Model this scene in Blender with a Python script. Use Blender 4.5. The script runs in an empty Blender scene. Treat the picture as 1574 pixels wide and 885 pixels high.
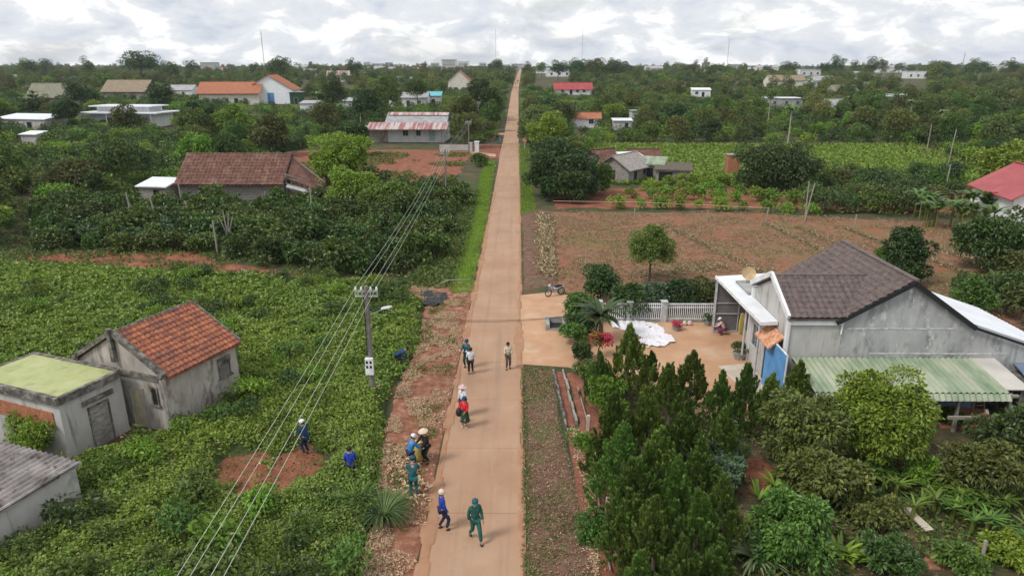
import bpy, bmesh, math, random
import numpy as np
from mathutils import Vector, Matrix
R = math.radians
SC = bpy.context.scene
COL = SC.collection
random.seed(7); rng = np.random.default_rng(11)

# ------------------------------------------------------------------ camera
F, CX, CY, PITCH, CAMH = 1049., 787., 442.5, R(17.94), 16.0
YAW = math.atan((798 - CX) / F * math.cos(PITCH))
cam = bpy.data.cameras.new('camera'); camo = bpy.data.objects.new('camera', cam); COL.objects.link(camo)
cam.sensor_width = 36; cam.lens = 36 * F / 1574
cam.clip_start = .1; cam.clip_end = 20000
camo.location = (0, 0, CAMH); camo.rotation_euler = (R(90) - PITCH, 0, YAW)
SC.camera = camo

# ------------------------------------------------------------------ world, sun, exposure
SC.view_settings.view_transform = 'Standard'; SC.view_settings.look = 'None'
SC.view_settings.exposure = 0.74; SC.view_settings.gamma = 1; SC.view_settings.use_curve_mapping = False
SUN_EL, SUN_AZ = R(50), R(240)     # azimuth from +Y towards +X: behind the camera, to the left
w = bpy.data.worlds.new('World'); SC.world = w; w.use_nodes = True
nt = w.node_tree; N = nt.nodes; L = nt.links; N.clear()
def nn(t, **k):
    n = N.new(t)
    for a, b in k.items(): setattr(n, a, b)
    return n
out = nn('ShaderNodeOutputWorld'); bg = nn('ShaderNodeBackground'); bg.inputs[1].default_value = .077
sky = nn('ShaderNodeTexSky', sky_type='NISHITA'); sky.sun_disc = False; sky.sun_elevation = SUN_EL; sky.sun_rotation = SUN_AZ
sky.air_density = 1.4; sky.dust_density = 2.5
tc = nn('ShaderNodeTexCoord'); sep = nn('ShaderNodeSeparateXYZ'); L.new(tc.outputs['Generated'], sep.inputs[0])
mz = nn('ShaderNodeMath', operation='MAXIMUM'); mz.inputs[1].default_value = 0; L.new(sep.outputs[2], mz.inputs[0])
az = nn('ShaderNodeMath', operation='ADD'); az.inputs[1].default_value = .42; L.new(mz.outputs[0], az.inputs[0])
dx = nn('ShaderNodeMath', operation='DIVIDE'); L.new(sep.outputs[0], dx.inputs[0]); L.new(az.outputs[0], dx.inputs[1])
dy = nn('ShaderNodeMath', operation='DIVIDE'); L.new(sep.outputs[1], dy.inputs[0]); L.new(az.outputs[0], dy.inputs[1])
cmb = nn('ShaderNodeCombineXYZ'); L.new(dx.outputs[0], cmb.inputs[0]); L.new(dy.outputs[0], cmb.inputs[1])
n1 = nn('ShaderNodeTexNoise'); n1.inputs['Scale'].default_value = 5.5; n1.inputs['Detail'].default_value = 10; n1.inputs['Roughness'].default_value = .6
n1.inputs['Distortion'].default_value = .35
L.new(cmb.outputs[0], n1.inputs['Vector'])
cr = nn('ShaderNodeValToRGB'); L.new(n1.outputs['Fac'], cr.inputs[0])      # cloud brightness
e = cr.color_ramp.elements; e[0].position = .34; e[0].color = (4.9, 5.35, 6.1, 1); e[1].position = .60; e[1].color = (9.2, 9.2, 9.2, 1)
x = e.new(.43); x.color = (5.9, 6.2, 6.7, 1); x = e.new(.51); x.color = (6.6, 6.8, 7.05, 1)
n2 = nn('ShaderNodeTexNoise'); n2.inputs['Scale'].default_value = 2.6; n2.inputs['Detail'].default_value = 6
ofs = nn('ShaderNodeVectorMath', operation='ADD'); ofs.inputs[1].default_value = (17.3, 4.1, 3); L.new(cmb.outputs[0], ofs.inputs[0]); L.new(ofs.outputs[0], n2.inputs['Vector'])
cv = nn('ShaderNodeMapRange'); cv.inputs[1].default_value = .36; cv.inputs[2].default_value = .44; cv.inputs[3].default_value = .8; cv.inputs[4].default_value = 1.; L.new(n2.outputs['Fac'], cv.inputs[0])
mx = nn('ShaderNodeMix', data_type='RGBA'); L.new(cv.outputs[0], mx.inputs[0]); L.new(sky.outputs[0], mx.inputs[6]); L.new(cr.outputs[0], mx.inputs[7])
L.new(mx.outputs[2], bg.inputs[0]); L.new(bg.outputs[0], out.inputs[0])
sl = bpy.data.lights.new('sun', 'SUN'); sl.energy = 1.5; sl.angle = R(14); sl.color = (1, .96, .9)
so = bpy.data.objects.new('sun', sl); COL.objects.link(so)
sd_ = Vector((math.sin(SUN_AZ) * math.cos(SUN_EL), math.cos(SUN_AZ) * math.cos(SUN_EL), math.sin(SUN_EL)))
so.rotation_euler = sd_.to_track_quat('Z', 'Y').to_euler(); so.location = (0, -20, 60)
SC.cycles.max_bounces = 6; SC.cycles.diffuse_bounces = 3; SC.cycles.transmission_bounces = 3; SC.cycles.volume_bounces = 0

# ------------------------------------------------------------------ maths helpers
def hz(Y, X=0):
    t = max(0., Y - 150.)
    return 13 * (1 - math.exp(-t / 430)) * (t / (t + 40))
fw = Vector((-math.sin(YAW) * math.cos(PITCH), math.cos(YAW) * math.cos(PITCH), -math.sin(PITCH)))
rt = Vector((math.cos(YAW), math.sin(YAW), 0)); upv = rt.cross(fw)
def ray(px, py): return fw * F + rt * (px - CX) - upv * (py - CY)
def G(px, py, z=0.):
    r = ray(px, py); t = (z - CAMH) / r.z
    return r.x * t, r.y * t
def T(px, py, h=0.):
    """where that sight line meets the terrain (+h)"""
    z = h
    for _ in range(40):
        r = ray(px, py)
        if r.z > -1e-3: r.z = -1e-3
        t = (z - CAMH) / r.z; z = z * .5 + .5 * (hz(min(r.y * t, 3000)) + h)
    return r.x * t, r.y * t
def proj(X, Y, Z):
    v = Vector((X, Y, Z - CAMH)); d = v.dot(fw)
    return CX + F * v.dot(rt) / d, CY - F * v.dot(upv) / d
def unit(a): return a / np.maximum(np.linalg.norm(a, axis=-1, keepdims=True), 1e-9)
def hsh(i, j, s):
    n = (i * 374761393 + j * 668265263 + s * 1442695041) & 0x7fffffff
    n = ((n ^ (n >> 13)) * 1274126177) & 0x7fffffff
    return ((n ^ (n >> 16)) & 0xffff) / 65535.
def vnoise(x, y, s=0):
    x = np.asarray(x, float); y = np.asarray(y, float)
    i = np.floor(x).astype(np.int64); j = np.floor(y).astype(np.int64); u = x - i; v = y - j
    u = u * u * (3 - 2 * u); v = v * v * (3 - 2 * v)
    return (hsh(i, j, s) * (1 - u) + hsh(i + 1, j, s) * u) * (1 - v) + (hsh(i, j + 1, s) * (1 - u) + hsh(i + 1, j + 1, s) * u) * v
def fbm(x, y, s=0, o=4):
    r = 0; a = .5
    for k in range(o): r = r + a * vnoise(x * 2 ** k, y * 2 ** k, s + k * 7); a *= .5
    return r
def pdist(poly, x, y):
    """signed distance to polygon, positive inside"""
    x = np.asarray(x, float); y = np.asarray(y, float); d = np.full(x.shape, 1e9); ins = np.zeros(x.shape, bool)
    n = len(poly)
    for k in range(n):
        ax, ay = poly[k][:2]; bx, by = poly[(k + 1) % n][:2]
        ex, ey = bx - ax, by - ay
        t = np.clip(((x - ax) * ex + (y - ay) * ey) / (ex * ex + ey * ey + 1e-12), 0, 1)
        d = np.minimum(d, np.hypot(x - ax - t * ex, y - ay - t * ey))
        c = (ay > y) != (by > y)
        with np.errstate(divide='ignore', invalid='ignore'):
            ins ^= c & (x < (bx - ax) * (y - ay) / (by - ay + 1e-12) + ax)
    return np.where(ins, d, -d)
def scatter(poly, n, sharp=0.):
    xs = [p[0] for p in poly]; ys = [p[1] for p in poly]
    a = (max(xs) - min(xs)) * (max(ys) - min(ys)); P = np.zeros((0, 2))
    while len(P) < n:
        q = np.stack([rng.uniform(min(xs), max(xs), n * 2), rng.uniform(min(ys), max(ys), n * 2)], 1)
        P = np.concatenate([P, q[pdist(poly, q[:, 0], q[:, 1]) > sharp]])
    return P[:n]

# ------------------------------------------------------------------ objects
def link(name, me, m=None, parent=None):
    o = bpy.data.objects.new(name, me); COL.objects.link(o)
    if m is not None:
        for q in (m if isinstance(m, (list, tuple)) else [m]): me.materials.append(q)
    if parent is not None: o.parent = parent
    return o
def tag(o, label=None, cat=None, group=None, kind=None):
    if label: o['label'] = label
    if cat: o['category'] = cat
    if group: o['group'] = group
    if kind: o['kind'] = kind
    return o
def thing(name, label, cat, loc=(0, 0, 0), rz=0, group=None):
    o = bpy.data.objects.new(name, None); COL.objects.link(o); o.location = loc; o.rotation_euler = (0, 0, rz); o.empty_display_size = .3
    return tag(o, label, cat, group)
def fast_mesh(name, V, Fq, mi=None, smooth=False):
    """V (n,3); Fq (m,k) faces of equal size"""
    me = bpy.data.meshes.new(name); V = np.ascontiguousarray(V, np.float32); Fq = np.ascontiguousarray(Fq, np.int32)
    k = Fq.shape[1]; me.vertices.add(len(V)); me.vertices.foreach_set('co', V.ravel())
    me.loops.add(Fq.size); me.loops.foreach_set('vertex_index', Fq.ravel())
    me.polygons.add(len(Fq)); me.polygons.foreach_set('loop_start', np.arange(0, Fq.size, k, dtype=np.int32))
    try: me.polygons.foreach_set('loop_total', np.full(len(Fq), k, np.int32))
    except Exception: pass
    if mi is not None: me.polygons.foreach_set('material_index', np.ascontiguousarray(mi, np.int32))
    me.polygons.foreach_set('use_smooth', np.full(len(Fq), smooth)); me.update(calc_edges=True); return me
class MB:
    def __init__(s): s.v = []; s.f = []; s.m = []; s.mi = 0
    def add(s, V, Fs):
        b = len(s.v); s.v += [tuple(p) for p in V]; s.f += [tuple(i + b for i in f) for f in Fs]; s.m += [s.mi] * len(Fs); return s
    def box(s, x0, x1, y0, y1, z0, z1):
        return s.add([(x0, y0, z0), (x1, y0, z0), (x1, y1, z0), (x0, y1, z0), (x0, y0, z1), (x1, y0, z1), (x1, y1, z1), (x0, y1, z1)],
                     [(3, 2, 1, 0), (4, 5, 6, 7), (0, 1, 5, 4), (1, 2, 6, 5), (2, 3, 7, 6), (3, 0, 4, 7)])
    def bar(s, a, b, w, h=None, up=(0, 0, 1)):
        a = Vector(a); b = Vector(b); d = (b - a).normalized(); u = Vector(up)
        if abs(d.dot(u)) > .98: u = Vector((0, 1, 0))
        sd = d.cross(u).normalized() * w / 2; u2 = sd.cross(d).normalized() * (h or w) / 2
        V = [a - sd - u2, a + sd - u2, a + sd + u2, a - sd + u2, b - sd - u2, b + sd - u2, b + sd + u2, b - sd + u2]
        return s.add(V, [(0, 1, 2, 3), (7, 6, 5, 4), (1, 0, 4, 5), (2, 1, 5, 6), (3, 2, 6, 7), (0, 3, 7, 4)])
    def tube(s, pts, rs, n=8, cap=True):
        pts = [Vector(p) for p in pts]
        if not hasattr(rs, '__len__'): rs = [rs] * len(pts)
        V = []; Fs = []
        for i, p in enumerate(pts):
            d = (pts[min(i + 1, len(pts) - 1)] - pts[max(i - 1, 0)]).normalized()
            u = Vector((0, 0, 1)) if abs(d.z) < .95 else Vector((1, 0, 0))
            a = d.cross(u).normalized(); b = a.cross(d)
            for k in range(n):
                t = 2 * math.pi * k / n; V.append(p + (a * math.cos(t) + b * math.sin(t)) * rs[i])
        for i in range(len(pts) - 1):
            for k in range(n): Fs.append((i * n + k, i * n + (k + 1) % n, (i + 1) * n + (k + 1) % n, (i + 1) * n + k))
        if cap: Fs.append(tuple(range(n - 1, -1, -1))); Fs.append(tuple((len(pts) - 1) * n + k for k in range(n)))
        return s.add(V, Fs)
    def lathe(s, prof, n=16, c=(0, 0, 0)):
        V = []; Fs = []
        for r, z in prof:
            for k in range(n): t = 2 * math.pi * k / n; V.append((c[0] + r * math.cos(t), c[1] + r * math.sin(t), c[2] + z))
        for i in range(len(prof) - 1):
            for k in range(n): Fs.append((i * n + k, i * n + (k + 1) % n, (i + 1) * n + (k + 1) % n, (i + 1) * n + k))
        return s.add(V, Fs)
    def prism(s, poly, z0, z1):
        n = len(poly)
        return s.add([(x, y, z0) for x, y in poly] + [(x, y, z1) for x, y in poly],
                     [tuple(range(n - 1, -1, -1)), tuple(range(n, 2 * n))] + [(k, (k + 1) % n, n + (k + 1) % n, n + k) for k in range(n)])
    def ball(s, c, r, n=10, sz=1.):
        return s.lathe([(max(1e-4, r * math.sin(math.pi * k / (n // 2))), -r * sz * math.cos(math.pi * k / (n // 2))) for k in range(n // 2 + 1)], n, c)
    def mesh(s, name):
        me = bpy.data.meshes.new(name); me.from_pydata(s.v, [], s.f); me.polygons.foreach_set('material_index', s.m); me.update()
        bm = bmesh.new(); bm.from_mesh(me); bmesh.ops.recalc_face_normals(bm, faces=bm.faces); bm.to_mesh(me); bm.free(); return me
    def build(s, name, m=None, parent=None, smooth=False):
        me = s.mesh(name)
        if smooth: me.polygons.foreach_set('use_smooth', [True] * len(me.polygons))
        return link(name, me, m, parent)
def copy_tree(o, parent=None):
    c = o.copy(); COL.objects.link(c)
    if parent is not None: c.parent = parent
    for ch in [q for q in kids.get(o.name, [])]: copy_tree(ch, c)
    return c
kids = {}
def note(o):                        # remember the children for cheap copying
    kids[o.name] = list(o.children)
    for c in o.children: note(c)
    return o

# ------------------------------------------------------------------ materials
def C(r, g, b): return (r, g, b, 1)
def mat(name, cols, scale=2., detail=5, rough=.85, bump=0., bscale=None, coord='pos', stretch=(1, 1, 1), second=None, metal=0., spec=.3, vec=None):
    """cols: list of (pos,(r,g,b)); second: (scale, lo, hi, (r,g,b)) laid over by a second noise"""
    m = bpy.data.materials.new(name); m.use_nodes = True; t = m.node_tree; n = t.nodes; l = t.links
    b = n['Principled BSDF']; b.inputs['Roughness'].default_value = rough; b.inputs['Metallic'].default_value = metal
    b.inputs['Specular IOR Level'].default_value = spec
    if coord == 'pos': src = n.new('ShaderNodeNewGeometry').outputs['Position']
    else: src = n.new('ShaderNodeTexCoord').outputs['Object']
    mp = n.new('ShaderNodeMapping'); mp.inputs['Scale'].default_value = stretch; l.new(src, mp.inputs[0]); v = mp.outputs[0]
    if len(cols) == 1 and not second:
        b.inputs['Base Color'].default_value = C(*cols[0][1])
        nz = n.new('ShaderNodeTexNoise'); nz.inputs['Scale'].default_value = scale; nz.inputs['Detail'].default_value = 4; l.new(v, nz.inputs['Vector'])
        r = n.new('ShaderNodeValToRGB'); r.color_ramp.elements[0].color = C(*[c * .8 for c in cols[0][1]]); r.color_ramp.elements[1].color = C(*[min(1, c * 1.15) for c in cols[0][1]])
        r.color_ramp.elements[0].position = .3; r.color_ramp.elements[1].position = .7
        l.new(nz.outputs[0], r.inputs[0]); l.new(r.outputs[0], b.inputs['Base Color'])
    else:
        nz = n.new('ShaderNodeTexNoise'); nz.inputs['Scale'].default_value = scale; nz.inputs['Detail'].default_value = detail; nz.inputs['Roughness'].default_value = .62; l.new(v, nz.inputs['Vector'])
        r = n.new('ShaderNodeValToRGB'); el = r.color_ramp.elements
        el[0].position = cols[0][0]; el[0].color = C(*cols[0][1]); el[1].position = cols[-1][0]; el[1].color = C(*cols[-1][1])
        for p, c in cols[1:-1]: q = el.new(p); q.color = C(*c)
        l.new(nz.outputs[0], r.inputs[0]); co = r.outputs[0]
        if second:
            for (s2, lo, hi, c2, *st2) in (second if isinstance(second, list) else [second]):
                z = n.new('ShaderNodeTexNoise'); z.inputs['Scale'].default_value = s2; z.inputs['Detail'].default_value = 7; z.inputs['Roughness'].default_value = .65; l.new(v, z.inputs['Vector'])
                if st2: mp2 = n.new('ShaderNodeMapping'); mp2.inputs['Scale'].default_value = st2[0]; l.new(src, mp2.inputs[0]); l.new(mp2.outputs[0], z.inputs['Vector'])
                mr = n.new('ShaderNodeMapRange'); mr.inputs[1].default_value = lo; mr.inputs[2].default_value = hi; l.new(z.outputs[0], mr.inputs[0])
                k = n.new('ShaderNodeMix'); k.data_type = 'RGBA'; l.new(mr.outputs[0], k.inputs[0]); l.new(co, k.inputs[6]); k.inputs[7].default_value = C(*c2); co = k.outputs[2]
        l.new(co, b.inputs['Base Color'])
    if bump:
        bz = n.new('ShaderNodeTexNoise'); bz.inputs['Scale'].default_value = bscale or scale * 4; bz.inputs['Detail'].default_value = 6; l.new(v, bz.inputs['Vector'])
        bp = n.new('ShaderNodeBump'); bp.inputs['Strength'].default_value = 1.; bp.inputs['Distance'].default_value = bump; l.new(bz.outputs[0], bp.inputs['Height']); l.new(bp.outputs[0], b.inputs['Normal'])
    return m
def leafmat(name, cols, rough=.45, trans=.22, objvar=.25, patch=None):
    """leaf colour picked leaf by leaf; whole plants differ a little too"""
    m = bpy.data.materials.new(name); m.use_nodes = True; t = m.node_tree; n = t.nodes; l = t.links
    b = n['Principled BSDF']; b.inputs['Roughness'].default_value = rough; b.inputs['Specular IOR Level'].default_value = .45
    g = n.new('ShaderNodeNewGeometry'); r = n.new('ShaderNodeValToRGB'); el = r.color_ramp.elements
    el[0].color = C(*cols[0]); el[1].color = C(*cols[-1])
    for k, c in enumerate(cols[1:-1]): q = el.new((k + 1) / (len(cols) - 1)); q.color = C(*c)
    l.new(g.outputs['Random Per Island'], r.inputs[0]); co = r.outputs[0]
    if patch:
        sc_, lo, hi, c2 = patch
        z = n.new('ShaderNodeTexNoise'); z.inputs['Scale'].default_value = sc_; z.inputs['Detail'].default_value = 4; l.new(g.outputs['Position'], z.inputs['Vector'])
        mr = n.new('ShaderNodeMapRange'); mr.inputs[1].default_value = lo; mr.inputs[2].default_value = hi; l.new(z.outputs[0], mr.inputs[0])
        k = n.new('ShaderNodeMix'); k.data_type = 'RGBA'; l.new(mr.outputs[0], k.inputs[0]); l.new(co, k.inputs[6]); k.inputs[7].default_value = C(*c2); co = k.outputs[2]
    oi = n.new('ShaderNodeObjectInfo'); hs = n.new('ShaderNodeHueSaturation'); l.new(co, hs.inputs['Color'])
    a = n.new('ShaderNodeMapRange'); a.inputs[3].default_value = 1.12 - objvar; a.inputs[4].default_value = 1.12 + objvar * 1.3; l.new(oi.outputs['Random'], a.inputs[0]); l.new(a.outputs[0], hs.inputs['Value'])
    w2 = n.new('ShaderNodeTexWhiteNoise'); w2.noise_dimensions = '1D'; l.new(oi.outputs['Random'], w2.inputs['W'])
    a2 = n.new('ShaderNodeMapRange'); a2.inputs[3].default_value = .5 - objvar * .11; a2.inputs[4].default_value = .5 + objvar * .07; l.new(w2.outputs['Value'], a2.inputs[0]); l.new(a2.outputs[0], hs.inputs['Hue'])
    l.new(hs.outputs[0], b.inputs['Base Color'])
    tr = n.new('ShaderNodeBsdfTranslucent'); l.new(hs.outputs[0], tr.inputs[0]); ms = n.new('ShaderNodeMixShader'); ms.inputs[0].default_value = trans
    l.new(b.outputs[0], ms.inputs[1]); l.new(tr.outputs[0], ms.inputs[2]); l.new(ms.outputs[0], n['Material Output'].inputs[0])
    return m
M = {}
M['ground'] = mat('ground_soil', [(.3, (.030, .042, .016)), (.5, (.06, .065, .028)), (.7, (.17, .075, .04))], .35, 8, .95, .08, 3, second=(.07, .52, .62, (.05, .07, .02)))
M['red'] = mat('red_soil', [(.3, (.15, .052, .028)), (.5, (.22, .08, .045)), (.72, (.33, .14, .085))], .8, 8, .95, .06, 5, second=(1.7, .6, .7, (.10, .09, .035)))
M['road'] = mat('road_concrete', [(.3, (.33, .195, .12)), (.5, (.38, .235, .15)), (.7, (.42, .275, .185))], .35, 9, .85, .006, 30, second=[(1, .5, .72, (.285, .185, .13), (2.0, .05, 1)), (1, .56, .7, (.40, .27, .18), (1.2, .1, 1)), (.5, .52, .75, (.37, .225, .14)), (2.5, .6, .75, (.31, .215, .155)), (14, .6, .7, (.30, .2, .14))])
M['roadedge'] = mat('road_dust', [(.35, (.33, .17, .095)), (.65, (.38, .22, .135))], 1.2, 8, .95, .01, 20)
M['yard'] = mat('yard_concrete', [(.3, (.40, .22, .125)), (.5, (.47, .28, .165)), (.7, (.52, .34, .22))], .5, 8, .85, .006, 20, second=(.25, .55, .7, (.50, .38, .28)))
M['pale'] = mat('pale_concrete', [(.3, (.42, .36, .29)), (.7, (.58, .5, .42))], 1.5, 6, .85)
M['verge'] = mat('verge_soil', [(.3, (.09, .045, .03)), (.5, (.15, .075, .052)), (.7, (.22, .13, .095))], 1.6, 8, .95, .05, 8, second=[(.5, .5, .62, (.10, .095, .035)), (9, .6, .66, (.36, .27, .18))])
M['debris_soil'] = mat('debris_soil', [(.3, (.16, .06, .035)), (.5, (.25, .11, .065)), (.7, (.38, .22, .14))], 2.5, 8, .95, .06, 10)
M['ditch'] = mat('ditch_soil', [(.3, (.15, .055, .035)), (.7, (.27, .11, .07))], 2, 8, .95, .05, 8)
M['plot'] = mat('dry_plot', [(.3, (.14, .062, .034)), (.5, (.21, .105, .058)), (.7, (.28, .165, .10))], 1.8, 9, .95, .08, 8, second=[(.09, .5, .62, (.17, .12, .05)), (.14, .54, .64, (.26, .095, .055)), (3, .6, .68, (.34, .16, .10))])
M['field'] = mat('field_soil', [(.3, (.035, .055, .015)), (.7, (.08, .10, .03))], 1.5, 8, .95, .05)
M['mulch'] = mat('leaf_litter', [(.3, (.035, .03, .018)), (.5, (.07, .06, .03)), (.7, (.15, .085, .05))], 1.1, 8, .95, .05, 6, second=(.4, .5, .6, (.04, .055, .018)))
M['conc'] = mat('weathered_concrete', [(.3, (.20, .19, .175)), (.5, (.30, .285, .265)), (.7, (.40, .385, .36))], 2.2, 8, .9, .006, 20, coord='obj', second=(1.1, .56, .7, (.12, .11, .10)))
M['dirtyconc'] = mat('mouldy_concrete', [(.35, (.05, .047, .042)), (.5, (.13, .12, .105)), (.65, (.27, .25, .22))], 3, 8, .95, .01, 20, coord='obj')
M['plaster'] = mat('grey_plaster', [(.32, (.30, .30, .30)), (.5, (.40, .40, .40)), (.68, (.50, .50, .50))], .9, 9, .9, .003, 12, coord='obj', stretch=(1, 1, .45), second=[(1.5, .52, .66, (.22, .22, .22)), (1, .56, .68, (.24, .24, .235), (2.6, 2.6, .22)), (1, .60, .68, (.60, .60, .59), (1.3, 1.3, .8)), (4, .60, .68, (.58, .58, .57))])
M['oldwall'] = mat('stained_plaster', [(.3, (.25, .225, .195)), (.5, (.40, .365, .32)), (.7, (.52, .48, .43))], 1.1, 9, .9, .004, 14, coord='obj', stretch=(1, 1, .5), second=[(1.3, .54, .66, (.17, .15, .13)), (1, .55, .66, (.15, .135, .12), (3.5, 3.5, .35))])
M['palewall'] = mat('pale_old_wall', [(.3, (.36, .35, .335)), (.7, (.52, .50, .48))], .9, 8, .9, coord='obj', stretch=(1, 1, .5), second=[(1.2, .58, .72, (.22, .21, .19)), (1, .57, .68, (.22, .21, .19), (3, 3, .3))])
M['white'] = mat('white_plaster', [(.35, (.60, .61, .61)), (.65, (.76, .77, .77))], 1.2, 7, .8, coord='obj', stretch=(1, 1, .5))
M['bwhite'] = mat('fresh_white_wall', [(.35, (.74, .77, .80)), (.65, (.84, .86, .88))], 1, 5, .8, coord='obj')
M['cream'] = mat('cream_plaster', [(.35, (.55, .52, .44)), (.65, (.68, .65, .56))], 1.2, 7, .8, coord='obj')
M['brick'] = mat('raw_brick', [(.35, (.27, .10, .055)), (.65, (.42, .18, .10))], 6, 6, .9, .01, 20, coord='obj')
M['tile_red'] = mat('orange_clay_tile', [(.3, (.15, .06, .045)), (.45, (.28, .10, .06)), (.6, (.42, .15, .075)), (.72, (.30, .17, .13))], 2.6, 8, .85, coord='obj', second=[(1.1, .5, .62, (.20, .085, .06)), (11, .54, .62, (.09, .05, .04))])
M['tile_brown'] = mat('grey_brown_tile', [(.3, (.075, .055, .05)), (.7, (.17, .13, .12))], 3.5, 8, .6, coord='obj', second=(9, .55, .66, (.06, .045, .042)))
M['tile_dark'] = mat('dull_brown_tile', [(.3, (.085, .042, .034)), (.5, (.15, .07, .052)), (.7, (.22, .12, .09))], 1.6, 9, .9, coord='obj', second=[(2.6, .52, .62, (.08, .05, .042)), (.5, .55, .65, (.20, .12, .09))])
M['tile_orange'] = mat('bright_orange_tile', [(.3, (.30, .11, .06)), (.7, (.42, .17, .095))], 1.2, 7, .8, coord='obj')
M['roof_tan'] = mat('faded_tan_roof', [(.3, (.20, .155, .11)), (.7, (.30, .24, .17))], 1, 6, .9, coord='obj')
M['roof_olive'] = mat('mossy_grey_roof', [(.3, (.16, .155, .11)), (.7, (.25, .24, .18))], 1, 6, .9, coord='obj')
M['pink'] = mat('faded_red_tin', [(.38, (.30, .11, .11)), (.48, (.38, .21, .20)), (.54, (.48, .42, .41))], .6, 4, .6, coord='obj', stretch=(2.4, .12, .5))
M['redtin'] = mat('red_tin', [(.35, (.30, .045, .05)), (.65, (.37, .075, .075))], .8, 5, .45, coord='obj')
M['tin'] = mat('grey_tin', [(.3, (.24, .24, .24)), (.7, (.42, .42, .42))], 1, 7, .5, coord='obj', second=(1.6, .6, .7, (.25, .16, .11)))
M['whitetin'] = mat('white_tin', [(.35, (.62, .64, .67)), (.65, (.74, .76, .79))], 1, 5, .45, coord='obj')
M['greentin'] = mat('faded_green_tin', [(.32, (.15, .22, .14)), (.5, (.30, .345, .24)), (.68, (.44, .44, .34))], .55, 6, .6, coord='obj', stretch=(1.4, .5, 1), second=(.8, .56, .66, (.36, .36, .30)))
M['greentile'] = mat('green_floor_paint', [(.3, (.30, .34, .14)), (.5, (.37, .40, .18)), (.7, (.43, .43, .24))], 1.3, 8, .8, coord='obj', second=[(.9, .55, .68, (.24, .25, .15)), (6, .62, .7, (.20, .20, .13))])
M['fibro'] = mat('weathered_fibre_cement', [(.3, (.10, .085, .08)), (.5, (.26, .235, .225)), (.68, (.40, .37, .35))], 1.4, 8, .9, coord='obj', second=(2, .55, .65, (.10, .075, .065)))
M['blue'] = mat('blue_metal', [(0, (.10, .27, .52))], 1.5, 4, .4)
M['bluetin'] = mat('blue_grey_tin', [(0, (.16, .21, .30))], 1, 4, .4)
M['teal'] = mat('teal_tin', [(0, (.12, .42, .50))], 1, 4, .5)
M['orange'] = mat('orange_awning', [(.4, (.48, .17, .07)), (.6, (.58, .38, .26))], 6, 4, .7)
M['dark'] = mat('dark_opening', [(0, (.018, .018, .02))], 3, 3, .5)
M['glass'] = mat('window_glass', [(0, (.05, .07, .09))], 2, 3, .12, spec=.6)
M['wood'] = mat('grey_weathered_wood', [(.3, (.15, .135, .12)), (.5, (.27, .25, .225)), (.7, (.40, .375, .345))], 3, 7, .9, coord='obj', stretch=(1, 1, 3))
M['wood2'] = mat('brown_timber', [(.3, (.16, .10, .065)), (.7, (.30, .20, .13))], 3, 7, .9, coord='obj')
M['bark'] = mat('bark', [(.3, (.07, .055, .042)), (.7, (.17, .14, .11))], 4, 6, .95, coord='obj')
M['palebark'] = mat('pale_bark', [(.3, (.28, .25, .21)), (.7, (.42, .38, .33))], 4, 6, .95, coord='obj')
M['pole'] = mat('pole_concrete', [(.3, (.13, .12, .115)), (.7, (.24, .215, .20))], 3, 6, .9, coord='obj')
M['post'] = mat('old_stake', [(.3, (.22, .20, .17)), (.7, (.36, .33, .28))], 3, 6, .9, coord='obj')
M['steel'] = mat('galvanised_steel', [(0, (.36, .37, .38))], 3, 4, .45, metal=.6)
M['wire'] = mat('aluminium_wire', [(0, (.46, .48, .40))], 3, 3, .5)
M['whitep'] = mat('white_paint', [(0, (.76, .77, .78))], 3, 4, .5)
M['greyp'] = mat('pale_grey_paint', [(0, (.46, .47, .49))], 3, 4, .5)
M['black'] = mat('black_rubber', [(0, (.02, .02, .022))], 3, 3, .6)
M['chrome'] = mat('bright_metal', [(0, (.55, .55, .56))], 3, 3, .25, metal=.9)
M['tarp'] = mat('white_pink_sheet', [(.4, (.70, .70, .72)), (.6, (.74, .70, .73)), (.70, (.62, .42, .50))], 2.4, 5, .6)
M['straw'] = leafmat('dry_straw', [(.58, .45, .29), (.42, .30, .18), (.26, .15, .085), (.66, .54, .39), (.52, .40, .22)], .9, .05, 0)
M['net'] = mat('black_shade_net', [(.4, (.02, .022, .026)), (.7, (.06, .062, .068))], 6, 5, .7)
M['skin'] = mat('skin', [(0, (.42, .23, .15))], 8, 3, .6, coord='obj')
M['hair'] = mat('black_hair', [(0, (.014, .012, .012))], 8, 3, .6, coord='obj')
def cloth(n, c): M[n] = mat(n, [(.35, tuple(v * .8 for v in c)), (.65, tuple(min(.95, v * 1.15) for v in c))], 7, 5, .9, coord='obj', bump=.02, bscale=11)
for n_, c_ in {'cloth_teal': (.02, .10, .115), 'cloth_green': (.02, .105, .085), 'cloth_blue': (.02, .06, .38), 'cloth_sky': (.04, .20, .50), 'cloth_navy': (.022, .032, .075),
               'cloth_white': (.68, .70, .74), 'cloth_cream': (.55, .48, .38), 'cloth_brown': (.10, .07, .055), 'cloth_black': (.018, .018, .02), 'cloth_red': (.62, .02, .03),
               'cloth_darkgreen': (.02, .06, .035), 'cloth_dkblue': (.02, .055, .13), 'straw_hat': (.62, .52, .40), 'cloth_pink': (.62, .42, .44), 'cloth_yellow': (.5, .40, .12), 'cloth_purple': (.18, .05, .10)}.items(): cloth(n_, c_)
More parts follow.
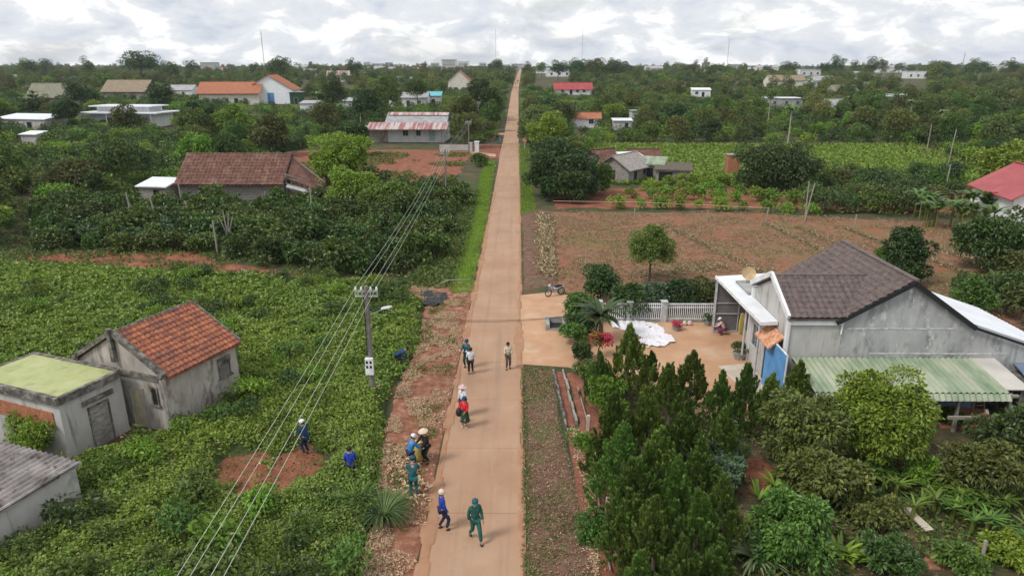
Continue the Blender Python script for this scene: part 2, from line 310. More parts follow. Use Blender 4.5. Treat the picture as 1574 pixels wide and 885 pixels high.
# foliage
M['l_dark'] = leafmat('dark_green_leaves', [(.018, .038, .010), (.038, .082, .016), (.08, .145, .03), (.028, .058, .014), (.055, .105, .024)], .45)
M['l_mid'] = leafmat('mid_green_leaves', [(.03, .065, .010), (.065, .135, .018), (.125, .215, .032), (.045, .09, .014), (.09, .16, .028)], .5)
M['l_olive'] = leafmat('olive_leaves', [(.035, .052, .011), (.08, .11, .02), (.15, .18, .035), (.05, .068, .015), (.10, .115, .026)], .5)
M['l_bright'] = leafmat('bright_green_leaves', [(.07, .13, .010), (.13, .23, .018), (.20, .32, .032), (.08, .15, .014)], .5)
M['l_lime'] = leafmat('yellow_green_leaves', [(.06, .12, .012), (.14, .21, .016), (.24, .30, .028), (.17, .21, .024), (.08, .14, .014)], .5, objvar=.05)
M['l_conifer'] = leafmat('conifer_sprays', [(.028, .06, .012), (.085, .155, .024), (.155, .24, .04), (.05, .095, .02), (.105, .17, .028)], .6, .1, .26)
M['l_coffee'] = leafmat('coffee_leaves', [(.018, .042, .010), (.06, .115, .018), (.11, .19, .032), (.06, .078, .02), (.035, .07, .014)], .4, objvar=.3)
M['l_far'] = leafmat('far_leaves', [(.03, .055, .012), (.075, .12, .02), (.13, .185, .034), (.06, .078, .02)], .6, objvar=.42, patch=(.035, .5, .6, (.13, .15, .04)))
M['l_crop'] = leafmat('crop_leaves', [(.05, .10, .012), (.13, .215, .028), (.24, .34, .06), (.09, .16, .02), (.19, .245, .045)], .5, .2, 0, patch=(.10, .44, .62, (.19, .265, .035)))
M['l_weed'] = leafmat('weed_leaves', [(.035, .07, .012), (.075, .13, .02), (.13, .195, .034), (.14, .13, .05)], .6, .2, 0)
M['l_grass'] = leafmat('bright_grass', [(.11, .21, .014), (.16, .28, .02), (.21, .32, .03), (.15, .20, .03)], .6, .3, 0)
M['l_drygrass'] = leafmat('dry_grass', [(.16, .12, .065), (.34, .26, .15), (.13, .115, .05), (.50, .40, .26)], .8, .1, 0)
M['l_field'] = leafmat('field_crop', [(.10, .16, .02), (.16, .24, .03), (.20, .29, .04)], .6, .2, 0)
M['l_banana'] = leafmat('banana_leaves', [(.06, .13, .022), (.09, .17, .03), (.14, .20, .045)], .4, .3, .15)
M['l_agave'] = leafmat('pale_long_leaves', [(.16, .20, .09), (.24, .27, .13), (.13, .17, .07)], .5, .15, .1)
M['l_redleaf'] = leafmat('red_orange_leaves', [(.40, .07, .02), (.45, .16, .03), (.10, .12, .03), (.28, .08, .03), (.12, .10, .03)], .5, .25, 0)
M['l_pinkfl'] = leafmat('pink_leaves', [(.45, .03, .08), (.55, .08, .12)], .5, .2, 0)
M['l_bluegreen'] = leafmat('blue_green_leaves', [(.05, .09, .045), (.085, .14, .07), (.12, .18, .10)], .5, .15, 0)
M['l_brown'] = leafmat('dry_leaves', [(.16, .085, .04), (.24, .13, .07), (.10, .06, .035)], .8, .1, .1)

# ------------------------------------------------------------------ foliage geometry
def leafquads(P, D, Nn, s, wd=.5, droop=.15):
    s = np.broadcast_to(np.asarray(s, float), (len(P),))[:, None]
    D = unit(D); S = unit(np.cross(D, Nn)); U = np.cross(S, D)
    v0 = P; v2 = P + D * s; v2[:, 2] -= droop * s[:, 0]
    m = P + D * s * .45 + U * s * .08
    V = np.stack([v0, m + S * s * wd / 2, v2, m - S * s * wd / 2], 1).reshape(-1, 3)
    return V, np.arange(len(V)).reshape(-1, 4)
def rdir(n, zb=0.):
    d = rng.normal(size=(n, 3)); d[:, 2] += zb; return unit(d)
def crown_pts(c, rad, n, ncl, cr=.38, low=-.35, shell=.8):
    """leaf places on many clumps spread through a crown"""
    rad = np.array(rad); c = np.array(c)
    cd = rdir(ncl * 3); cd = cd[cd[:, 2] > low][:ncl]
    cc = c + cd * rad * rng.uniform(.35, .95, (len(cd), 1))
    cs = rng.uniform(.6, 1.25, len(cd)) * cr
    k = rng.integers(0, len(cd), n); d = rdir(n, .35)
    P = cc[k] + d * cs[k][:, None] * rng.uniform(shell * .8, 1.1, (n, 1)) * np.array([1, 1, .8])
    return P, d
def mk_crown(c, rad, n, ncl, ls, **k):
    P, d = crown_pts(c, rad, n, ncl, **k)
    return leafquads(P, d + rdir(n) * .8, d + np.array([0, 0, .9]) + rdir(n) * .35, rng.uniform(.7, 1.3, n) * ls)
def branches(mb, h, c, rad, n=6, r0=.12, lean=0.):
    top = Vector((c[0], c[1], c[2]))
    base = Vector((0, 0, 0)); mid = Vector((lean * .4, 0, h))
    mb.tube([base, mid * .5 + Vector((random.uniform(-.05, .05), 0, 0)), mid, top], [r0, r0 * .85, r0 * .7, r0 * .3], 7)
    for i in range(n):
        a = i * 2.4 + random.random(); e = Vector((c[0] + rad[0] * .65 * math.cos(a), c[1] + rad[1] * .65 * math.sin(a), c[2] + rad[2] * random.uniform(-.3, .5)))
        s = mid.lerp(top, random.uniform(0, .5)); q = s.lerp(e, .5) + Vector((0, 0, -.08 * rad[2]))
        mb.tube([s, q, e], [r0 * .5, r0 * .3, r0 * .12], 5)
def tree_parts(h, rad, n, ncl, ls, r0=.12, nb=6, **k):
    """crown mesh and trunk mesh for a tree of total height h"""
    c = (0, 0, h - rad[2]); V, Fq = mk_crown(c, rad, n, ncl, ls, **k)
    mb = MB(); branches(mb, max(.3, h - 1.6 * rad[2]), c, rad, nb, r0)
    return fast_mesh('crown', V, Fq), mb.mesh('trunk')
def onemesh(crown, trunk, lm, bm_, name):
    """trunk and crown joined, for plants too small in the picture to show their parts"""
    bm = bmesh.new(); bm.from_mesh(crown); nfc = len(bm.faces); bm.from_mesh(trunk); bm.faces.ensure_lookup_table()
    me = bpy.data.meshes.new(name)
    for i, f in enumerate(bm.faces): f.material_index = 0 if i < nfc else 1
    bm.to_mesh(me); bm.free(); me.materials.append(lm); me.materials.append(bm_); return me
def tree_thing(name, label, cat, parts, lm, bk, loc, s=1., rz=0, group=None, lf='crown', tr='trunk'):
    t = thing(name, label, cat, loc, rz, group); t.scale = (s, s, s) if not hasattr(s, '__len__') else s
    c, b = parts
    if not c.materials: c.materials.append(lm)
    if not b.materials: b.materials.append(bk)
    o = bpy.data.objects.new(lf, c); COL.objects.link(o); o.parent = t
    if o.data.materials[0] != lm: o.material_slots[0].link = 'OBJECT'; o.material_slots[0].material = lm
    o2 = bpy.data.objects.new(tr, b); COL.objects.link(o2); o2.parent = t
    if o2.data.materials[0] != bk: o2.material_slots[0].link = 'OBJECT'; o2.material_slots[0].material = bk
    return t
def solo(name, label, cat, me, loc, s=1., rz=0, group=None):
    o = bpy.data.objects.new(name, me); COL.objects.link(o); o.location = loc; o.rotation_euler = (0, 0, rz); o.scale = (s, s, s) if not hasattr(s, '__len__') else s
    return tag(o, label, cat, group)
def blades(n, length, width, up=1., arch=.6, seg=6, base=(0, 0, 0), spread=.05, rise=0., fold=.0):
    """long arching leaves from one base: each one a strip"""
    V = []; Fs = []
    for i in range(n):
        a = random.uniform(0, 2 * math.pi); el = math.atan2(up * random.uniform(.6, 1.4), 1); Ln = length * random.uniform(.7, 1.15)
        p = Vector(base) + Vector((math.cos(a) * spread, math.sin(a) * spread, rise * random.random())); b = len(V)
        sdv = Vector((-math.sin(a), math.cos(a), 0))
        for k in range(seg + 1):
            t = k / seg; ww = width * max(.04, math.sin(math.pi * min(1, .12 + t * .9)) ** .7) / 2
            V += [p - sdv * ww, p + sdv * ww]
            e = el - arch * t * 2.2; p = p + Vector((math.cos(a) * math.cos(e), math.sin(a) * math.cos(e), math.sin(e))) * Ln / seg
        Fs += [(b + 2 * k, b + 2 * k + 1, b + 2 * k + 3, b + 2 * k + 2) for k in range(seg)]
    return np.array([tuple(v) for v in V]), np.array(Fs)
def merge(*vf):
    V = []; Fq = []; b = 0
    for v, f in vf: V.append(v); Fq.append(f + b); b += len(v)
    return np.concatenate(V), np.concatenate(Fq)

# ================================================================== THE SETTING
# terrain: one sheet out to beyond the horizon
DITCH = [(1.98, 34.4), (2.42, 34.4), (2.68, 28.4), (2.26, 28.4)]
ys = np.concatenate([np.arange(-60, 150, 6.), np.arange(150, 700, 15.), np.arange(700, 2000, 60.), np.geomspace(2000, 12000, 12)])
xs = np.concatenate([-np.geomspace(9000, 60, 30), np.arange(-54, 60, 6.), np.geomspace(60, 9000, 30)])
XX, YY = np.meshgrid(xs, ys); ZZ = np.vectorize(lambda y: hz(y) + (0 if y < 2500 else -.004 * (y - 2500)))(YY)
nx = len(xs); idx = np.arange(XX.size).reshape(XX.shape)
Fq = np.stack([idx[:-1, :-1], idx[:-1, 1:], idx[1:, 1:], idx[1:, :-1]], -1).reshape(-1, 4)
g = link('ground', fast_mesh('ground', np.stack([XX, YY, ZZ], -1).reshape(-1, 3), Fq, smooth=True), M['ground']); tag(g, kind='structure')

def mound(name, poly, m, res=.35, off=.02, amp=.05, fs=1., edge=.6, ragged=.5, hfun=None, kind='structure', smooth=True):
    """a patch of ground with soft ragged edges that sink into the sheet below"""
    xs_ = [p[0] for p in poly]; ys_ = [p[1] for p in poly]
    x = np.arange(min(xs_) - edge, max(xs_) + edge, res); y = np.arange(min(ys_) - edge, max(ys_) + edge, res)
    X, Y = np.meshgrid(x, y); s = pdist(poly, X, Y) + (fbm(X / 1.3, Y / 1.3, 5) - .47) * 2 * ragged
    h = off + amp * (fbm(X * fs, Y * fs, 9) - .3) * 2
    if hfun is not None: h = h + hfun(X, Y, s)
    k = np.clip(s / edge, 0, 1); k = k * k * (3 - 2 * k)
    Z = -.06 + (h + .06) * k + np.clip((Y - 150), 0, None) * 0
    keep = (s[:-1, :-1] > -.2) | (s[1:, 1:] > -.2) | (s[:-1, 1:] > -.2) | (s[1:, :-1] > -.2)
    ix = np.arange(X.size).reshape(X.shape)
    Fq = np.stack([ix[:-1, :-1], ix[:-1, 1:], ix[1:, 1:], ix[1:, :-1]], -1)[keep]
    used, inv = np.unique(Fq, return_inverse=True)
    V = np.stack([X, Y, Z], -1).reshape(-1, 3)[used]
    o = link(name, fast_mesh(name, V, inv.reshape(-1, 4), smooth=smooth), m); tag(o, kind=kind); return o

RX0, RX1 = -3.12, .11     # road edges
mb = MB(); y = 8.; k = 0
while y < 150:
    x0 = RX0 - .04 * math.sin(y * .21) - .012 * max(0, y - 60) * .6; Ln = 4.6
    x1 = RX1 + .03 * math.sin(y * .17 + 1)
    x0 += random.uniform(-.03, .03)
    mb.box(x0, x1 - (.0 if y < 100 else .12), y, y + Ln - .016, .0, .055 + .006 * random.random()); y += Ln
road = mb.build('road', M['road']); tag(road, kind='structure')
mb = MB(); pts = []
yy = [float(v) for v in ys if 147 < v < 1600]
def rc(Y): return -1.75 - .0012 * (Y - 100) + (0 if Y < 350 else .013 * (Y - 350) ** 1.0 * .5)
for Y in yy: wd = 1.75; pts += [(rc(Y) - wd, Y, hz(Y) + .05 + .0004 * Y), (rc(Y) + wd, Y, hz(Y) + .05 + .0004 * Y)]
mb.add(pts, [(2 * i, 2 * i + 1, 2 * i + 3, 2 * i + 2) for i in range(len(yy) - 1)])
tag(mb.build('road_far', M['road']), kind='structure')
# dusty shoulders either side, dirt verge, fields
mb = MB(); mb.box(RX0 - .25, RX1 + .12, 6, 151, -.1, .012); tag(mb.build('road_bed', M['roadedge']), kind='structure')
VL = [(-3.25, 15), (-3.25, 50), (-5.2, 50.5), (-8.7, 49.8), (-6.7, 45), (-6.1, 38), (-6.4, 33), (-6.2, 27), (-5.5, 22), (-5.1, 15)]
def hverge(X, Y, s): return .12 * np.clip(fbm(X * 1.6, Y * .8, 21) - .35, 0, 1) * 2 * np.clip((-X - 3.5), 0, 1)
mound('left_verge', VL, M['debris_soil'], .16, .02, .05, 3, .25, .12, hverge)
VR = [(.2, 8), (.2, 34.9), (2.0, 34.9), (1.98, 28.4), (2.1, 27.5), (2.75, 18), (2.8, 8)]
mound('right_verge', VR, M['verge'], .2, .03, .05, 2.5, .15, .02)
mound('ditch_bank', [(2.4, 8), (2.2, 18), (2.15, 28), (2.75, 28.4), (2.55, 34.5), (4.2, 34.3), (4.6, 28), (4.6, 8)], M['ditch'], .2, .02, .12, 1.2, .3, .1)
# ditch bed seen between the two walls
mb = MB(); mb.prism(DITCH, -.05, .025); tag(mb.build('ditch_bed', M['ditch']), kind='structure')
mound('red_margin', [(.25, 48.8), (.25, 78), (2.2, 80), (4.2, 78), (3.2, 50)], M['verge'], .35, .03, .12, 1, .3, .15)
mound('road_dust', [(RX0 - .1, 8), (RX0 + .3, 14), (RX0 + .12, 30), (RX0 + .1, 60), (RX0, 110), (RX0 - .2, 110), (RX0 - .35, 60), (RX0 - .3, 8)], M['roadedge'], .1, .068, .003, 2, .05, .33)
mound('road_dust', [(.0, 8), (-.0, 20), (-.0, 34), (-.25, 37), (-.2, 46), (.0, 50), (0, 100), (.2, 100), (.25, 48), (.3, 8)], M['roadedge'], .1, .068, .003, 2, .05, .25)
# yard and apron
mb = MB(); mb.prism([(.1, 35.4), (.1, 47.6), (2.4, 48.4), (4.4, 47.2), (4.3, 44), (5.2, 42.2), (13.1, 42.1), (16, 42.1), (16, 30), (13, 29.4), (9.2, 28.6), (6, 33.2), (2.8, 35.0)], -.1, .03); tag(mb.build('yard_paving', M['yard']), kind='structure')
mb = MB(); mb.prism([(11.2, 35.2), (13.1, 35.6), (13.1, 30.4), (11.9, 31.2)], 0, .055); tag(mb.build('pale_slab_paving', M['pale']), kind='structure')
PLOT = [(2.6, 49.6), (3.6, 78.5), (27, 78), (60, 69), (66, 56), (36, 40.8), (17, 42.8), (5, 45)]
mound('dry_plot_ground', PLOT, M['plot'], .22, .04, .06, 2.2, .8, .6, lambda X, Y, s: .05 * np.sin((X * .55 + Y * .83) * 2 * np.pi / 1.3 + fbm(X * .3, Y * .3, 4) * 5) * np.clip(fbm(X * .1, Y * .1, 6), 0, 1))
mound('red_row_ground', [(4, 79.5), (4, 94), (30, 96), (62, 93), (66, 76), (27, 80)], M['red'], .8, .01, .06, .6, .8, .8)
GF = [(12, 97), (16, 150), (85, 150), (72, 98)]
mound('green_field_ground', GF, M['field'], 1.2, .02, .05, .6, 1, .8)
mound('red_yard_ground', [(-9.5, 96), (-9, 118), (-8.5, 138), (-22, 141), (-44, 138), (-45, 100), (-24, 92)], M['red'], .7, .02, .1, .5, .8, 1.)
mound('red_path_ground', [(-45, 53), (-44, 58.5), (-36, 60.5), (-29, 60), (-26, 57), (-14.5, 52.3), (-14, 51), (-30, 53.5)], M['red'], .4, .03, .1, 1, .5, .5)
mound('bare_red_ground', [(-12, 22.3), (-13, 25.5), (-9.5, 27), (-7.6, 25), (-8.6, 22.4)], M['red'], .3, .06, .08, 2, .4, .5)
mound('garden_ground', [(4.4, 8), (4.6, 28), (5.6, 33), (9, 28.6), (13, 29.2), (40, 30), (40, 8)], M['mulch'], .4, .02, .15, .8, .6, .2)
mb = MB(); mb.prism([(-4.0, 150), (-3.6, 126), (-9.5, 128), (-12, 150)], 0, .03); tag(mb.build('red_side_yard', M['red']), kind='structure')

# ---------------------------------------------------------------- ground cover (uncountable)
def cover(name, label, P, zf, m, size, wd=.5, up=.9, droop=.15, cat='plants', tilt=.8):
    n = len(P); z = zf(P[:, 0], P[:, 1]) if callable(zf) else np.full(n, zf)
    D = rdir(n); D[:, 2] = np.abs(D[:, 2]) * up; Nn = np.tile([0., 0., 1.], (n, 1)) + rdir(n) * tilt
    V, Fq = leafquads(np.stack([P[:, 0], P[:, 1], z], 1), D, Nn, size * rng.uniform(.6, 1.4, n), wd, droop)
    return tag(link(name, fast_mesh(name, V, Fq), m), label, cat, kind='stuff')
LF = [(-48, 56), (-30, 53), (-22, 51.5), (-14, 50.3), (-9, 49.2), (-6.7, 45.5), (-6.0, 38), (-6.1, 34.5), (-6.6, 31), (-6.0, 27), (-5.3, 22.5), (-4.9, 15), (-24, 12), (-60, 30)]
def lfh(X, Y): return .2 + .55 * (fbm(X * .4, Y * .4, 31) - .3) + .62 * (fbm(X * 1.5, Y * 1.5, 33, 3) - .1)
HOLES = [[(-12.3, 23.3), (-12.6, 25.2), (-11.2, 26.6), (-10.4, 24.8), (-10.9, 23.4)], [(-9.8, 23.5), (-10.4, 25.2), (-9.2, 26.8), (-7.9, 25.5), (-8.3, 23.8)], [(-11.0, 22.8), (-10.6, 24.2), (-9.0, 23.8), (-9.2, 22.5)],
         [(-15.7, 27.4), (-14.0, 32.0), (-19.6, 34.4), (-23.8, 30.8), (-24.5, 25.5), (-19.1, 24.9)], [(-16.6, 22), (-18.5, 17), (-26, 20), (-24.5, 25.0), (-19, 25)]]
def lfsd(X, Y):
    s = pdist(LF, X, Y)
    for h in HOLES: s = np.minimum(s, -pdist(h, X, Y))
    return s
def hf(X, Y, s):
    k = np.clip(lfsd(X, Y) / .7, 0, 1); return (lfh(X, Y) - .03) * k - .12 * (lfsd(X, Y) < .05)
mound('crop_bed', LF, M['field'], .3, .0, .02, 1, .5, .2, hf)
P = scatter([p for p in LF], 1000000)
yk = np.hypot(P[:, 0], P[:, 1]); P = P[(rng.random(len(P)) < np.clip((29 / yk) ** 1.8, 0, 1)) & (P[:, 0] > -.86 * P[:, 1] - 3) & (P[:, 1] > 14)]
s = lfsd(P[:, 0], P[:, 1]) + (fbm(P[:, 0] * 1.4, P[:, 1] * 1.4, 3) - .47) * 1.6; P = P[(s > 0.05) & ((fbm(P[:, 0] * 2.2, P[:, 1] * 2.2, 91) > .36) | (rng.random(len(P)) < .3))]
print('crop leaves', len(P))
kk = np.clip(lfsd(P[:, 0], P[:, 1]) / .7, 0, 1)
zz = lfh(P[:, 0], P[:, 1]) * kk + rng.uniform(-.04, .2, len(P))
sz = .02 + .0036 * np.hypot(P[:, 0], P[:, 1])
n = len(P); D = rdir(n); D[:, 2] = np.abs(D[:, 2]) * .8; Nn = np.tile([0., 0., 1.], (n, 1)) + rdir(n) * .95
V, Fq = leafquads(np.stack([P[:, 0], P[:, 1], zz], 1), D, Nn, sz * rng.uniform(.5, 1.5, n), .75, .2)
tag(link('crop_foliage', fast_mesh('crop_foliage', V, Fq), M['l_crop']), 'broad leafy green crop carpeting the field left of the road', 'crop', kind='stuff')
# yellowish taller weeds here and there in it
PA_ = P; P = P[(fbm(P[:, 0] * .3, P[:, 1] * .3, 77) > .54)]; P = P[rng.random(len(P)) < .12]
cover('yellow_weeds', 'yellow green weeds in drifts among the field crop', P, lambda X, Y: lfh(X, Y) + .18, M['l_bright'], .16, .45)
P = PA_[(fbm(PA_[:, 0] * .5, PA_[:, 1] * .5, 87) > .55)]; P = P[rng.random(len(P)) < .10]
cover('dark_weeds', 'taller dark green weeds in clumps through the leafy field', P, lambda X, Y: lfh(X, Y) + .1 + .5 * np.clip(fbm(X * .5, Y * .5, 87) - .55, 0, 1) * 4 * rng.random(len(X)), M['l_mid'], .24, .3, 1.6)
P = PA_[rng.random(len(PA_)) < .015]
cover('dead_leaves', 'scattered yellow and brown dead leaves in the leafy field', P, lambda X, Y: lfh(X, Y) + .12, M['l_drygrass'], .15, .5)

GL = [(-3.45, 48), (-3.5, 75), (-3.9, 104), (-4.2, 122), (-5.7, 122), (-6.0, 104), (-5.5, 90), (-5.0, 74), (-5.1, 62), (-5.2, 48)]
mound('grass_bank', GL, M['l_grass'], .3, .05, .12, .8, .5, .75)
cover('verge_grass', 'bright green grass strip along the left road edge', scatter(GL, 26000), .1, M['l_grass'], .22, .16, 1.6, .1, 'grass')
GR = [(.25, 76), (.25, 100), (1.9, 100), (2.0, 78)]; GR2 = [(.1, 102), (0.0, 148), (3.6, 148), (2.6, 102)]
cover('verge_grass', 'bright green grass strip along the right road edge beyond the dry plot', np.concatenate([scatter(GR, 4500), scatter(GR2, 8000)]), .02, M['l_grass'], .25, .2, 1.4, .1, 'grass')
P = scatter(VR, 15000); wv = np.clip(.95 - (P[:, 0] - .2) * 2.2, 0, 1) * .9 + .35 * (fbm(P[:, 0] * .8, P[:, 1] * .5, 8) > .5); P = P[rng.random(len(P)) < wv]
cover('verge_weeds', 'low weeds and grass edging the dirt strip right of the road', P, .08, M['l_weed'], .13, .35, 1.2, .1, 'grass')
P = scatter(VR, 9000)
cover('dry_litter', 'dry leaves and stalks littering the strip right of the road', P, .09, M['l_drygrass'], .10, .3, .5, .1, 'litter')
P = scatter(VL, 80000, .1); k = np.clip((-P[:, 0] - 3.3) * .8, 0.05, 1) * (fbm(P[:, 0], P[:, 1] * .7, 4) > .43); P = P[rng.random(len(P)) < k]
cover('dry_stalks', 'pale dry stalks and straw strewn on the left verge', P, lambda X, Y: .05 + .12 * np.clip(fbm(X * 1.6, Y * .8, 21) - .35, 0, 1) * 2 + .05, M['straw'], .105, .26, .5, .1, 'litter')
P = scatter([(-3.6, 46), (-6.2, 46), (-5.6, 26), (-5.2, 15), (-4.4, 15), (-3.6, 30)], 5000); P = P[fbm(P[:, 0] * .7, P[:, 1] * .7, 14) > .52]
cover('verge_weeds', 'patches of green weeds growing through the left verge', P, .12, M['l_weed'], .16, .4, 1.1, .1, 'grass')
P = scatter([(-13, 22), (-13, 27), (-7, 27), (-7.5, 22)], 1500)
cover('clearing_weeds', 'small weeds on the red clearing in the leafy field', P, .16, M['l_weed'], .13, .4, 1, .15, 'plants')
P = scatter([(-46, 52), (-46, 61), (-26, 61), (-12, 52.5), (-14, 50)], 9000); P = P[fbm(P[:, 0] * .4, P[:, 1] * .4, 19) > .47]
cover('path_weeds', 'weeds growing over the red path behind the leafy field', P, .12, M['l_weed'], .26, .45, 1, .15, 'plants')
P = scatter([(-9.5, 94), (-9, 140), (-44, 140), (-45, 96)], 16000); P = P[fbm(P[:, 0] * .16, P[:, 1] * .16, 29) > .5]
cover('yard_weeds', 'weeds in patches on the bare red ground before the white block house', P, .12, M['l_weed'], .45, .45, .9, .15, 'plants')
P = scatter(PLOT, 70000); P = P[fbm(P[:, 0] * .5, P[:, 1] * .5, 15) > .44]
cover('plot_stubble', 'sparse dry stubble over the bare brown plot', P, .08, M['l_drygrass'], .2, .25, .9, .1, 'grass')
P = scatter(PLOT, 7000); P = P[fbm(P[:, 0] * .3, P[:, 1] * .3, 35) > .5]
cover('plot_weeds', 'small green weeds on the bare brown plot', P, .08, M['l_weed'], .22, .35, .9, .1, 'grass')
# green field: rows of low crop
P = scatter(GF, 42000); r = (P[:, 0] + .35 * P[:, 1]) / 1.5; P[:, 0] = (np.round(r) * 1.5 - .35 * P[:, 1]) + rng.normal(0, .28, len(P))
cover('field_crop', 'low bright green crop in rows on the far right field', P, .15, M['l_field'], .62, .5, .9, .15, 'crop')
GA = [(4.6, 10), (4.7, 30), (5.6, 33), (9, 28.8), (13, 29.3), (13, 27.5), (24, 27), (34, 29), (34, 10)]
P = scatter(GA, 40000); P = P[fbm(P[:, 0] * .5, P[:, 1] * .5, 51) > .45]
cover('garden_undergrowth', 'low weeds and ground plants covering the garden beside the grey house', P, .14, M['l_weed'], .2, .5, 1.1, .15, 'plants')
P = scatter(GA, 12000)
cover('leaf_litter', 'fallen brown leaves on the garden soil', P, .12, M['l_brown'], .13, .5, .3, .1, 'litter')
P = scatter([(3, 95), (3, 150), (14, 150), (11, 96)], 6000)
cover('roadside_weeds', 'green weeds under the dark trees right of the road', P, .1, M['l_weed'], .4, .5, 1, .15, 'plants')
P = scatter([(-60, 56), (-60, 98), (-7, 98), (-6.3, 62), (-8, 51), (-28, 58)], 20000)
cover('bank_weeds', 'weeds along the inner side of the left grass bank', scatter([(-8.5, 49), (-4.9, 49), (-4.7, 62), (-5.3, 92), (-8, 92)], 9000), .1, M['l_weed'], .3, .45, 1, .15, 'plants')
cover('plantation_weeds', 'weeds between the coffee bushes left of the road', P, .08, M['l_weed'], .35, .5, .8, .15, 'plants')
P = scatter([(-140, 92), (-140, 150), (-46, 150), (-46, 92)], 12000)
cover('far_undergrowth', 'green scrub between the trees on the far left', P, .2, M['l_far'], .8, .6, .9, .15, 'plants')
P = scatter([(30, 78), (64, 72), (110, 78), (130, 150), (78, 150), (70, 97), (30, 97)], 12000)
cover('far_undergrowth', 'green scrub between the trees on the far right', P, .2, M['l_far'], .6, .6, .9, .15, 'plants')
exec_part = None

# ================================================================== BUILDINGS
def part(name, mb, m, root, smooth=False, parent=None):
    """mb is drawn in world coordinates; the mesh is stored relative to its thing's base"""
    me = mb if isinstance(mb, bpy.types.Mesh) else mb.mesh(name)
    top = root
    while top.parent is not None: top = top.parent
    me.transform((Matrix.Translation(top.location) @ Matrix.Rotation(top.rotation_euler.z, 4, 'Z')).inverted())
    if smooth: me.polygons.foreach_set('use_smooth', [True] * len(me.polygons))
    return link(name, me, m, parent or root)
def relief(O, U, Vv, du, dv, fn, nrm=None):
    """a roof skin: grid from O along U and Vv, lifted by fn(u,v) metres"""
    O = np.array(O, float); U = np.array(U, float); Vv = np.array(Vv, float)
    lu = np.linalg.norm(U); lv = np.linalg.norm(Vv); nu = max(2, int(lu / du)); nv = max(2, int(lv / dv))
    n = np.cross(U, Vv); n /= np.linalg.norm(n); n = n if n[2] > 0 else -n
    a, b = np.meshgrid(np.linspace(0, 1, nu + 1), np.linspace(0, 1, nv + 1)); h = fn(a * lu, b * lv)
    Pt = O + a[..., None] * U + b[..., None] * Vv + h[..., None] * n
    ix = np.arange(a.size).reshape(a.shape)
    return Pt.reshape(-1, 3), np.stack([ix[:-1, :-1], ix[:-1, 1:], ix[1:, 1:], ix[1:, :-1]], -1).reshape(-1, 4)
def f_tile(wu=.3, cv=.33, a=.035, b=.03): return lambda u, v: .02 + a * np.abs(np.sin(np.pi * u / wu)) + b * (1 - (v / cv) % 1)
def f_corr(p=.2, a=.02): return lambda u, v: .02 + a * (1 + np.sin(2 * np.pi * u / p))
def slab(mb, pts, th):
    """flat plate under the four points"""
    a = [Vector(p) for p in pts]; b = [p - Vector((0, 0, th)) for p in a]; n = len(a)
    return mb.add(a + b, [tuple(range(n)), tuple(range(2 * n - 1, n - 1, -1))] + [(k, (k + 1) % n, n + (k + 1) % n, n + k) for k in range(n)])
def opening(root, name, p, a, n, w, h, fm, pm, t=.07, bars=0, label=None, inset=.012):
    """a window or door on a wall: frame (part) and pane (sub-part); p = foot centre on the wall, a along the wall, n outwards"""
    p = Vector(p); a = Vector(a).normalized(); n = Vector(n).normalized(); z = Vector((0, 0, 1))
    fr = MB()
    for s in (-1, 1): fr.bar(p + a * s * (w / 2) + n * .02, p + a * s * (w / 2) + z * h + n * .02, t, .07, up=n)
    fr.bar(p + a * (-w / 2 - t / 2) + z * h + n * .02, p + a * (w / 2 + t / 2) + z * h + n * .02, .07, t)
    if name == 'window': fr.bar(p - a * (w / 2 + .12) + n * .04, p + a * (w / 2 + .12) + n * .04, .12, t)
    for k in range(bars):
        q = p + a * (-w / 2 + w * (k + 1) / (bars + 1)) + n * .025; fr.bar(q, q + z * (h - t / 2), .03, .03, up=n)
    o = part(name, fr, fm, root)
    q = MB(); q.bar(p + n * (inset - .03) + z * .02, p + n * (inset - .03) + z * (h - .035), w - .01, .06, up=n)
    # orient the pane along the wall
    q = MB(); c = [p - a * (w / 2 - .03), p + a * (w / 2 - .03)]
    V = [c[0] + n * inset, c[1] + n * inset, c[1] + n * inset + z * (h - .035), c[0] + n * inset + z * (h - .035)]; V2 = [v - n * .06 for v in V]
    q.add(V + V2, [(0, 1, 2, 3), (7, 6, 5, 4), (0, 4, 5, 1), (1, 5, 6, 2), (2, 6, 7, 3), (3, 7, 4, 0)])
    part('pane' if name == 'window' else 'leaf_panel', q, pm, root, parent=o)
    if label: o['label'] = label
    return o
class Frame:
    """local axes of a house: x along the ridge, y across, origin at the footprint's centre"""
    def __init__(s, cx, cy, rz, z0=0): s.c = (cx, cy); s.r = rz; s.z = z0; s.ca = math.cos(rz); s.sa = math.sin(rz)
    def __call__(s, x, y, z): return (s.c[0] + x * s.ca - y * s.sa, s.c[1] + x * s.sa + y * s.ca, s.z + z)
    def d(s, x, y): return (x * s.ca - y * s.sa, x * s.sa + y * s.ca, 0)
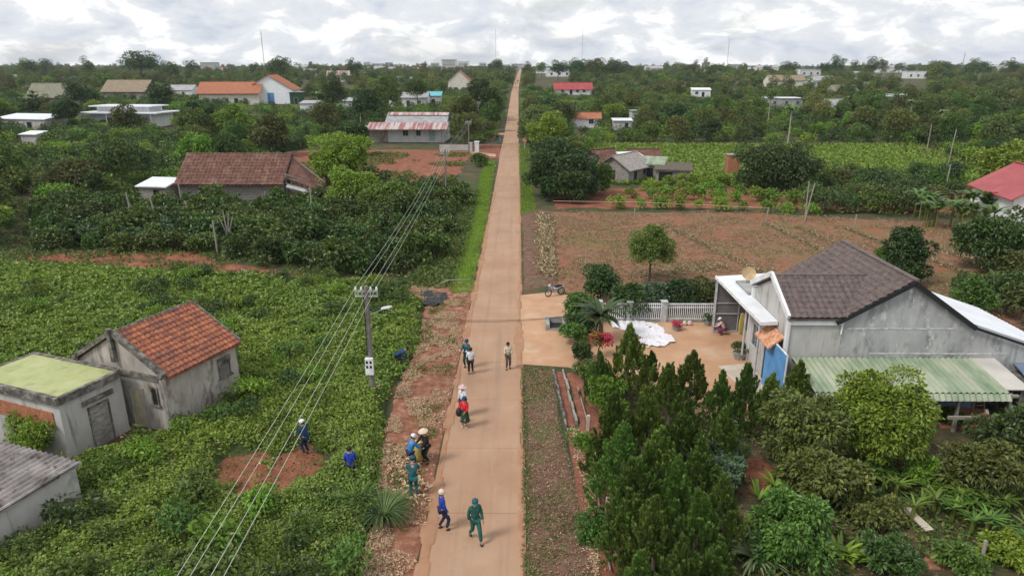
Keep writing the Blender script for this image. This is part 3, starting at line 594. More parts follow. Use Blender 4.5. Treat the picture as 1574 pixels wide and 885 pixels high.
def gable_house(name, label, cx, cy, rz, Ln, W, e, r, wm, rm, ov=.35, cat='house', ops=(), style='flat', chimney=None, group=None, rth=.1, z0=None, gm=None):
    z0 = hz(cy) if z0 is None else z0
    t = thing(name, label, cat, (cx, cy, z0), rz, group); f = Frame(cx, cy, rz, z0); a, b = Ln / 2, W / 2
    mb = MB(); V = []
    for x in (-a, a): V += [f(x, -b, -.5), f(x, b, -.5), f(x, b, e), f(x, 0, r), f(x, -b, e)]
    mb.add(V, [(0, 1, 2, 3, 4), (9, 8, 7, 6, 5), (0, 5, 6, 1), (1, 6, 7, 2), (4, 9, 5, 0), (2, 7, 8, 3), (3, 8, 9, 4)]); part('wall', mb, wm, t)
    mb = MB(); k = (r - e) / b; yo = b + ov; zo = e - k * ov
    for s in (-1, 1):
        pts = [f(-a - ov, 0, r + rth + .02), f(a + ov, 0, r + rth + .02), f(a + ov, s * yo, zo + rth + .02), f(-a - ov, s * yo, zo + rth + .02)]
        slab(mb, pts, rth)
        if style != 'flat':
            O = f(-a - ov, s * yo, zo + rth + .02); U = np.array(f(a + ov, s * yo, 0)) - np.array(f(-a - ov, s * yo, 0)); Vv = np.array(f(-a - ov, 0, r + rth + .02)) - np.array(O)
            big = Ln > 14
            v, q = relief(O, U, Vv, .1 if style == 'tile' else (.07), .11 if style == 'tile' else .6, f_tile(.4 if big else .3, .36) if style == 'tile' else f_corr(.24 if not big else .4, .03))
            mb.add(v.tolist(), [tuple(x) for x in q.tolist()])
    ro = part('roof', mb, rm, t)
    rc_ = MB(); rc_.bar(f(-a - ov, 0, r + rth + .06), f(a + ov, 0, r + rth + .06), .28, .1); part('ridge_cap', rc_, rm, t, parent=ro)
    for (nm, side, pos, zb, w_, h_, fm, pm, *rest) in ops:
        if side in 'fb': s = -1 if side == 'f' else 1; p = f(pos, s * b, zb); aa = f.d(1, 0); n_ = f.d(0, s)
        else: s = -1 if side == 'l' else 1; p = f(s * a, pos, zb); aa = f.d(0, 1); n_ = f.d(s, 0)
        opening(t, nm, p, aa, n_, w_, h_, fm, pm, bars=1 if nm == 'window' else 0, label=rest[0] if rest else None)
    return t
def flat_house(name, label, cx, cy, rz, Ln, W, h, wm, rm, ov=.3, cat='house', ops=(), posts=0, tilt=0., z0=None, group=None, corr=False, rth=.14):
    z0 = hz(cy) if z0 is None else z0
    t = thing(name, label, cat, (cx, cy, z0), rz, group); f = Frame(cx, cy, rz, z0); a, b = Ln / 2, W / 2
    mb = MB(); V = [f(x, y, z) for z in (-.5, 1) for x, y in ((-a, -b), (a, -b), (a, b), (-a, b))]
    V = V[:4] + [f(-a, -b, h), f(a, -b, h), f(a, b, h + tilt), f(-a, b, h + tilt)]
    mb.add(V, [(3, 2, 1, 0), (4, 5, 6, 7), (0, 1, 5, 4), (1, 2, 6, 5), (2, 3, 7, 6), (3, 0, 4, 7)]); part('wall', mb, wm, t)
    k = tilt / W; mb = MB(); po = 2.2 if posts else ov
    P4 = [f(-a - ov, -b - po, h - k * po + rth + .01), f(a + ov, -b - po, h - k * po + rth + .01), f(a + ov, b + ov, h + tilt + k * ov + rth + .01), f(-a - ov, b + ov, h + tilt + k * ov + rth + .01)]
    slab(mb, P4, rth)
    if corr:
        v, q = relief(P4[0], np.array(P4[1]) - np.array(P4[0]), np.array(P4[3]) - np.array(P4[0]), .06, .5, f_corr(.24, .02)); mb.add(v.tolist(), [tuple(x) for x in q.tolist()])
    part('roof', mb, rm, t)
    for i in range(posts):
        x = -a + Ln * i / max(1, posts - 1); q = MB(); q.tube([f(x, -b - 2, -.4), f(x, -b - 2, h - k * 2)], .09, 8); part('post', q, wm, t)
    for (nm, side, pos, zb, w_, h_, fm, pm, *rest) in ops:
        if side in 'fb': s = -1 if side == 'f' else 1; p = f(pos, s * b, zb); aa = f.d(1, 0); n_ = f.d(0, s)
        else: s = -1 if side == 'l' else 1; p = f(s * a, pos, zb); aa = f.d(0, 1); n_ = f.d(s, 0)
        opening(t, nm, p, aa, n_, w_, h_, fm, pm, bars=1 if nm == 'window' else 0, label=rest[0] if rest else None)
    return t

# ---- the grey house on the right --------------------------------------------------------
hs_ = thing('house', 'grey plastered house with brown tiled roof beside the paved yard', 'house', (18, 34, 0))
mb = MB()       # main walls: near wall with the two right hand pitches
prof = [(15.7, -1.2), (15.7, 4.42), (18.7, 6.25), (21.9, 4.06), (24.6, 3.17), (26.6, 2.5), (26.6, -1.2)]
V = [(x, 31, z) for x, z in prof] + [(x, 38.3, z) for x, z in prof]; n = len(prof)
mb.add(V, [tuple(range(n)), tuple(range(2 * n - 1, n - 1, -1))] + [(k, (k + 1) % n, n + (k + 1) % n, n + k) for k in range(n)])
wall_ = part('wall', mb, M['plaster'], hs_)
mb = MB()
for x0, x1, z in ((15.9, 21.2, 3.92), (17.2, 23.9, 2.62)): mb.box(x0, x1, 30.985, 31.05, z, z + .07)
part('plaster_band', mb, mat('band_plaster', [(.4, (.36, .36, .355)), (.6, (.60, .60, .59))], 4, 6, .9, coord='obj'), hs_, parent=wall_)
mb = MB(); wy0, wy1, wr = 31.0, 36.2, 33.6
V = []
for x in (13.15, 15.69): V += [(x, wy0, -.5), (x, wy1, -.5), (x, wy1, 4.40), (x, wr, 5.68), (x, wy0, 4.40)]
mb.add(V, [(0, 1, 2, 3, 4), (9, 8, 7, 6, 5), (0, 5, 6, 1), (1, 6, 7, 2), (4, 9, 5, 0), (2, 7, 8, 3), (3, 8, 9, 4)])
part('front_wall', mb, M['palewall'], hs_)
mb = MB()
slab(mb, [(18.7, 30.85, 6.4), (18.7, 38.5, 6.4), (15.35, 38.5, 4.36), (15.35, 30.85, 4.36)], .1)
v, q = relief((15.35, 30.85, 4.36), (0, 7.65, 0), (3.35, 0, 2.04), .05, .08, f_tile(.33, .36, .06, .075)); mb.add(v.tolist(), [tuple(x) for x in q.tolist()])
r1 = part('roof', mb, M['tile_brown'], hs_)
mb = MB()
slab(mb, [(13.0, wr, 5.82), (17.75, wr, 5.82), (15.6, 30.8, 4.5), (13.0, 30.8, 4.5)], .09); slab(mb, [(13.0, wr, 5.82), (17.75, wr, 5.82), (15.6, 36.4, 4.5), (13.0, 36.4, 4.5)], .09)
O = np.array((13.0, 30.8, 4.5)); U = np.array((4.75, 0, 0)); Vv = np.array((0, 2.8, 1.32)); v, q = relief(O, U, Vv, .05, .08, f_tile(.33, .36, .06, .075))
keep = [tuple(f_) for f_ in q.tolist() if np.mean([v[i][0] - 15.6 - (v[i][1] - 30.8) / 2.8 * 2.15 for i in f_]) < 0]
mb.add(v.tolist(), keep); part('porch_roof', mb, M['tile_brown'], hs_)
mb = MB(); mb.bar((18.7, 30.8, 6.46), (18.7, 38.5, 6.46), .28, .12); mb.bar((13.0, wr, 5.88), (17.9, wr, 5.88), .26, .1); mb.bar((15.65, 30.8, 4.6), (17.85, wr, 5.88), .22, .09)
part('ridge_cap', mb, M['tile_brown'], hs_, parent=r1)
mb = MB(); mb.bar((15.3, 30.82, 4.28), (18.7, 30.82, 6.3), .1, .2); mb.bar((18.72, 30.82, 6.3), (22.0, 30.82, 4.04), .1, .22); mb.bar((22.0, 30.84, 4.04), (26.7, 30.84, 2.48), .06, .1)
part('verge_board', mb, M['black'], hs_)
mb = MB(); slab(mb, [(18.75, 30.9, 6.38), (18.75, 38.4, 6.38), (21.9, 38.4, 4.2), (21.9, 30.9, 4.2)], .08); part('rear_roof', mb, M['tile_brown'], hs_)
mb = MB(); P4 = [(21.6, 30.95, 4.3), (27.2, 30.95, 2.42), (27.2, 38.4, 2.42), (21.6, 38.4, 4.3)]; slab(mb, P4, .05)
v, q = relief(P4[0], (0, 7.45, 0), (5.6, 0, -1.88), .08, 1, f_corr(.3, .015)); mb.add(v.tolist(), [tuple(x) for x in q.tolist()])
part('lean_to_roof', mb, M['whitetin'], hs_)
mb = MB(); mb.box(13.0, 13.14, 30.9, 31.15, 0, 4.35); mb.box(13.0, 13.14, 36.05, 36.3, 0, 4.35)
mb.bar((12.97, 30.8, 4.58), (12.97, wr, 5.94), .14, .26); mb.bar((12.97, 36.4, 4.58), (12.97, wr, 5.94), .14, .26); mb.bar((13.1, 30.93, 4.28), (15.6, 30.93, 4.28), .1, .22)
part('white_trim', mb, M['white'], hs_)
mb = MB(); mb.tube([(15.62, 30.9, 4.3), (15.62, 30.9, 3.7)], .045, 8); part('downpipe', mb, M['white'], hs_)
opening(hs_, 'door', (13.15, 32.6, .03), (0, 1, 0), (-1, 0, 0), 2.4, 2.5, M['greyp'], M['dark'])
opening(hs_, 'window', (15.7, 37.2, 1.1), (0, 1, 0), (-1, 0, 0), 1.1, 1.3, M['greyp'], M['glass'], bars=1)
opening(hs_, 'window', (13.15, 35.2, 1.2), (0, 1, 0), (-1, 0, 0), 1.0, 1.3, M['greyp'], M['glass'], bars=1)
mb = MB(); P4 = [(12.35, 31.3, 2.75), (12.35, 33.3, 2.75), (13.12, 33.3, 3.35), (13.12, 31.3, 3.35)]; slab(mb, P4, .05)
v, q = relief(P4[0], (0, 2, 0), (.77, 0, .6), .06, .1, f_tile(.25, .3)); mb.add(v.tolist(), [tuple(x) for x in q.tolist()]); part('door_hood', mb, M['orange'], hs_)
# canopy over the yard
cp = thing('canopy', 'open white metal canopy on posts in front of the grey house', 'canopy', (13.5, 36.5, 0))
mb = MB(); P4 = [(12.35, 32.4, 3.72), (13.12, 32.4, 3.78), (13.12, 36.5, 3.8), (12.3, 36.5, 3.72)]; slab(mb, P4, .06)
P5 = [(12.3, 36.5, 3.72), (15.66, 36.5, 3.95), (15.66, 40.4, 3.95), (12.2, 40.4, 3.72)]; slab(mb, P5, .06); part('roof_sheet', mb, M['whitetin'], cp)
mb = MB(); slab(mb, [(12.95, 36.6, 3.84), (15.4, 36.6, 4.0), (15.4, 39.0, 4.0), (12.95, 39.0, 3.84)], .05)
v, q = relief((12.95, 36.6, 3.84), (0, 2.4, 0), (2.45, 0, .16), .06, .6, f_corr(.24, .02)); mb.add(v.tolist(), [tuple(x) for x in q.tolist()]); part('corrugated_sheet', mb, M['tin'], cp)
mb = MB(); mb.bar((12.3, 32.4, 3.66), (12.18, 40.4, 3.66), .1, .18); mb.bar((12.3, 32.4, 3.66), (13.1, 32.4, 3.7), .1, .18); part('fascia', mb, M['whitep'], cp)
for x, y in ((12.75, 36.0), (12.3, 40.3), (12.45, 33.0)): q = MB(); q.tube([(x, y, 0), (x, y, 3.68)], .06, 8); part('post', q, M['greyp'], cp)
mb = MB()
for k in range(2):
    mb.box(12.25 + k * 1.55, 13.75 + k * 1.55, 40.33, 40.37, .15, 3.45)
part('screen_panel', mb, mat('dull_grey_sheet', [(.3, (.11, .11, .12)), (.7, (.19, .19, .20))], 1.5, 5, .6, coord='obj'), cp)
mb = MB()
for z in (.15, 1.3, 2.0, 3.45): mb.bar((12.2, 40.3, z), (15.4, 40.3, z), .05, .05)
for x in (12.22, 13.78, 15.4): mb.bar((x, 40.3, .0), (x, 40.3, 3.6), .05, .05)
part('screen_frame', mb, M['greyp'], cp)
dsh = thing('satellite_dish', 'tan satellite dish on the white canopy', 'satellite dish', (13.5, 38.6, 3.95))
mb = MB(); prof = [(.02 + .4 * k / 6, .12 * (k / 6) ** 2) for k in range(7)] + [(.4, .1)] + [(.4 * k / 6, .12 * (k / 6) ** 2 - .02) for k in range(5, -1, -1)]
mb.lathe(prof, 20); me = mb.mesh('dish'); me.transform(Matrix.Translation((0, -.05, .5)) @ Matrix.Rotation(R(62), 4, 'X')); link('dish', me, mat('tan_dish', [(0, (.50, .36, .19))], 4, 3, .5), dsh)
mb = MB(); mb.tube([(0, .1, -.1), (0, .1, .45), (0, -.02, .5)], .025, 6); link('mast', mb.mesh('mast'), M['greyp'], dsh)
mb = MB(); mb.tube([(0, -.1, .15), (0, -.5, .55)], .012, 6); mb.ball((0, -.5, .56), .05, 8); link('feed_arm', mb.mesh('feed_arm'), M['greyp'], dsh)
gt = thing('blue_gate', 'tall blue corrugated metal gate standing open before the orange door hood', 'gate', (12.75, 30.6, 0))
v, q = relief((12.72, 29.9, .25), (0, 2.6, 0), (0, 0, 2.75), .03, .9, lambda u, v_: .02 * np.sin(2 * np.pi * u / .16)); me = fast_mesh('sheet', v, q); me.transform(Matrix.Translation((-12.75, -30.6, 0))); gp = link('sheet', me, M['blue'], gt)
mb = MB(); mb.box(12.755, 12.785, 29.9, 32.5, .25, 3.0); part('backing_board', mb, M['blue'], gt)
mb = MB()
for z in (.25, 3.0): mb.bar((12.75, 29.88, z), (12.75, 32.52, z), .06, .06)
for yy_ in (29.88, 32.52): mb.bar((12.75, yy_, 0), (12.75, yy_, 3.03), .06, .06)
part('frame', mb, M['whitep'], gt)
# ---- green awning / work shed
aw = thing('lean_to_shed', 'faded green corrugated lean-to along the side wall of the grey house', 'shed', (18, 29, 0))
mb = MB()
def f_aw(u, v): return .02 + .04 * (1 + np.sin(2 * np.pi * u / .27))
P4 = [(13.4, 28.0, 1.98), (22.1, 28.0, 1.98), (22.1, 30.92, 2.42), (13.4, 30.92, 2.42)]
v, q = relief(P4[0], (8.7, 0, 0), (0, 2.92, .44), .034, .35, f_aw); m1 = fast_mesh('roof_sheet', v, q)
part('roof_sheet', m1, M['greentin'], aw)
v, q = relief((13.4, 27.78, 1.72), (8.7, 0, 0), (0, .22, .26), .034, .1, f_aw); part('curved_lip', fast_mesh('curved_lip', v, q), M['greentin'], aw)
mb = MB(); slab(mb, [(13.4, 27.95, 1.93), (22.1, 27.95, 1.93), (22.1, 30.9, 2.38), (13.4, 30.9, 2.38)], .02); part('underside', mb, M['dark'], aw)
mb = MB(); slab(mb, [(22.15, 28.3, 2.07), (23.3, 28.3, 2.07), (23.3, 30.95, 2.46), (22.15, 30.95, 2.46)], .05); part('flat_sheet', mb, mat('beige_sheet', [(.3, (.42, .40, .36)), (.7, (.54, .51, .46))], 1, 5, .7, coord='obj'), aw)
for x in (14, 17, 20, 22.3): q = MB(); q.bar((x, 28.0, -.5), (x, 28.1, 1.95), .12, .12); part('post', q, M['wood'], aw)
mb = MB(); mb.bar((13.4, 28.05, 1.86), (22.6, 28.05, 1.86), .1, .12); mb.bar((19.4, 27.7, .95), (22.6, 27.7, .95), .12, .14); part('beam', mb, M['post'], aw)
mb = MB(); mb.bar((20.9, 26.0, -.3), (21.25, 28.0, 1.2), .12, .12); part('prop', mb, M['post'], aw)
mb = MB(); mb.box(19.3, 22.4, 30.3, 30.5, -.3, 1.6); part('back_screen', mb, M['bluetin'], aw)
mb = MB()
for x in (21.2, 21.75): mb.bar((x, 28.6, -.2), (x, 28.9, 1.3), .05, .05)
for z in np.arange(.0, 1.25, .2): mb.bar((21.2, 28.62 + z * .2, z), (21.75, 28.62 + z * .2, z), .04, .04)
o = mb.build('wooden_ladder', M['wood2']); tag(o, 'short wooden ladder standing under the green lean-to', 'ladder')
mb = MB(); mb.box(19.6, 22.5, 28.3, 30.2, -.4, .12); o = mb.build('brick_bench', M['brick']); tag(o, 'low raw brick base under the green lean-to', 'bench')
mb = MB(); mb.box(23.35, 25.8, 28.9, 30.9, -.4, 1.75); an = thing('block_shed', 'small grey block shed with blue roof at the right of the house', 'shed', (24.6, 30, 0)); part('wall', mb, M['dirtyconc'], an)
mb = MB(); P4 = [(24.0, 28.8, 1.8), (28.5, 29.6, 2.1), (28.5, 32.5, 2.35), (24.3, 30.94, 2.2)]; slab(mb, P4, .06); part('roof', mb, M['bluetin'], an)
mb = MB(); mb.bar((23.9, 28.75, 1.86), (28.6, 29.55, 2.18), .12, .1); part('roof_edge', mb, M['tin'], an)
# things on the ground by the shed
pl = thing('timber_pile', 'stack of long grey poles lying beside the round tree', 'timber', (19.3, 24.6, 0))
for k in range(9):
    q = MB(); yb = 24.0 + .13 * (k % 5); zb = .2 + .13 * (k // 5) + .02 * (k % 2); q.tube([(17.6 + random.uniform(0, .6), yb, zb), (20.5 + random.uniform(-.3, .4), yb + random.uniform(-.1, .15), zb + .03)], .055, 7); part('pole', q, M['wood'], pl)

# ---- left: old red tiled house -----------------------------------------------------------
ux, uy = .356, .934; A1 = math.atan2(uy, ux)
cxx, cyy = (-15.9 - 20.9) / 2 + ux * 2.25, (27.6 + 29.55) / 2 + uy * 2.25
f1 = Frame(cxx, cyy, A1)
h1 = thing('old_house', 'old stained house with orange clay tile roof in the leafy field', 'house', (cxx, cyy, 0), A1)
a, b = 2.25, 2.68; mb = MB(); V = []
for x in (-a, a): V += [f1(x, -b, -.2), f1(x, b, -.2), f1(x, b, 2.8), f1(x, 0, 4.4), f1(x, -b, 2.8)]
mb.add(V, [(0, 1, 2, 3, 4), (9, 8, 7, 6, 5), (0, 5, 6, 1), (1, 6, 7, 2), (4, 9, 5, 0), (2, 7, 8, 3), (3, 8, 9, 4)]); wl = part('wall', mb, M['oldwall'], h1)
mb = MB()
for s in (-1, 1):
    slab(mb, [f1(-a + .1, 0, 4.5), f1(a + .12, 0, 4.5), f1(a + .12, s * (b + .25), 2.74), f1(-a + .1, s * (b + .25), 2.74)], .08)
    O = np.array(f1(-a + .1, s * (b + .25), 2.74)); U = np.array(f1(a + .12, s * (b + .25), 2.74)) - O; Vv = np.array(f1(-a + .1, 0, 4.5)) - O
    v, q = relief(O, U, Vv, .045, .075, f_tile(.25, .30, .06, .075)); mb.add(v.tolist(), [tuple(x) for x in q.tolist()])
rf = part('roof', mb, M['tile_red'], h1)
mb = MB(); mb.tube([f1(-a + .1, 0, 4.55), f1(a + .15, 0, 4.55)], .1, 8); part('ridge_cap', mb, M['dirtyconc'], h1, parent=rf)
mb = MB()
for e_, h_, w_, g_ in ((-a - .02, 4.62, .26, .2), (a + .16, 4.55, .12, .12)):
    mb = MB()
    for s in (-1, 1): mb.bar(f1(e_, 0, h_), f1(e_, s * (b + .15), h_ - 1.7), w_, g_)
    part('verge_coping', mb, M['dirtyconc'], h1)
mb = MB(); mb.box(-.1, .1, -.1, .1, 3.2, 4.78); me = mb.mesh('finial_pier'); me.transform(Matrix.Translation((-a - .12, 0, 0))); link('finial_pier', me, M['dirtyconc'], h1)
mb = MB(); mb.bar(f1(-a - .05, -b, 2.72), f1(-a - .05, b, 2.72), .14, .22); part('ledge', mb, M['dirtyconc'], h1)
mb = MB()
for y in (-b, b): mb = MB(); mb.bar(f1(-a - .04, y, -.2), f1(-a - .04, y, 2.7), .2, .2); part('corner_pier', mb, M['oldwall'], h1)
opening(h1, 'window', f1(-a, -2.05, 1.3), f1.d(0, 1), f1.d(-1, 0), .35, .9, M['dirtyconc'], M['dark'])
opening(h1, 'door', f1(-a, -.9, 0), f1.d(0, 1), f1.d(-1, 0), .8, 2.0, M['oldwall'], mat('faded_cream_board', [(0, (.42, .38, .26))], 3, 4, .8))
mb = MB(); mb.bar(f1(.9, -b - .02, 2.2), f1(1.7, -b - .02, 2.2), .14, .3); part('vent_hood', mb, M['dirtyconc'], h1)
opening(h1, 'window', f1(1.3, -b, 1.3), f1.d(1, 0), f1.d(0, -1), .7, .7, M['dirtyconc'], mat('boarded_pane', [(0, (.17, .16, .145))], 3, 4, .9))
# ---- left: flat roofed annex
o2 = np.array((-19.04, 25.2)); d1 = np.array((ux, uy)); d2 = np.array((-uy, ux))
c2 = o2 + d1 * 1.5 + d2 * 2.75; f2 = Frame(c2[0], c2[1], A1)     # x along d1, y along d2
h2 = thing('flat_roofed_annex', 'pale annex with flat yellow green roof joined to the old tiled house', 'house', (c2[0], c2[1], 0), A1)
mb = MB(); V = [f2(x, y, z) for z in (-.3, 2.75) for x, y in ((-1.5, -2.75), (1.42, -2.75), (1.42, 2.75), (-1.5, 2.75))]
mb.add(V, [(3, 2, 1, 0), (4, 5, 6, 7), (0, 1, 5, 4), (1, 2, 6, 5), (2, 3, 7, 6), (3, 0, 4, 7)]); part('wall', mb, M['palewall'], h2)
mb = MB()
for p0, p1 in (((-1.55, -2.85), (-1.55, 2.8)), ((1.35, -2.8), (1.35, 2.8))): mb.bar(f2(*p0, 2.87), f2(*p1, 2.87), .2, .36)
for p0, p1 in (((-1.45, -2.8), (1.25, -2.8)), ((-1.45, 2.7), (1.25, 2.7))): mb.bar(f2(*p0, 2.87), f2(*p1, 2.87), .2, .34)
part('parapet', mb, M['dirtyconc'], h2)
mb = MB(); V = [f2(x, y, z) for z in (2.9, 3.02) for x, y in ((-1.46, -2.71), (1.26, -2.71), (1.26, 2.61), (-1.46, 2.61))]
mb.add(V, [(3, 2, 1, 0), (4, 5, 6, 7), (0, 1, 5, 4), (1, 2, 6, 5), (2, 3, 7, 6), (3, 0, 4, 7)]); part('roof', mb, M['greentile'], h2)
mb = MB(); mb.bar(f2(-1.52, -2.3, 1.9), f2(-1.52, 2.7, 1.9), .06, .7); part('brick_panel', mb, M['brick'], h2)
opening(h2, 'door', f2(.15, -2.75, 0), f2.d(1, 0), f2.d(0, -1), .95, 1.95, M['dirtyconc'], M['wood'])
mb = MB(); mb.bar(f2(-.55, -2.82, 2.25), f2(.9, -2.82, 2.25), .12, .2); part('lintel', mb, M['dirtyconc'], h2)
# ---- left: corrugated outbuilding
PA, PB, PC = G(125, 712, 1.75), G(-6, 792, 1.75), G(20, 690, 1.75)
dA = np.array(PA); e1 = np.array(PB) - dA; e2 = np.array(PC) - dA
ob = thing('outbuilding', 'low outbuilding with grey corrugated fibre roof beside the pale annex', 'shed', (PA[0] - 2.2, PA[1] - .6, 0))
e1u = e1 / np.linalg.norm(e1); e2p = np.array((e1u[1], -e1u[0])); e2p = e2p if e2p @ e2 > 0 else -e2p
q0 = dA; q1 = dA + e1u * 5.2; q2 = q1 + e2p * 4.4; q3 = dA + e2p * 4.4
mb = MB(); ins = .15; base = [q0 + e1u * ins + e2p * ins, q1 - e1u * ins + e2p * ins, q2 - e1u * ins - e2p * ins, q3 + e1u * ins - e2p * ins]
V = [(p[0], p[1], -.3) for p in base] + [(p[0], p[1], 1.66 + (.25 if i > 1 else 0)) for i, p in enumerate(base)]
mb.add(V, [(3, 2, 1, 0), (4, 5, 6, 7), (0, 1, 5, 4), (1, 2, 6, 5), (2, 3, 7, 6), (3, 0, 4, 7)]); part('wall', mb, M['palewall'], ob)
mb = MB(); P4 = [(*q0, 1.75), (*q1, 1.75), (*q2, 2.0), (*q3, 2.0)]; slab(mb, P4, .04)
v, q = relief((*q0, 1.75), (*(q3 - q0), .25), (*(q1 - q0), 0), .045, .5, f_corr(.27, .05)); mb.add(v.tolist(), [tuple(x) for x in q.tolist()]); part('roof', mb, M['fibro'], ob)

# ---- the long brown barn --------------------------------------------------------
bn = thing('barn', 'long old timber barn with dull brown tile roof behind the coffee bushes', 'barn', (-35, 87, 0))
X0, _ = G(273, 281, 2.4); x0, x1, y0, y1 = -42, -29.2, 84, 91.5
mb = MB(); V = []
for x in (x0, x1): V += [(x, y0, -.3), (x, y1, -.3), (x, y1, 2.4), (x, 88, 5.3), (x, y0, 2.4)]
mb.add(V, [(0, 1, 2, 3, 4), (9, 8, 7, 6, 5), (0, 5, 6, 1), (1, 6, 7, 2), (4, 9, 5, 0), (2, 7, 8, 3), (3, 8, 9, 4)]); part('wall', mb, M['wood'], bn)
mb = MB(); slab(mb, [(x0 - .5, 88, 5.45), (x1 + .2, 88, 5.45), (x1 + .2, 83.4, 2.15), (x0 - .5, 83.4, 2.15)], .1); slab(mb, [(x0 - .5, 88, 5.45), (x1 + .2, 88, 5.45), (x1 + .2, 92, 2.3), (x0 - .5, 92, 2.3)], .1)
v, q = relief((x0 - .5, 83.4, 2.15), (x1 - x0 + .7, 0, 0), (0, 4.6, 3.3), .11, .12, lambda u, v_: f_tile(.5, .55, .09, .10)(u, v_) + .12 * (fbm(u * .5, v_ * .5, 3) - .5)); mb.add(v.tolist(), [tuple(x) for x in q.tolist()])
part('roof', mb, M['tile_dark'], bn)
mb = MB()
for k in range(8): z = .35 + k * .27; mb.bar((x0 - .02, y0 - .03, z), (x1 + .02, y0 - .03, z + .02 * (k % 3)), .05, .2)
part('wall_planks', mb, M['wood'], bn)
for xx_, ww in ((-39.2, 1.3),): opening(bn, 'window', (xx_, y0 - .06, 1.0), (1, 0, 0), (0, -1, 0), ww, .8, M['wood'], M['dark'])
mb = MB()
for i in range(7): x = -29 + i * .55; mb.bar((x, 84.5 + .3 * i, 0), (x + .1, 84.5 + .3 * i, 3.2 - .33 * i), .12, .12)
mb.bar((-29, 84.3, 3.4), (-24.8, 86, 1.6), .12, .14); mb.bar((-29, 88, 5.0), (-25, 87.5, 1.9), .12, .14); mb.bar((-29, 84.2, 2.3), (-25, 84.6, 1.1), .1, .1); mb.bar((-28.8, 84.1, 1.7), (-26, 84.2, .4), .1, .1)
part('broken_frame', mb, M['wood'], bn)
mb = MB(); slab(mb, [(-29, 88.2, 5.1), (-28.7, 84.2, 2.9), (-25.2, 84.6, 1.5), (-26.4, 88, 2.6)], .08); part('fallen_roof', mb, M['tile_dark'], bn)
mb = MB(); slab(mb, [(-28.6, 83.9, 2.2), (-24.6, 83.6, 1.15), (-24.8, 82.9, 1.0), (-28.6, 83.2, 2.0)], .04); part('loose_sheet', mb, M['tin'], bn)
flat_house('small_shed', 'small tin roofed shed leaning at the left end of the brown barn', -44.8, 84.5, R(-8), 3.6, 3, 2.0, M['wood'], M['whitetin'], cat='shed', tilt=.5, ops=[('door', 'f', .5, 0, .9, 1.7, M['wood'], M['dark'])])

# ---- pink tin roof house --------------------------------------------------------
def xy(px, py, h=0.): return T(px, py, h)
wt_ = M['white']; pk = gable_house('concrete_house', 'grey block house with faded red and grey tin roof left of the road', -22.6, 158.5, R(-3), 12.5, 9, 3.9, 6.0, wt_, M['tin'], ov=.7, style='corr',
    ops=[('window', 'f', -2.3, 1.4, 1.2, 1.3, M['greyp'], M['glass']), ('door', 'f', 3.6, .3, 1.3, 2.4, M['greyp'], mat('pale_blue_door', [(0, (.35, .50, .52))], 3, 3, .6)), ('window', 'r', 0, 1.4, 1.2, 1.3, M['greyp'], M['glass']), ('window', 'f', .6, 1.4, 1.0, 1.3, M['greyp'], M['glass'])])
mb = MB(); P4 = [(-33.2, 151.6, 3.0), (-15.6, 150.9, 3.1), (-15.6, 154.3, 4.35), (-33.2, 155.0, 4.25)]; slab(mb, P4, .08)
v, q = relief(P4[0], np.array(P4[1]) - np.array(P4[0]), np.array(P4[3]) - np.array(P4[0]), .07, .6, f_corr(.4, .04)); mb.add(v.tolist(), [tuple(x) for x in q.tolist()]); part('porch_roof', mb, M['pink'], pk)
mb = MB(); slab(mb, [(-29.3, 158.6, 6.25), (-15.8, 157.9, 6.25), (-15.8, 156.6, 5.75), (-29.3, 157.3, 5.75)], .06); part('red_ridge_sheet', mb, M['pink'], pk)
mb = MB(); slab(mb, [(-36.0, 154.2, 2.5), (-31.5, 153.4, 2.9), (-31, 158, 3.6), (-35.2, 159, 3.2)], .08); part('side_roof', mb, M['tin'], pk)
mb = MB(); mb.box(-34.8, -29.2, 155, 161, -.3, 2.6); part('side_room', mb, M['oldwall'], pk)
for x in (-17, -16.4): q = MB(); q.tube([(x, 153, 0), (x, 153, 3.2)], .09, 8); part('post', q, M['greyp'], pk)

gp_ = M['greyp']; gl = M['glass']; wt = M['white']
def W(s, p, w_=1.3, h_=1.2, z=1.0): return ('window', s, p, z, w_, h_, gp_, gl)
# ---- white gable house and its orange neighbour (left, far)
x_, y_ = xy(414, 160); s_ = 1.
gable_house('gable_house', 'white gabled house with orange tile roof and blue door', x_, y_ + 6.5, R(90 + 4), 13, 17.5, 5.2, 10.4, M['bwhite'], M['tile_orange'], ov=.6, style='tile',
    ops=[('door', 'l', -.4, .2, 2.6, 3.8, wt, M['blue'], 'sky blue double door'), ('window', 'f', 2, 1.2, 1.4, 1.5, gp_, gl)])
x2, y2 = xy(352, 163)
gable_house('long_house', 'long low house with orange tiled roof left of the white gabled house', x2 - 2, y2 + 10, R(4), 22, 10, 4.4, 8.0, M['cream'], M['tile_orange'], ov=.8, style='tile', ops=[W('f', -6), W('f', -1), W('f', 6), ('door', 'f', 2.5, 0, 1.4, 2.3, gp_, M['dark'])])
x2, y2 = xy(461, 176)
flat_house('green_walled_shed', 'small dark green shed against the white gabled house', x_ + 10, y_ + 3, R(6), 4.5, 5, 4.2, mat('dark_green_sheet', [(0, (.02, .07, .04))], 3, 3, .6), M['tin'], cat='shed', ops=[('door', 'f', 0, 0, 1.4, 2.3, gp_, M['dark'])])
B = flat_house
x2, y2 = xy(470, 178); B('white_hut', 'small white hut with grey roof right of the white gabled house', x2 + 1.5, y2 + 3, 0, 6.5, 5, 3.6, wt, M['tin'], cat='hut', tilt=.6, ops=[('door', 'f', 1, 0, 1, 2.1, gp_, M['dark'])])
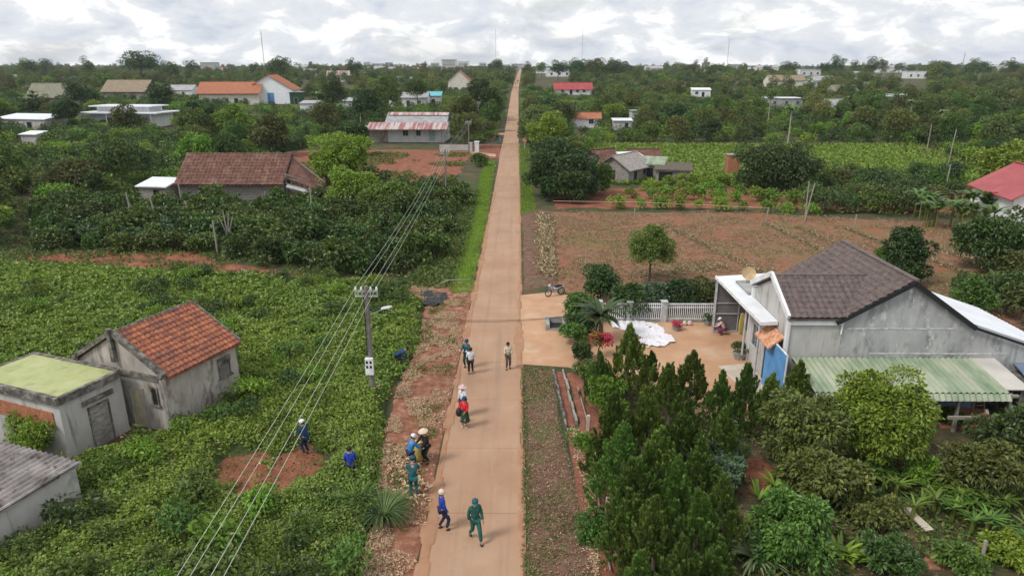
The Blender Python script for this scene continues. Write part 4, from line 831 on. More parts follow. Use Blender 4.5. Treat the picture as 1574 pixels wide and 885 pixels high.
x2, y2 = xy(545, 172); B('white_bungalow', 'long white bungalow half hidden behind dark trees', x2, y2 + 4, R(2), 15, 6, 3.3, wt, M['tin'], tilt=.8, ops=[W('f', -5), W('f', 0), W('f', 4), ('door', 'f', 2, 0, 1, 2.1, gp_, M['dark'])])
x2, y2 = xy(627, 165); gable_house('grey_roofed_house', 'white house with low grey roof beyond the faded red roof', x2, y2 + 5, 0, 14, 8, 3.2, 4.8, wt, M['tin'], ops=[W('f', -4), W('f', 4), ('door', 'f', 0, 0, 1.2, 2.2, gp_, M['dark'])])
x2, y2 = xy(662, 162); B('teal_roofed_shed', 'shed with bright teal tin roof beyond the faded red roof', x2, y2 + 3, 0, 7.5, 5, 3.3, M['palewall'], M['teal'], cat='shed', tilt=1.2, ops=[('door', 'f', 1, 0, 1.2, 2.2, gp_, M['dark'])])
x2, y2 = xy(706, 142); gable_house('orange_house', 'house with steep orange roof among trees left of the road', x2, y2 + 6, R(90), 12, 11, 5, 10, M['cream'], M['tile_orange'], ops=[W('l', -2), W('l', 2)])
x2, y2 = xy(518, 126); gable_house('red_roofed_house', 'small red roofed house far behind the white gabled house', x2, y2 + 6, R(3), 15, 9, 3.5, 7, wt, M['pink'], ops=[W('f', -3), W('f', 3), ('door', 'f', 0, 0, 1.2, 2.2, gp_, M['dark'])])
x2, y2 = xy(578, 112); gable_house('far_pale_house', 'pale far house in the trees straight under the city blocks', x2, y2 + 6, R(3), 20, 10, 4, 7, wt, M['tin'], ops=[W('f', -3), W('f', 3)])
# ---- left edge houses
x2, y2 = xy(190, 196)
wh = B('modern_house', 'modern white house with two flat overhanging roofs and open porch', x2, y2 + 5, R(-6), 19, 8, 3.5, wt, M['whitetin'], ov=1.8, posts=4, rth=.3, ops=[W('f', -4, 1.6, 1.4), W('f', 4, 1.6, 1.4), ('door', 'f', 0, 0, 1.8, 2.4, gp_, M['dark'])])
fq = Frame(x2, y2 + 5, R(-6), hz(y2 + 5)); mb = MB(); V = [fq(x, y, z) for z in (3.6, 5.1) for x, y in ((-8.5, -2), (6.5, -2), (6.5, 4.2), (-8.5, 4.2))]
mb.add(V, [(3, 2, 1, 0), (4, 5, 6, 7), (0, 1, 5, 4), (1, 2, 6, 5), (2, 3, 7, 6), (3, 0, 4, 7)]); part('upper_storey', mb, wt, wh)
mb = MB(); slab(mb, [fq(-9.8, -3.4, 5.4), fq(8.2, -3.4, 5.4), fq(8.2, 4.8, 5.4), fq(-9.8, 4.8, 5.4)], .28); part('upper_roof', mb, M['whitetin'], wh)
x2, y2 = xy(40, 200); B('white_roofed_shed', 'long shed with white sheet roof at the left edge of the picture', x2 - 1, y2 + 4, R(-12), 16, 7, 2.6, M['palewall'], M['whitetin'], cat='shed', tilt=.8, ops=[('door', 'f', 3, 0, 1.6, 2, gp_, M['dark']), W('f', -2)])
x2, y2 = xy(45, 222); B('small_white_shed', 'tiny white roofed shed in the trees below the long white shed', x2, y2 + 2, R(-8), 3.8, 3, 2.0, M['palewall'], M['whitetin'], cat='shed', tilt=.4)
x2, y2 = xy(80, 168); gable_house('olive_roofed_house', 'house with wide mossy grey roof at the far left', x2, y2 + 6, R(2), 16, 9, 4.6, 8.4, M['oldwall'], M['roof_olive'], ov=1.2, ops=[W('f', 4), ('door', 'f', 0, 0, 1.4, 2.3, gp_, M['dark']), W('r', 0)])
x2, y2 = xy(192, 156); gable_house('tan_roofed_house', 'house with tan roof and chimney block behind the modern white house', x2, y2 + 6, R(-3), 17, 10, 4.2, 8.0, M['oldwall'], M['roof_tan'], ov=1., ops=[W('f', -4), W('f', 4), ('door', 'f', 0, 0, 1.4, 2.3, gp_, M['dark']), W('r', 0)])
x2, y2 = xy(275, 150); gable_house('pale_far_house', 'pale house between the tan roof and the long orange roof', x2, y2 + 5, R(-3), 12, 8, 3, 5, wt, M['tin'], ops=[W('f', -3), W('f', 2)])
x2, y2 = xy(1005, 274)

# ---- right side
x2, y2 = xy(881, 146); gable_house('long_red_house', 'long white house with red roof right of the far road', x2, y2 + 4, 0, 17, 7.5, 2.6, 5.2, wt, M['redtin'], ov=.6, ops=[W('f', -5), W('f', 5), W('f', 2), ('door', 'f', -1, 0, 1.3, 2.1, gp_, M['dark'])])
x2, y2 = xy(1079, 149); B('lone_white_house', 'lone small white house in the right hand orchards', x2, y2 + 3, R(-8), 8, 6, 2.8, wt, M['whitetin'], tilt=.7, ops=[('door', 'f', .8, 0, 1.2, 2, gp_, M['dark']), W('f', -2)])
x2, y2 = xy(903, 197); gable_house('small_red_house', 'tiny house with red roof and white gable by the roadside trees', x2, y2 + 3, R(0), 7, 4.5, 2.4, 3.7, wt, M['tile_orange'], ops=[W('f', 1)])
x2, y2 = xy(957, 201); B('grey_hut', 'small grey metal hut in the orchard behind the green field', x2, y2 + 2, 0, 4.6, 3.5, 2.4, M['palewall'], M['whitetin'], cat='hut', tilt=.3, ops=[('door', 'f', 1, 0, .9, 1.9, gp_, M['dark'])])
x2, y2 = xy(1535, 338)
rr = gable_house('red_tin_house', 'white walled house with bright red tin roof at the right edge', 56.2, 74.6, R(81), 9, 8.2, 3.1, 5.5, wt, M['redtin'], ov=.5, ops=[W('l', -2), W('l', 2), ('door', 'l', 0, 0, 1.2, 2.2, gp_, M['dark']), W('b', 0)])
# wooden shacks
x2, y2 = xy(962, 283)
gable_house('wooden_shack', 'ramshackle wooden shack with mixed grey roof sheets', 15.6, 102, R(52), 6.4, 5.2, 2.1, 3.7, M['wood'], M['wood'], style='corr', cat='shack', ov=.5, ops=[('window', 'f', 1.5, .9, .9, .8, M['wood'], M['dark']), ('door', 'f', -1.2, 0, .9, 1.8, M['wood'], M['dark']), ('door', 'l', 0, 0, .9, 1.8, M['wood'], M['dark'])])
gable_house('rusty_shack', 'small shack with rusty red roof behind the wooden shack', 13.2, 109, R(35), 4.4, 3.6, 2.2, 3.6, M['wood'], M['tile_dark'], cat='shack', ops=[W('f', 1, .8, .7)])
B('grey_sheet_shack', 'low shack with pale curved grey sheet roof between the other shacks', 17.4, 107, R(15), 3.0, 3.2, 2.6, M['wood'], M['whitetin'], cat='shack', tilt=.5, corr=True)
B('open_shack', 'open shack with dark sheet roof at the right end of the shacks', 22.6, 100.5, R(-14), 4.8, 3.6, 1.8, M['wood'], M['bark'], cat='shack', tilt=.5, corr=True, ops=[('door', 'f', -1, 0, 2, 1.6, M['wood'], M['dark'])])
B('green_roofed_shack', 'shack with pale green and rust roof between two wooden shacks', 20.0, 103.5, R(-18), 3.6, 3.6, 2.2, M['wood'], M['greentin'], cat='shack', tilt=.6, corr=True, ops=[('door', 'f', 0, 0, 1, 1.8, M['wood'], M['dark'])])
gable_house('rust_roof_shack', 'little shack with brown red roof behind the green roofed shack', 19.8, 110, R(-5), 4.6, 3.0, 2.3, 3.5, M['wood'], M['tile_dark'], cat='shack')
mb = MB(); mb.box(-.9, .9, -.8, .8, -.3, 3.0); o = mb.build('brick_tank', M['brick']); o.location = (33.3, 107.5, 0); tag(o, 'square red brick tower alone in the orchard rows', 'brick tower')
q = MB(); q.box(-1.0, 1.0, -.9, .9, 3.003, 3.12); link('cap_slab', q.mesh('cap_slab'), M['conc'], o)
# far houses right, by where they stand
far = [(1205, 166, 16, 'tin', 'whitetin', 'far white house with flat pale roofs in the right orchards', 1), (1208, 142, 22, 'cream', 'roof_tan', 'pale far house with tan gable roof on the right slope', 0), (1243, 117, 26, 'white', 'whitetin', 'pair of wide white roofs near the right skyline', 1),
       (1264, 133, 18, 'white', 'tin', 'small white far house under the wide white roofs', 0), (1297, 153, 14, 'oldwall', 'roof_olive', 'low grey far roof in the middle of the right orchards', 0), (1327, 137, 10, 'white', 'whitetin', 'tiny white hut below the right skyline', 1),
       (1372, 112, 40, 'white', 'tin', 'large white far house with several roofs on the right skyline', 0), (1388, 160, 9, 'white', 'whitetin', 'small cream roof among the far right trees', 1), (1286, 184, 7, 'palewall', 'tin', 'grey shed among brown trees in the right orchards', 0),
       (1365, 163, 7, 'palewall', 'whitetin', 'tiny white sheet roof beside the cream roof far right', 1), (1410, 121, 20, 'white', 'tin', 'low white roofs right of the large skyline house', 1), (1530, 108, 24, 'cream', 'tin', 'pale house at the far right skyline', 0), (1470, 190, 6, 'palewall', 'whitetin', 'small white roof right of the dark conifers', 1),
       (835, 113, 18, 'white', 'tin', 'grey white far house just right of the road end', 0), (858, 118, 26, 'white', 'whitetin', 'long white far house right of the road end', 1), (1005, 114, 22, 'white', 'tin', 'pale blue grey far house left of the thin mast', 0), (1030, 114, 14, 'cream', 'tin', 'cream far box house near the thin mast', 1),
       (1150, 108, 46, 'white', 'whitetin', 'row of white far roofs under the right mast', 1), (1180, 112, 30, 'cream', 'tin', 'cream far house right of the mast', 0),
       (500, 108, 18, 'cream', 'tin', 'narrow cream far house left of the city blocks', 1), (462, 110, 22, 'white', 'tin', 'grey far house right of the big dark crown', 0), (322, 113, 22, 'palewall', 'tin', 'tall grey far building on the left skyline', 1), (985, 190, 6, 'palewall', 'tin', 'tiny grey hut behind the green field', 1), (1095, 119, 16, 'white', 'tin', 'low white far roof in the right woods', 0)]
for (px, py, Ln, wm, rm, lb, flat) in far:
    x2, y2 = T(px, py); y2 = min(y2, 1500)
    if py < 112: y2 = 900 + 8 * (112 - py); x2 = (px - 798) / F * (y2 * .951 + 3)
    hh = 3.2 if Ln < 20 else 5.5
    if 'tall' in lb: hh = 11
    op = [('window', 'f', q_ * Ln * .22, 1.2, max(.9, Ln * .07), hh * .35, M['greyp'], M['glass']) for q_ in (-1, .2, 1.3)]
    (flat_house if flat else gable_house)('far_house', lb, x2, y2 + 4, R(random.uniform(-14, 14)), Ln * .8, min(9, Ln * .6), hh, *(() if flat else (hh + 2.4,)), M[wm], M[rm], ops=op)
for i, (px, py) in enumerate([(476, 116), (488, 108), (533, 106), (552, 118), (602, 108), (618, 126), (640, 112), (668, 120), (684, 106), (730, 108), (345, 112), (300, 118), (150, 108), (20, 122), (1072, 110), (1172, 114), (1320, 122), (1455, 118), (950, 108)]):
    x2, y2 = T(px, py); y2 = min(y2, 900 + i * 3)
    if y2 > 890: x2 = (px - 798) / F * (y2 * .951 + 3)
    sd__ = 'left' if px < 798 else 'right'; flt = i % 2; Ln = random.uniform(8, 13)
    (flat_house if flt else gable_house)('small_far_house', ('tiny flat roofed pale house' if flt else 'tiny pale house with pitched ' + ('red' if i % 4 == 2 else 'grey') + ' roof') + ' half hidden in the far ' + sd__ + ' woods', x2, y2 + 3, R(random.uniform(-25, 25)), Ln, 7, 3.2, *(() if flt else (5.6,)), M['white'], M['whitetin'] if flt else (M['tile_orange'] if i % 4 == 2 else M['tin']), group='small houses in the far woods',
        ops=[('window', 'f', -2, 1.4, 1.2, 1.4, M['greyp'], M['glass']), ('door', 'f', 1.5, 0, 1.3, 2.3, M['greyp'], M['dark'])])
cty = [(565, 6, 14), (580, 20, 11), (597, 12, 13), (612, 22, 9), (648, 18, 10), (668, 14, 12), (690, 26, 20), (712, 20, 15), (742, 12, 12), (770, 26, 8), (795, 22, 10), (1130, 20, 9)]
for i, (px, wd_, hh) in enumerate(cty):
    Y = 1750; X = (px - 798) / F * (Y * .951); t = thing('city_building', 'pale distant town building on the skyline above the left woods' if px < 800 else 'pale distant town block on the right skyline', 'building', (X, Y, hz(Y)), 0, 'distant town buildings')
    q = MB(); q.box(X - wd_ * .7, X + wd_ * .7, Y, Y + 14, hz(Y) - 2, hz(Y) + hh * 1.0); part('wall', q, M[['cream', 'white', 'palewall'][i % 3]], t)
    q = MB(); q.box(X - wd_ * .74, X + wd_ * .74, Y - .4, Y + 14.4, hz(Y) + hh + .01, hz(Y) + hh + .6); part('roof', q, M['tin'], t)
    q = MB()
    for zz in range(int(hh // 3.2)): q.box(X - wd_ * .6, X + wd_ * .6, Y - .2, Y + .05, hz(Y) + 1.2 + zz * 3.2, hz(Y) + 2.6 + zz * 3.2)
    part('window_band', q, M['glass'], t)
# masts
for i, (px, top, Y, lb) in enumerate([(406, 48, 900, 'left skyline beside the big dark crown'), (762, 45, 1300, 'skyline left of the road end'), (894, 38, 1300, 'skyline right of the road end'), (1116, 60, 1300, 'right skyline'), (1474, 82, 1000, 'far right skyline')]):
    X = (px - 798) / F * (Y * .951 + 2); ztop = CAMH + Y * math.tan(math.atan((CY - top) / F) - PITCH); q = MB()
    tw = 'lattice telecom mast, thin against the clouds, on the ' + lb if i < 3 else 'thin telecom mast against the clouds on the ' + lb
    t = thing('telecom_mast', tw, 'mast', (X, Y, hz(Y)), 0, 'telecom masts on the skyline'); r_ = .55
    for k in range(3): a_ = k * 2.094; q.bar((X + r_ * math.cos(a_), Y + r_ * math.sin(a_), hz(Y) - 1), (X + r_ * math.cos(a_), Y + r_ * math.sin(a_), ztop), .16, .16)
    zz = hz(Y)
    while zz < ztop:
        for k in range(3): a_ = k * 2.094; b_ = a_ + 2.094; q.bar((X + r_ * math.cos(a_), Y + r_ * math.sin(a_), zz), (X + r_ * math.cos(b_), Y + r_ * math.sin(b_), zz + 2), .09, .09)
        zz += 3
    part('lattice', q, M['tin'], t); q = MB()
    q.tube([(X, Y, ztop), (X, Y, ztop + 3)], .08, 6); part('rod', q, M['tin'], t)

# ================================================================== FENCES, POLES, WALLS
fc = thing('white_fence', 'pale white picket fence with grey pillars behind the yard', 'fence', (9.3, 42.3, 0))
for i, x in enumerate((5.3, 7.3, 9.55, 13.15)):
    q = MB(); q.box(x - .17, x + .17, 42.13, 42.47, 0, 1.38); q.box(x - .22, x + .22, 42.08, 42.52, 1.383, 1.46); part('pillar', q, M['greyp'], fc)
for xa, xb in ((5.47, 7.13), (7.47, 9.38), (9.72, 12.98)):
    q = MB(); q.box(xa, xb, 42.2, 42.4, 0, .14); part('plinth', q, M['conc'], fc)
    q = MB()
    for z in (.22, 1.0, 1.24): q.bar((xa, 42.3, z), (xb, 42.3, z), .05, .05)
    x = xa + .08
    while x < xb: q.bar((x, 42.3, .2), (x, 42.3, 1.3), .045, .045); x += .13
    part('picket_panel', q, M['whitep'], fc)
gtx = thing('yard_gate', 'small dark metal gate panel beside the red leafed plant', 'gate', (5.0, 40.4, 0))
q = MB()
for k in range(9): q.bar((4.9 + k * .05, 40.2 + k * .22, .1), (4.9 + k * .05, 40.2 + k * .22, 1.25), .03, .03)
for z in (.12, .7, 1.25): q.bar((4.9, 40.2, z), (5.32, 42.0, z), .035, .035)
part('bars', q, M['black'], gtx)
# culvert box
cv_ = thing('culvert_headwall', 'open concrete culvert box at the edge of the apron', 'culvert', (2.6, 41.3, 0))
q = MB(); q.box(1.75, 2.0, 40.6, 42.1, 0, .42); q.box(2.0, 3.0, 41.9, 42.1, 0, .42); q.box(2.0, 3.0, 40.6, 40.75, 0, .12); q.box(2.85, 3.0, 40.75, 41.9, 0, .42); part('rim', q, M['conc'], cv_)
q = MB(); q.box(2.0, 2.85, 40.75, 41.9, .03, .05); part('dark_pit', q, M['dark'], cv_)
# ditch walls
for (xa, ya, xb, yb, lb) in ((1.95, 34.5, 2.22, 28.3, 'thin concrete ditch wall nearest the road'), (2.47, 34.5, 2.73, 28.6, 'thin pinkish ditch wall nearest the trees')):
    q = MB(); nn_ = 9
    for k_ in range(nn_): u0 = k_ / nn_; u1 = (k_ + 1) / nn_; jx = random.uniform(-.03, .03); hh = random.uniform(.12, .24); q.bar((xa + (xb - xa) * u0 + jx, ya + (yb - ya) * u0, hh - .08), (xa + (xb - xa) * u1 + jx, ya + (yb - ya) * u1, hh - .1), random.uniform(.07, .11), .22)
    o = q.build('ditch_wall', M['post'] if xb > 2.5 else M['dirtyconc']); tag(o, lb, 'wall', 'ditch walls')
q = MB(); pts = [(G(888, 600)[0], G(888, 600)[1], .22), (*G(902, 650), .2), (*G(912, 720), .22), (*G(922, 790), .16), (*G(938, 884), .2)]
q.tube(pts, .028, 8); tag(q.build('water_pipe', M['post']), 'pale water pipe running along the foot of the conifers', 'pipe')
def stake(px, py, h, lean=(0, 0), m='post', w=.07, label='', name='wooden_stake', cat='post', group=None, z=None):
    x, y = G(px, py) if y_near(py) else T(px, py)
    q = MB(); q.tube([(0, 0, -.3), (lean[0] * .5, lean[1] * .5, h * .5), (lean[0], lean[1], h)], [w, w * .95, w * .85], 7)
    o = q.build(name, M[m]); o.location = (x, y, hz(y)); return tag(o, label, cat, group)
def y_near(py): return py > 190
# concrete fence posts by the conifers, wires between them
fp = [(932, 800, 1.0), (945, 868, 1.0), (915, 725, .9), (903, 665, .9)]
for i, (px, py, h) in enumerate(fp):
    x, y = G(px, py); q = MB(); q.bar((x, y, -.2), (x + .02, y, h), .13, .13); o = q.build('concrete_post', M['pale']); tag(o, 'short concrete fence post under the conifers, ' + ['second from the bottom of the picture', 'lowest in the picture', 'just above the creeper bush', 'farthest up the ditch'][i], 'post', 'concrete fence posts')
# stakes standing in the coffee plantation
st = [(207, 352, 2.6, (-.25, 0), 'leftmost grey stake standing in the coffee bushes'), (245, 355, 2.6, (-.45, 0), 'leaning grey stake second from the left in the coffee bushes'), (283, 332, 2.6, (-.12, 0), 'stake close under the brown barn wall, third from the left'), (297, 348, 1.9, (-.5, 0), 'thin stake leaning left in front of the barn'),
      (335, 390, 2.1, (-.08, 0), 'short thick stake low in the coffee bushes'), (482, 350, 2.9, (0, 0), 'tall pale stake at the right end of the brown barn'), (411, 325, 1.6, (-.05, 0), 'stake left of the pair below the barn corner'), (419, 322, 1.6, (.05, 0), 'stake right of the pair below the barn corner')]
for px, py, h, ln, lb in st: stake(px, py, h * 1.45, ln, label=lb, w=.085, group='stakes in the coffee plantation')
st = [(1237, 339, 4.3, (-.1, 0), 'tall bare pole at the edge of the dry plot'), (1236, 341, 4.2, (.6, 0), 'tall leaning bare pole crossing the upright one at the dry plot'), (975, 338, 1.3, (0, 0), 'short stake on the far edge of the dry plot, nearest the road'), (1087, 340, 1.2, (0, 0), 'short stake in the middle of the far plot edge'), (1313, 353, 1.6, (0, 0), 'white stake on the far plot edge beside the crossed poles'), (1178, 340, 1.4, (.05, 0), 'dull stake left of the crossed poles'), (899, 430, 2.3, (.08, 0), 'pale stake rising from the bush near the motorcycle')]
for px, py, h, ln, lb in st: stake(px, py, h, ln, label=lb, w=.07, group='stakes round the dry plot')
st = [(1455, 262, 6.5, (.3, 0), 'pale tall pole at the right end of the green field'), (1424, 235, 5.5, (0, 0), 'pale pole behind the green field'), (1451, 300, 4, (.1, 0), 'pole in front of the right end of the green field')]
for px, py, h, ln, lb in st: stake(px, py, h, ln, label=lb, w=.09)
q = MB(); a = G(850, 322); b = G(1180, 336); q.tube([(a[0], a[1], 1.0), (*G(975, 326), 1.15), (*G(1085, 330), 1.1), (b[0], b[1], 1.2)], .035, 6); tag(q.build('fence_wire', M['straw']), 'slack pale rope strung along the far edge of the dry plot', 'rope')
# rows of dry stalk litter on the plot
def ridge_row(pa, pb, wdt, n, label, m='straw', sz=.24):
    n = int(n * 1.5)
    a = np.array(G(*pa)); b = np.array(G(*pb)); t = rng.random(n); P = a + (b - a) * t[:, None] + rng.normal(0, wdt, (n, 2))
    cover('stalk_row', label, P, .12, M[m], sz, .3, .5, .1, 'litter')
ridge_row((1020, 345), (1180, 425), .22, 1300, 'pale row of dry stalks crossing the dry plot', 'l_drygrass', .26)
ridge_row((1180, 345), (1290, 400), .18, 900, 'pale row of dry stalks crossing the middle of the dry plot', 'l_drygrass', .26)
ridge_row((1300, 352), (1480, 420), .18, 1000, 'pale row of dry stalks crossing the right side of the dry plot', 'l_drygrass', .26); ridge_row((1440, 380), (1574, 440), .22, 900, 'pale row of dry stalks at the right end of the dry plot', 'l_drygrass', .26)
ridge_row((1225, 350), (1300, 385), .16, 500, 'short pale row of dry stalks on the dry plot', 'l_drygrass', .26)
ridge_row((836, 330), (842, 425), .35, 2600, 'heap of grey dry stalks along the roadside edge of the dry plot', 'l_drygrass', .34)
ridge_row((836, 330), (842, 425), .4, 700, 'pale stalks on top of the grey heap beside the dry plot', sz=.34)
ridge_row((980, 425), (1110, 410), .7, 1200, 'scattered pale litter behind the garden bushes', 'l_drygrass', .26)
ridge_row((880, 660), (905, 760), .1, 500, 'crumbled pale rubble line along the ditch bank', sz=.12); ridge_row((905, 760), (915, 884), .12, 500, 'crumbled pale rubble line at the bottom of the ditch bank', sz=.12)
ridge_row((600, 690), (640, 770), .35, 500, 'dry grass heap on the left verge')
# power line -------------------------------------------------------------------------
def pole(x, y, h, label, full=True, arm=True):
    t = thing('power_pole', label, 'power pole', (x, y, hz(y)), 0, 'power poles beside the road'); z0 = hz(y)
    q = MB(); q.tube([(x, y, z0 - .5), (x, y, z0 + h)], [.15, .095], 12); part('shaft', q, M['pole'], t)
    q = MB(); q.bar((x - .55, y - .02, z0 + h - .25), (x + .55, y - .02, z0 + h - .25), .07, .07); q.bar((x - .55, y - .02, z0 + h - .5), (x + .55, y - .02, z0 + h - .5), .07, .07)
    for k in (-.52, -.2, .2, .52): q.bar((x + k, y - .02, z0 + h - .5), (x + k, y - .02, z0 + h - .25), .05, .05)
    ca = part('crossarm', q, M['tin'], t)
    for k in (-.5, -.22, .22, .5):
        q = MB(); q.lathe([(.0, 0), (.045, .0), (.06, .05), (.035, .08), (.055, .12), (.03, .17), (0, .18)], 8, (x + k, y - .02, z0 + h - .2)); part('insulator', q, M['whitep'], t, parent=ca)
    return t
p1x, p1y = -7.25, 30.8; PH = 6.1
pl1 = pole(p1x, p1y, PH, 'near concrete power pole with white meter box and street lamp arm')
q = MB(); q.bar((p1x - .28, p1y - .26, 1.55), (p1x + .28, p1y - .26, 1.55), .2, .03); q = MB(); q.box(p1x - .22, p1x + .16, p1y - .38, p1y - .18, 1.65, 2.5); mbx = part('meter_box', q, M['whitep'], pl1)
q = MB()
for dx_ in (-.12, .06):
    for zz in (2.08, 2.32): q.box(p1x + dx_ - .05, p1x + dx_ + .05, p1y - .388, p1y - .37, zz - .07, zz + .07)
part('meter_window', q, M['dark'], pl1, parent=mbx)
q = MB(); q.tube([(p1x, p1y, 4.6), (p1x + .3, p1y - .1, 4.75), (p1x + .95, p1y - .45, 5.15)], .03, 8); la = part('lamp_arm', q, M['steel'], pl1)
q = MB(); q.bar((p1x + .8, p1y - .35, 5.12), (p1x + 1.25, p1y - .62, 5.28), .2, .09); part('lamp_head', q, M['whitep'], pl1, parent=la)
q = MB(); q.tube([(p1x - .13, p1y - .13, 2.65), (p1x - .12, p1y - .13, 5.6)], .025, 6); part('cable', q, M['black'], pl1)
p2 = T(692, 288); p2 = (-9.2, 86.); p3 = (-9.8, 136.); p4 = (-11., 190.)
pole(p2[0], p2[1], 6.2, 'slim grey power pole beyond the coffee bushes, second along the line'); pole(p3[0], p3[1], 6.0, 'power pole near the pink and white house gate, third along the line'); pole(p4[0], p4[1], 6.5, 'far power pole among the roadside trees, fourth along the line')
PP = [(-6.15, -14, 6.4), (p1x, p1y, PH), (p2[0], p2[1], 6.2), (p3[0], p3[1], 6.0), (p4[0], p4[1], hz(190) + 6.5)]
for ki, k in enumerate((-.5, -.22, .22, .5)):
    q = MB()
    for (xa, ya, za), (xb, yb, zb) in zip(PP[:-1], PP[1:]):
        pts = []
        for s_ in range(15):
            t_ = s_ / 14; pts.append((xa + (xb - xa) * t_ + k, ya + (yb - ya) * t_ - .02, za + (zb - za) * t_ - .05 - 4 * .55 * t_ * (1 - t_)))
        q.tube(pts, .0085, 5)
    tag(q.build('power_cable', M['wire']), ['leftmost of the four pale overhead cables', 'second from the left of the four pale overhead cables', 'third from the left of the four pale overhead cables', 'rightmost of the four pale overhead cables'][ki], 'cable', 'overhead cables')
for i, (yb, zb) in enumerate(((40.5, 3.4), (41.3, 3.5))):
    q = MB(); xb = 12.4; pts = [(p1x + (xb - p1x) * t_, p1y + (yb - p1y) * t_ ** 1.3, 4.9 + (zb - 4.9) * t_ - 4 * (1.0 + .2 * i) * t_ * (1 - t_)) for t_ in [s_ / 16 for s_ in range(17)]]
    q.tube(pts, .011, 5); tag(q.build('service_cable', M['black']), ['nearer thin dark cable crossing over the road to the canopy', 'farther thin dark cable crossing over the road to the canopy'][i], 'cable', 'service cables')
# roadside bits beyond: gate pillars, low walls, sign
for px, py, h, w_, m_, lb, nm in ((733, 238, 2.3, .8, 'white', 'white gate pillar before the pink and white roofed house', 'gate_pillar'), (724, 236, 1.9, .5, 'greyp', 'small grey gate pillar left of the white one', 'gate_pillar'), (768, 172, 2.3, .6, 'white', 'white pillar at the left roadside far up the road', 'gate_pillar'), (752, 178, 2.4, .9, 'white', 'white gate post by the far left driveway', 'gate_pillar')):
    x, y = T(px, py); q = MB(); q.box(x - w_ / 2, x + w_ / 2, y, y + w_, hz(y) - .2, hz(y) + h); q.box(x - w_ * .6, x + w_ * .6, y - w_ * .1, y + w_ * 1.1, hz(y) + h + .003, hz(y) + h + .18); tag(q.build(nm, M[m_]), lb, 'pillar')
q = MB(); q.box(-16, -10.2, 139, 139.25, 0, 1.1); tag(q.build('garden_wall', M['palewall']), 'low grey garden wall before the pink and white roofed house', 'wall')
mound('driveway', [(-4.2, 128), (-4.2, 133), (-9.5, 137.5), (-10.2, 134)], M['yard'], .3, .04, .01, 1, .2, .1); 
q = MB(); slab(q, [(-10.5, 171, hz(171) + .1), (-3.6, 169.5, hz(169) + .1), (-3.6, 173, hz(173) + .1), (-10.5, 174, hz(174) + .1)], .2); tag(q.build('side_driveway', M['yard']), kind='structure')
sg = thing('red_sign', 'small round red sign on a post right of the road', 'sign', (1.2, 141, 0)); q = MB(); q.tube([(1.2, 141, 0), (1.2, 141, 1.5)], .05, 6); part('post', q, M['whitep'], sg)
q = MB(); q.prism([(1.2 + .5 * math.cos(t_ * .5236), 1.55 + .5 * math.sin(t_ * .5236)) for t_ in range(12)], -.03, .03); me = q.mesh('board'); me.transform(Matrix.Translation((0, 140.95, .3)) @ Matrix.Rotation(R(90), 4, 'X')); me.transform(Matrix.Translation((-1.2, -141, 0))); link('board', me, M['orange'], sg)

# ================================================================== VEGETATION
BK = M['bark']
# --- conifers beside the ditch: cones of upward sprays
def conifer_parts(h, r, n, seed):
    """an uneven cone of upright feathery sprays"""
    ns = 190; t = np.sort(rng.random(ns)) ** .8; a = rng.uniform(0, 2 * np.pi, ns); lean = rng.normal(0, .05, 2)
    rr = r * (1 - t) ** .95 * rng.uniform(.3, 1.1, ns); z = .25 + (h - .75) * t
    C0 = np.stack([rr * np.cos(a) + lean[0] * z, rr * np.sin(a) + lean[1] * z, z], 1); ax = unit(np.stack([np.cos(a) * .55 * (1 - t), np.sin(a) * .55 * (1 - t), np.full(ns, 1.)], 1) + rdir(ns) * .12); Ls = rng.uniform(.4, .85, ns) * (1.1 - .35 * t)
    C0[-6:, :2] *= .2; k = rng.integers(0, ns, n); u = rng.random(n) ** .8; wv = (.15 - .06 * t[k]) * (1 - u) ** .7 + .012; d = rdir(n)
    P = C0[k] + ax[k] * (Ls[k] * u)[:, None] + d * wv[:, None] * rng.uniform(.5, 1, (n, 1)); D = ax[k] * 1.2 + d * .6
    V, Fq = leafquads(P, D, d + rdir(n) * .5, rng.uniform(.09, .2, n), .38, 0.)
    mb = MB(); mb.tube([(0, 0, -.1), (lean[0] * h * .5, lean[1] * h * .5, h * .5), (lean[0] * h * .9, lean[1] * h * .9, h * .9)], [.11, .07, .02], 7)
    return fast_mesh('crown', V, Fq), mb.mesh('trunk')
CON = [conifer_parts(4.3, 1.5, 16000, i) for i in range(6)]
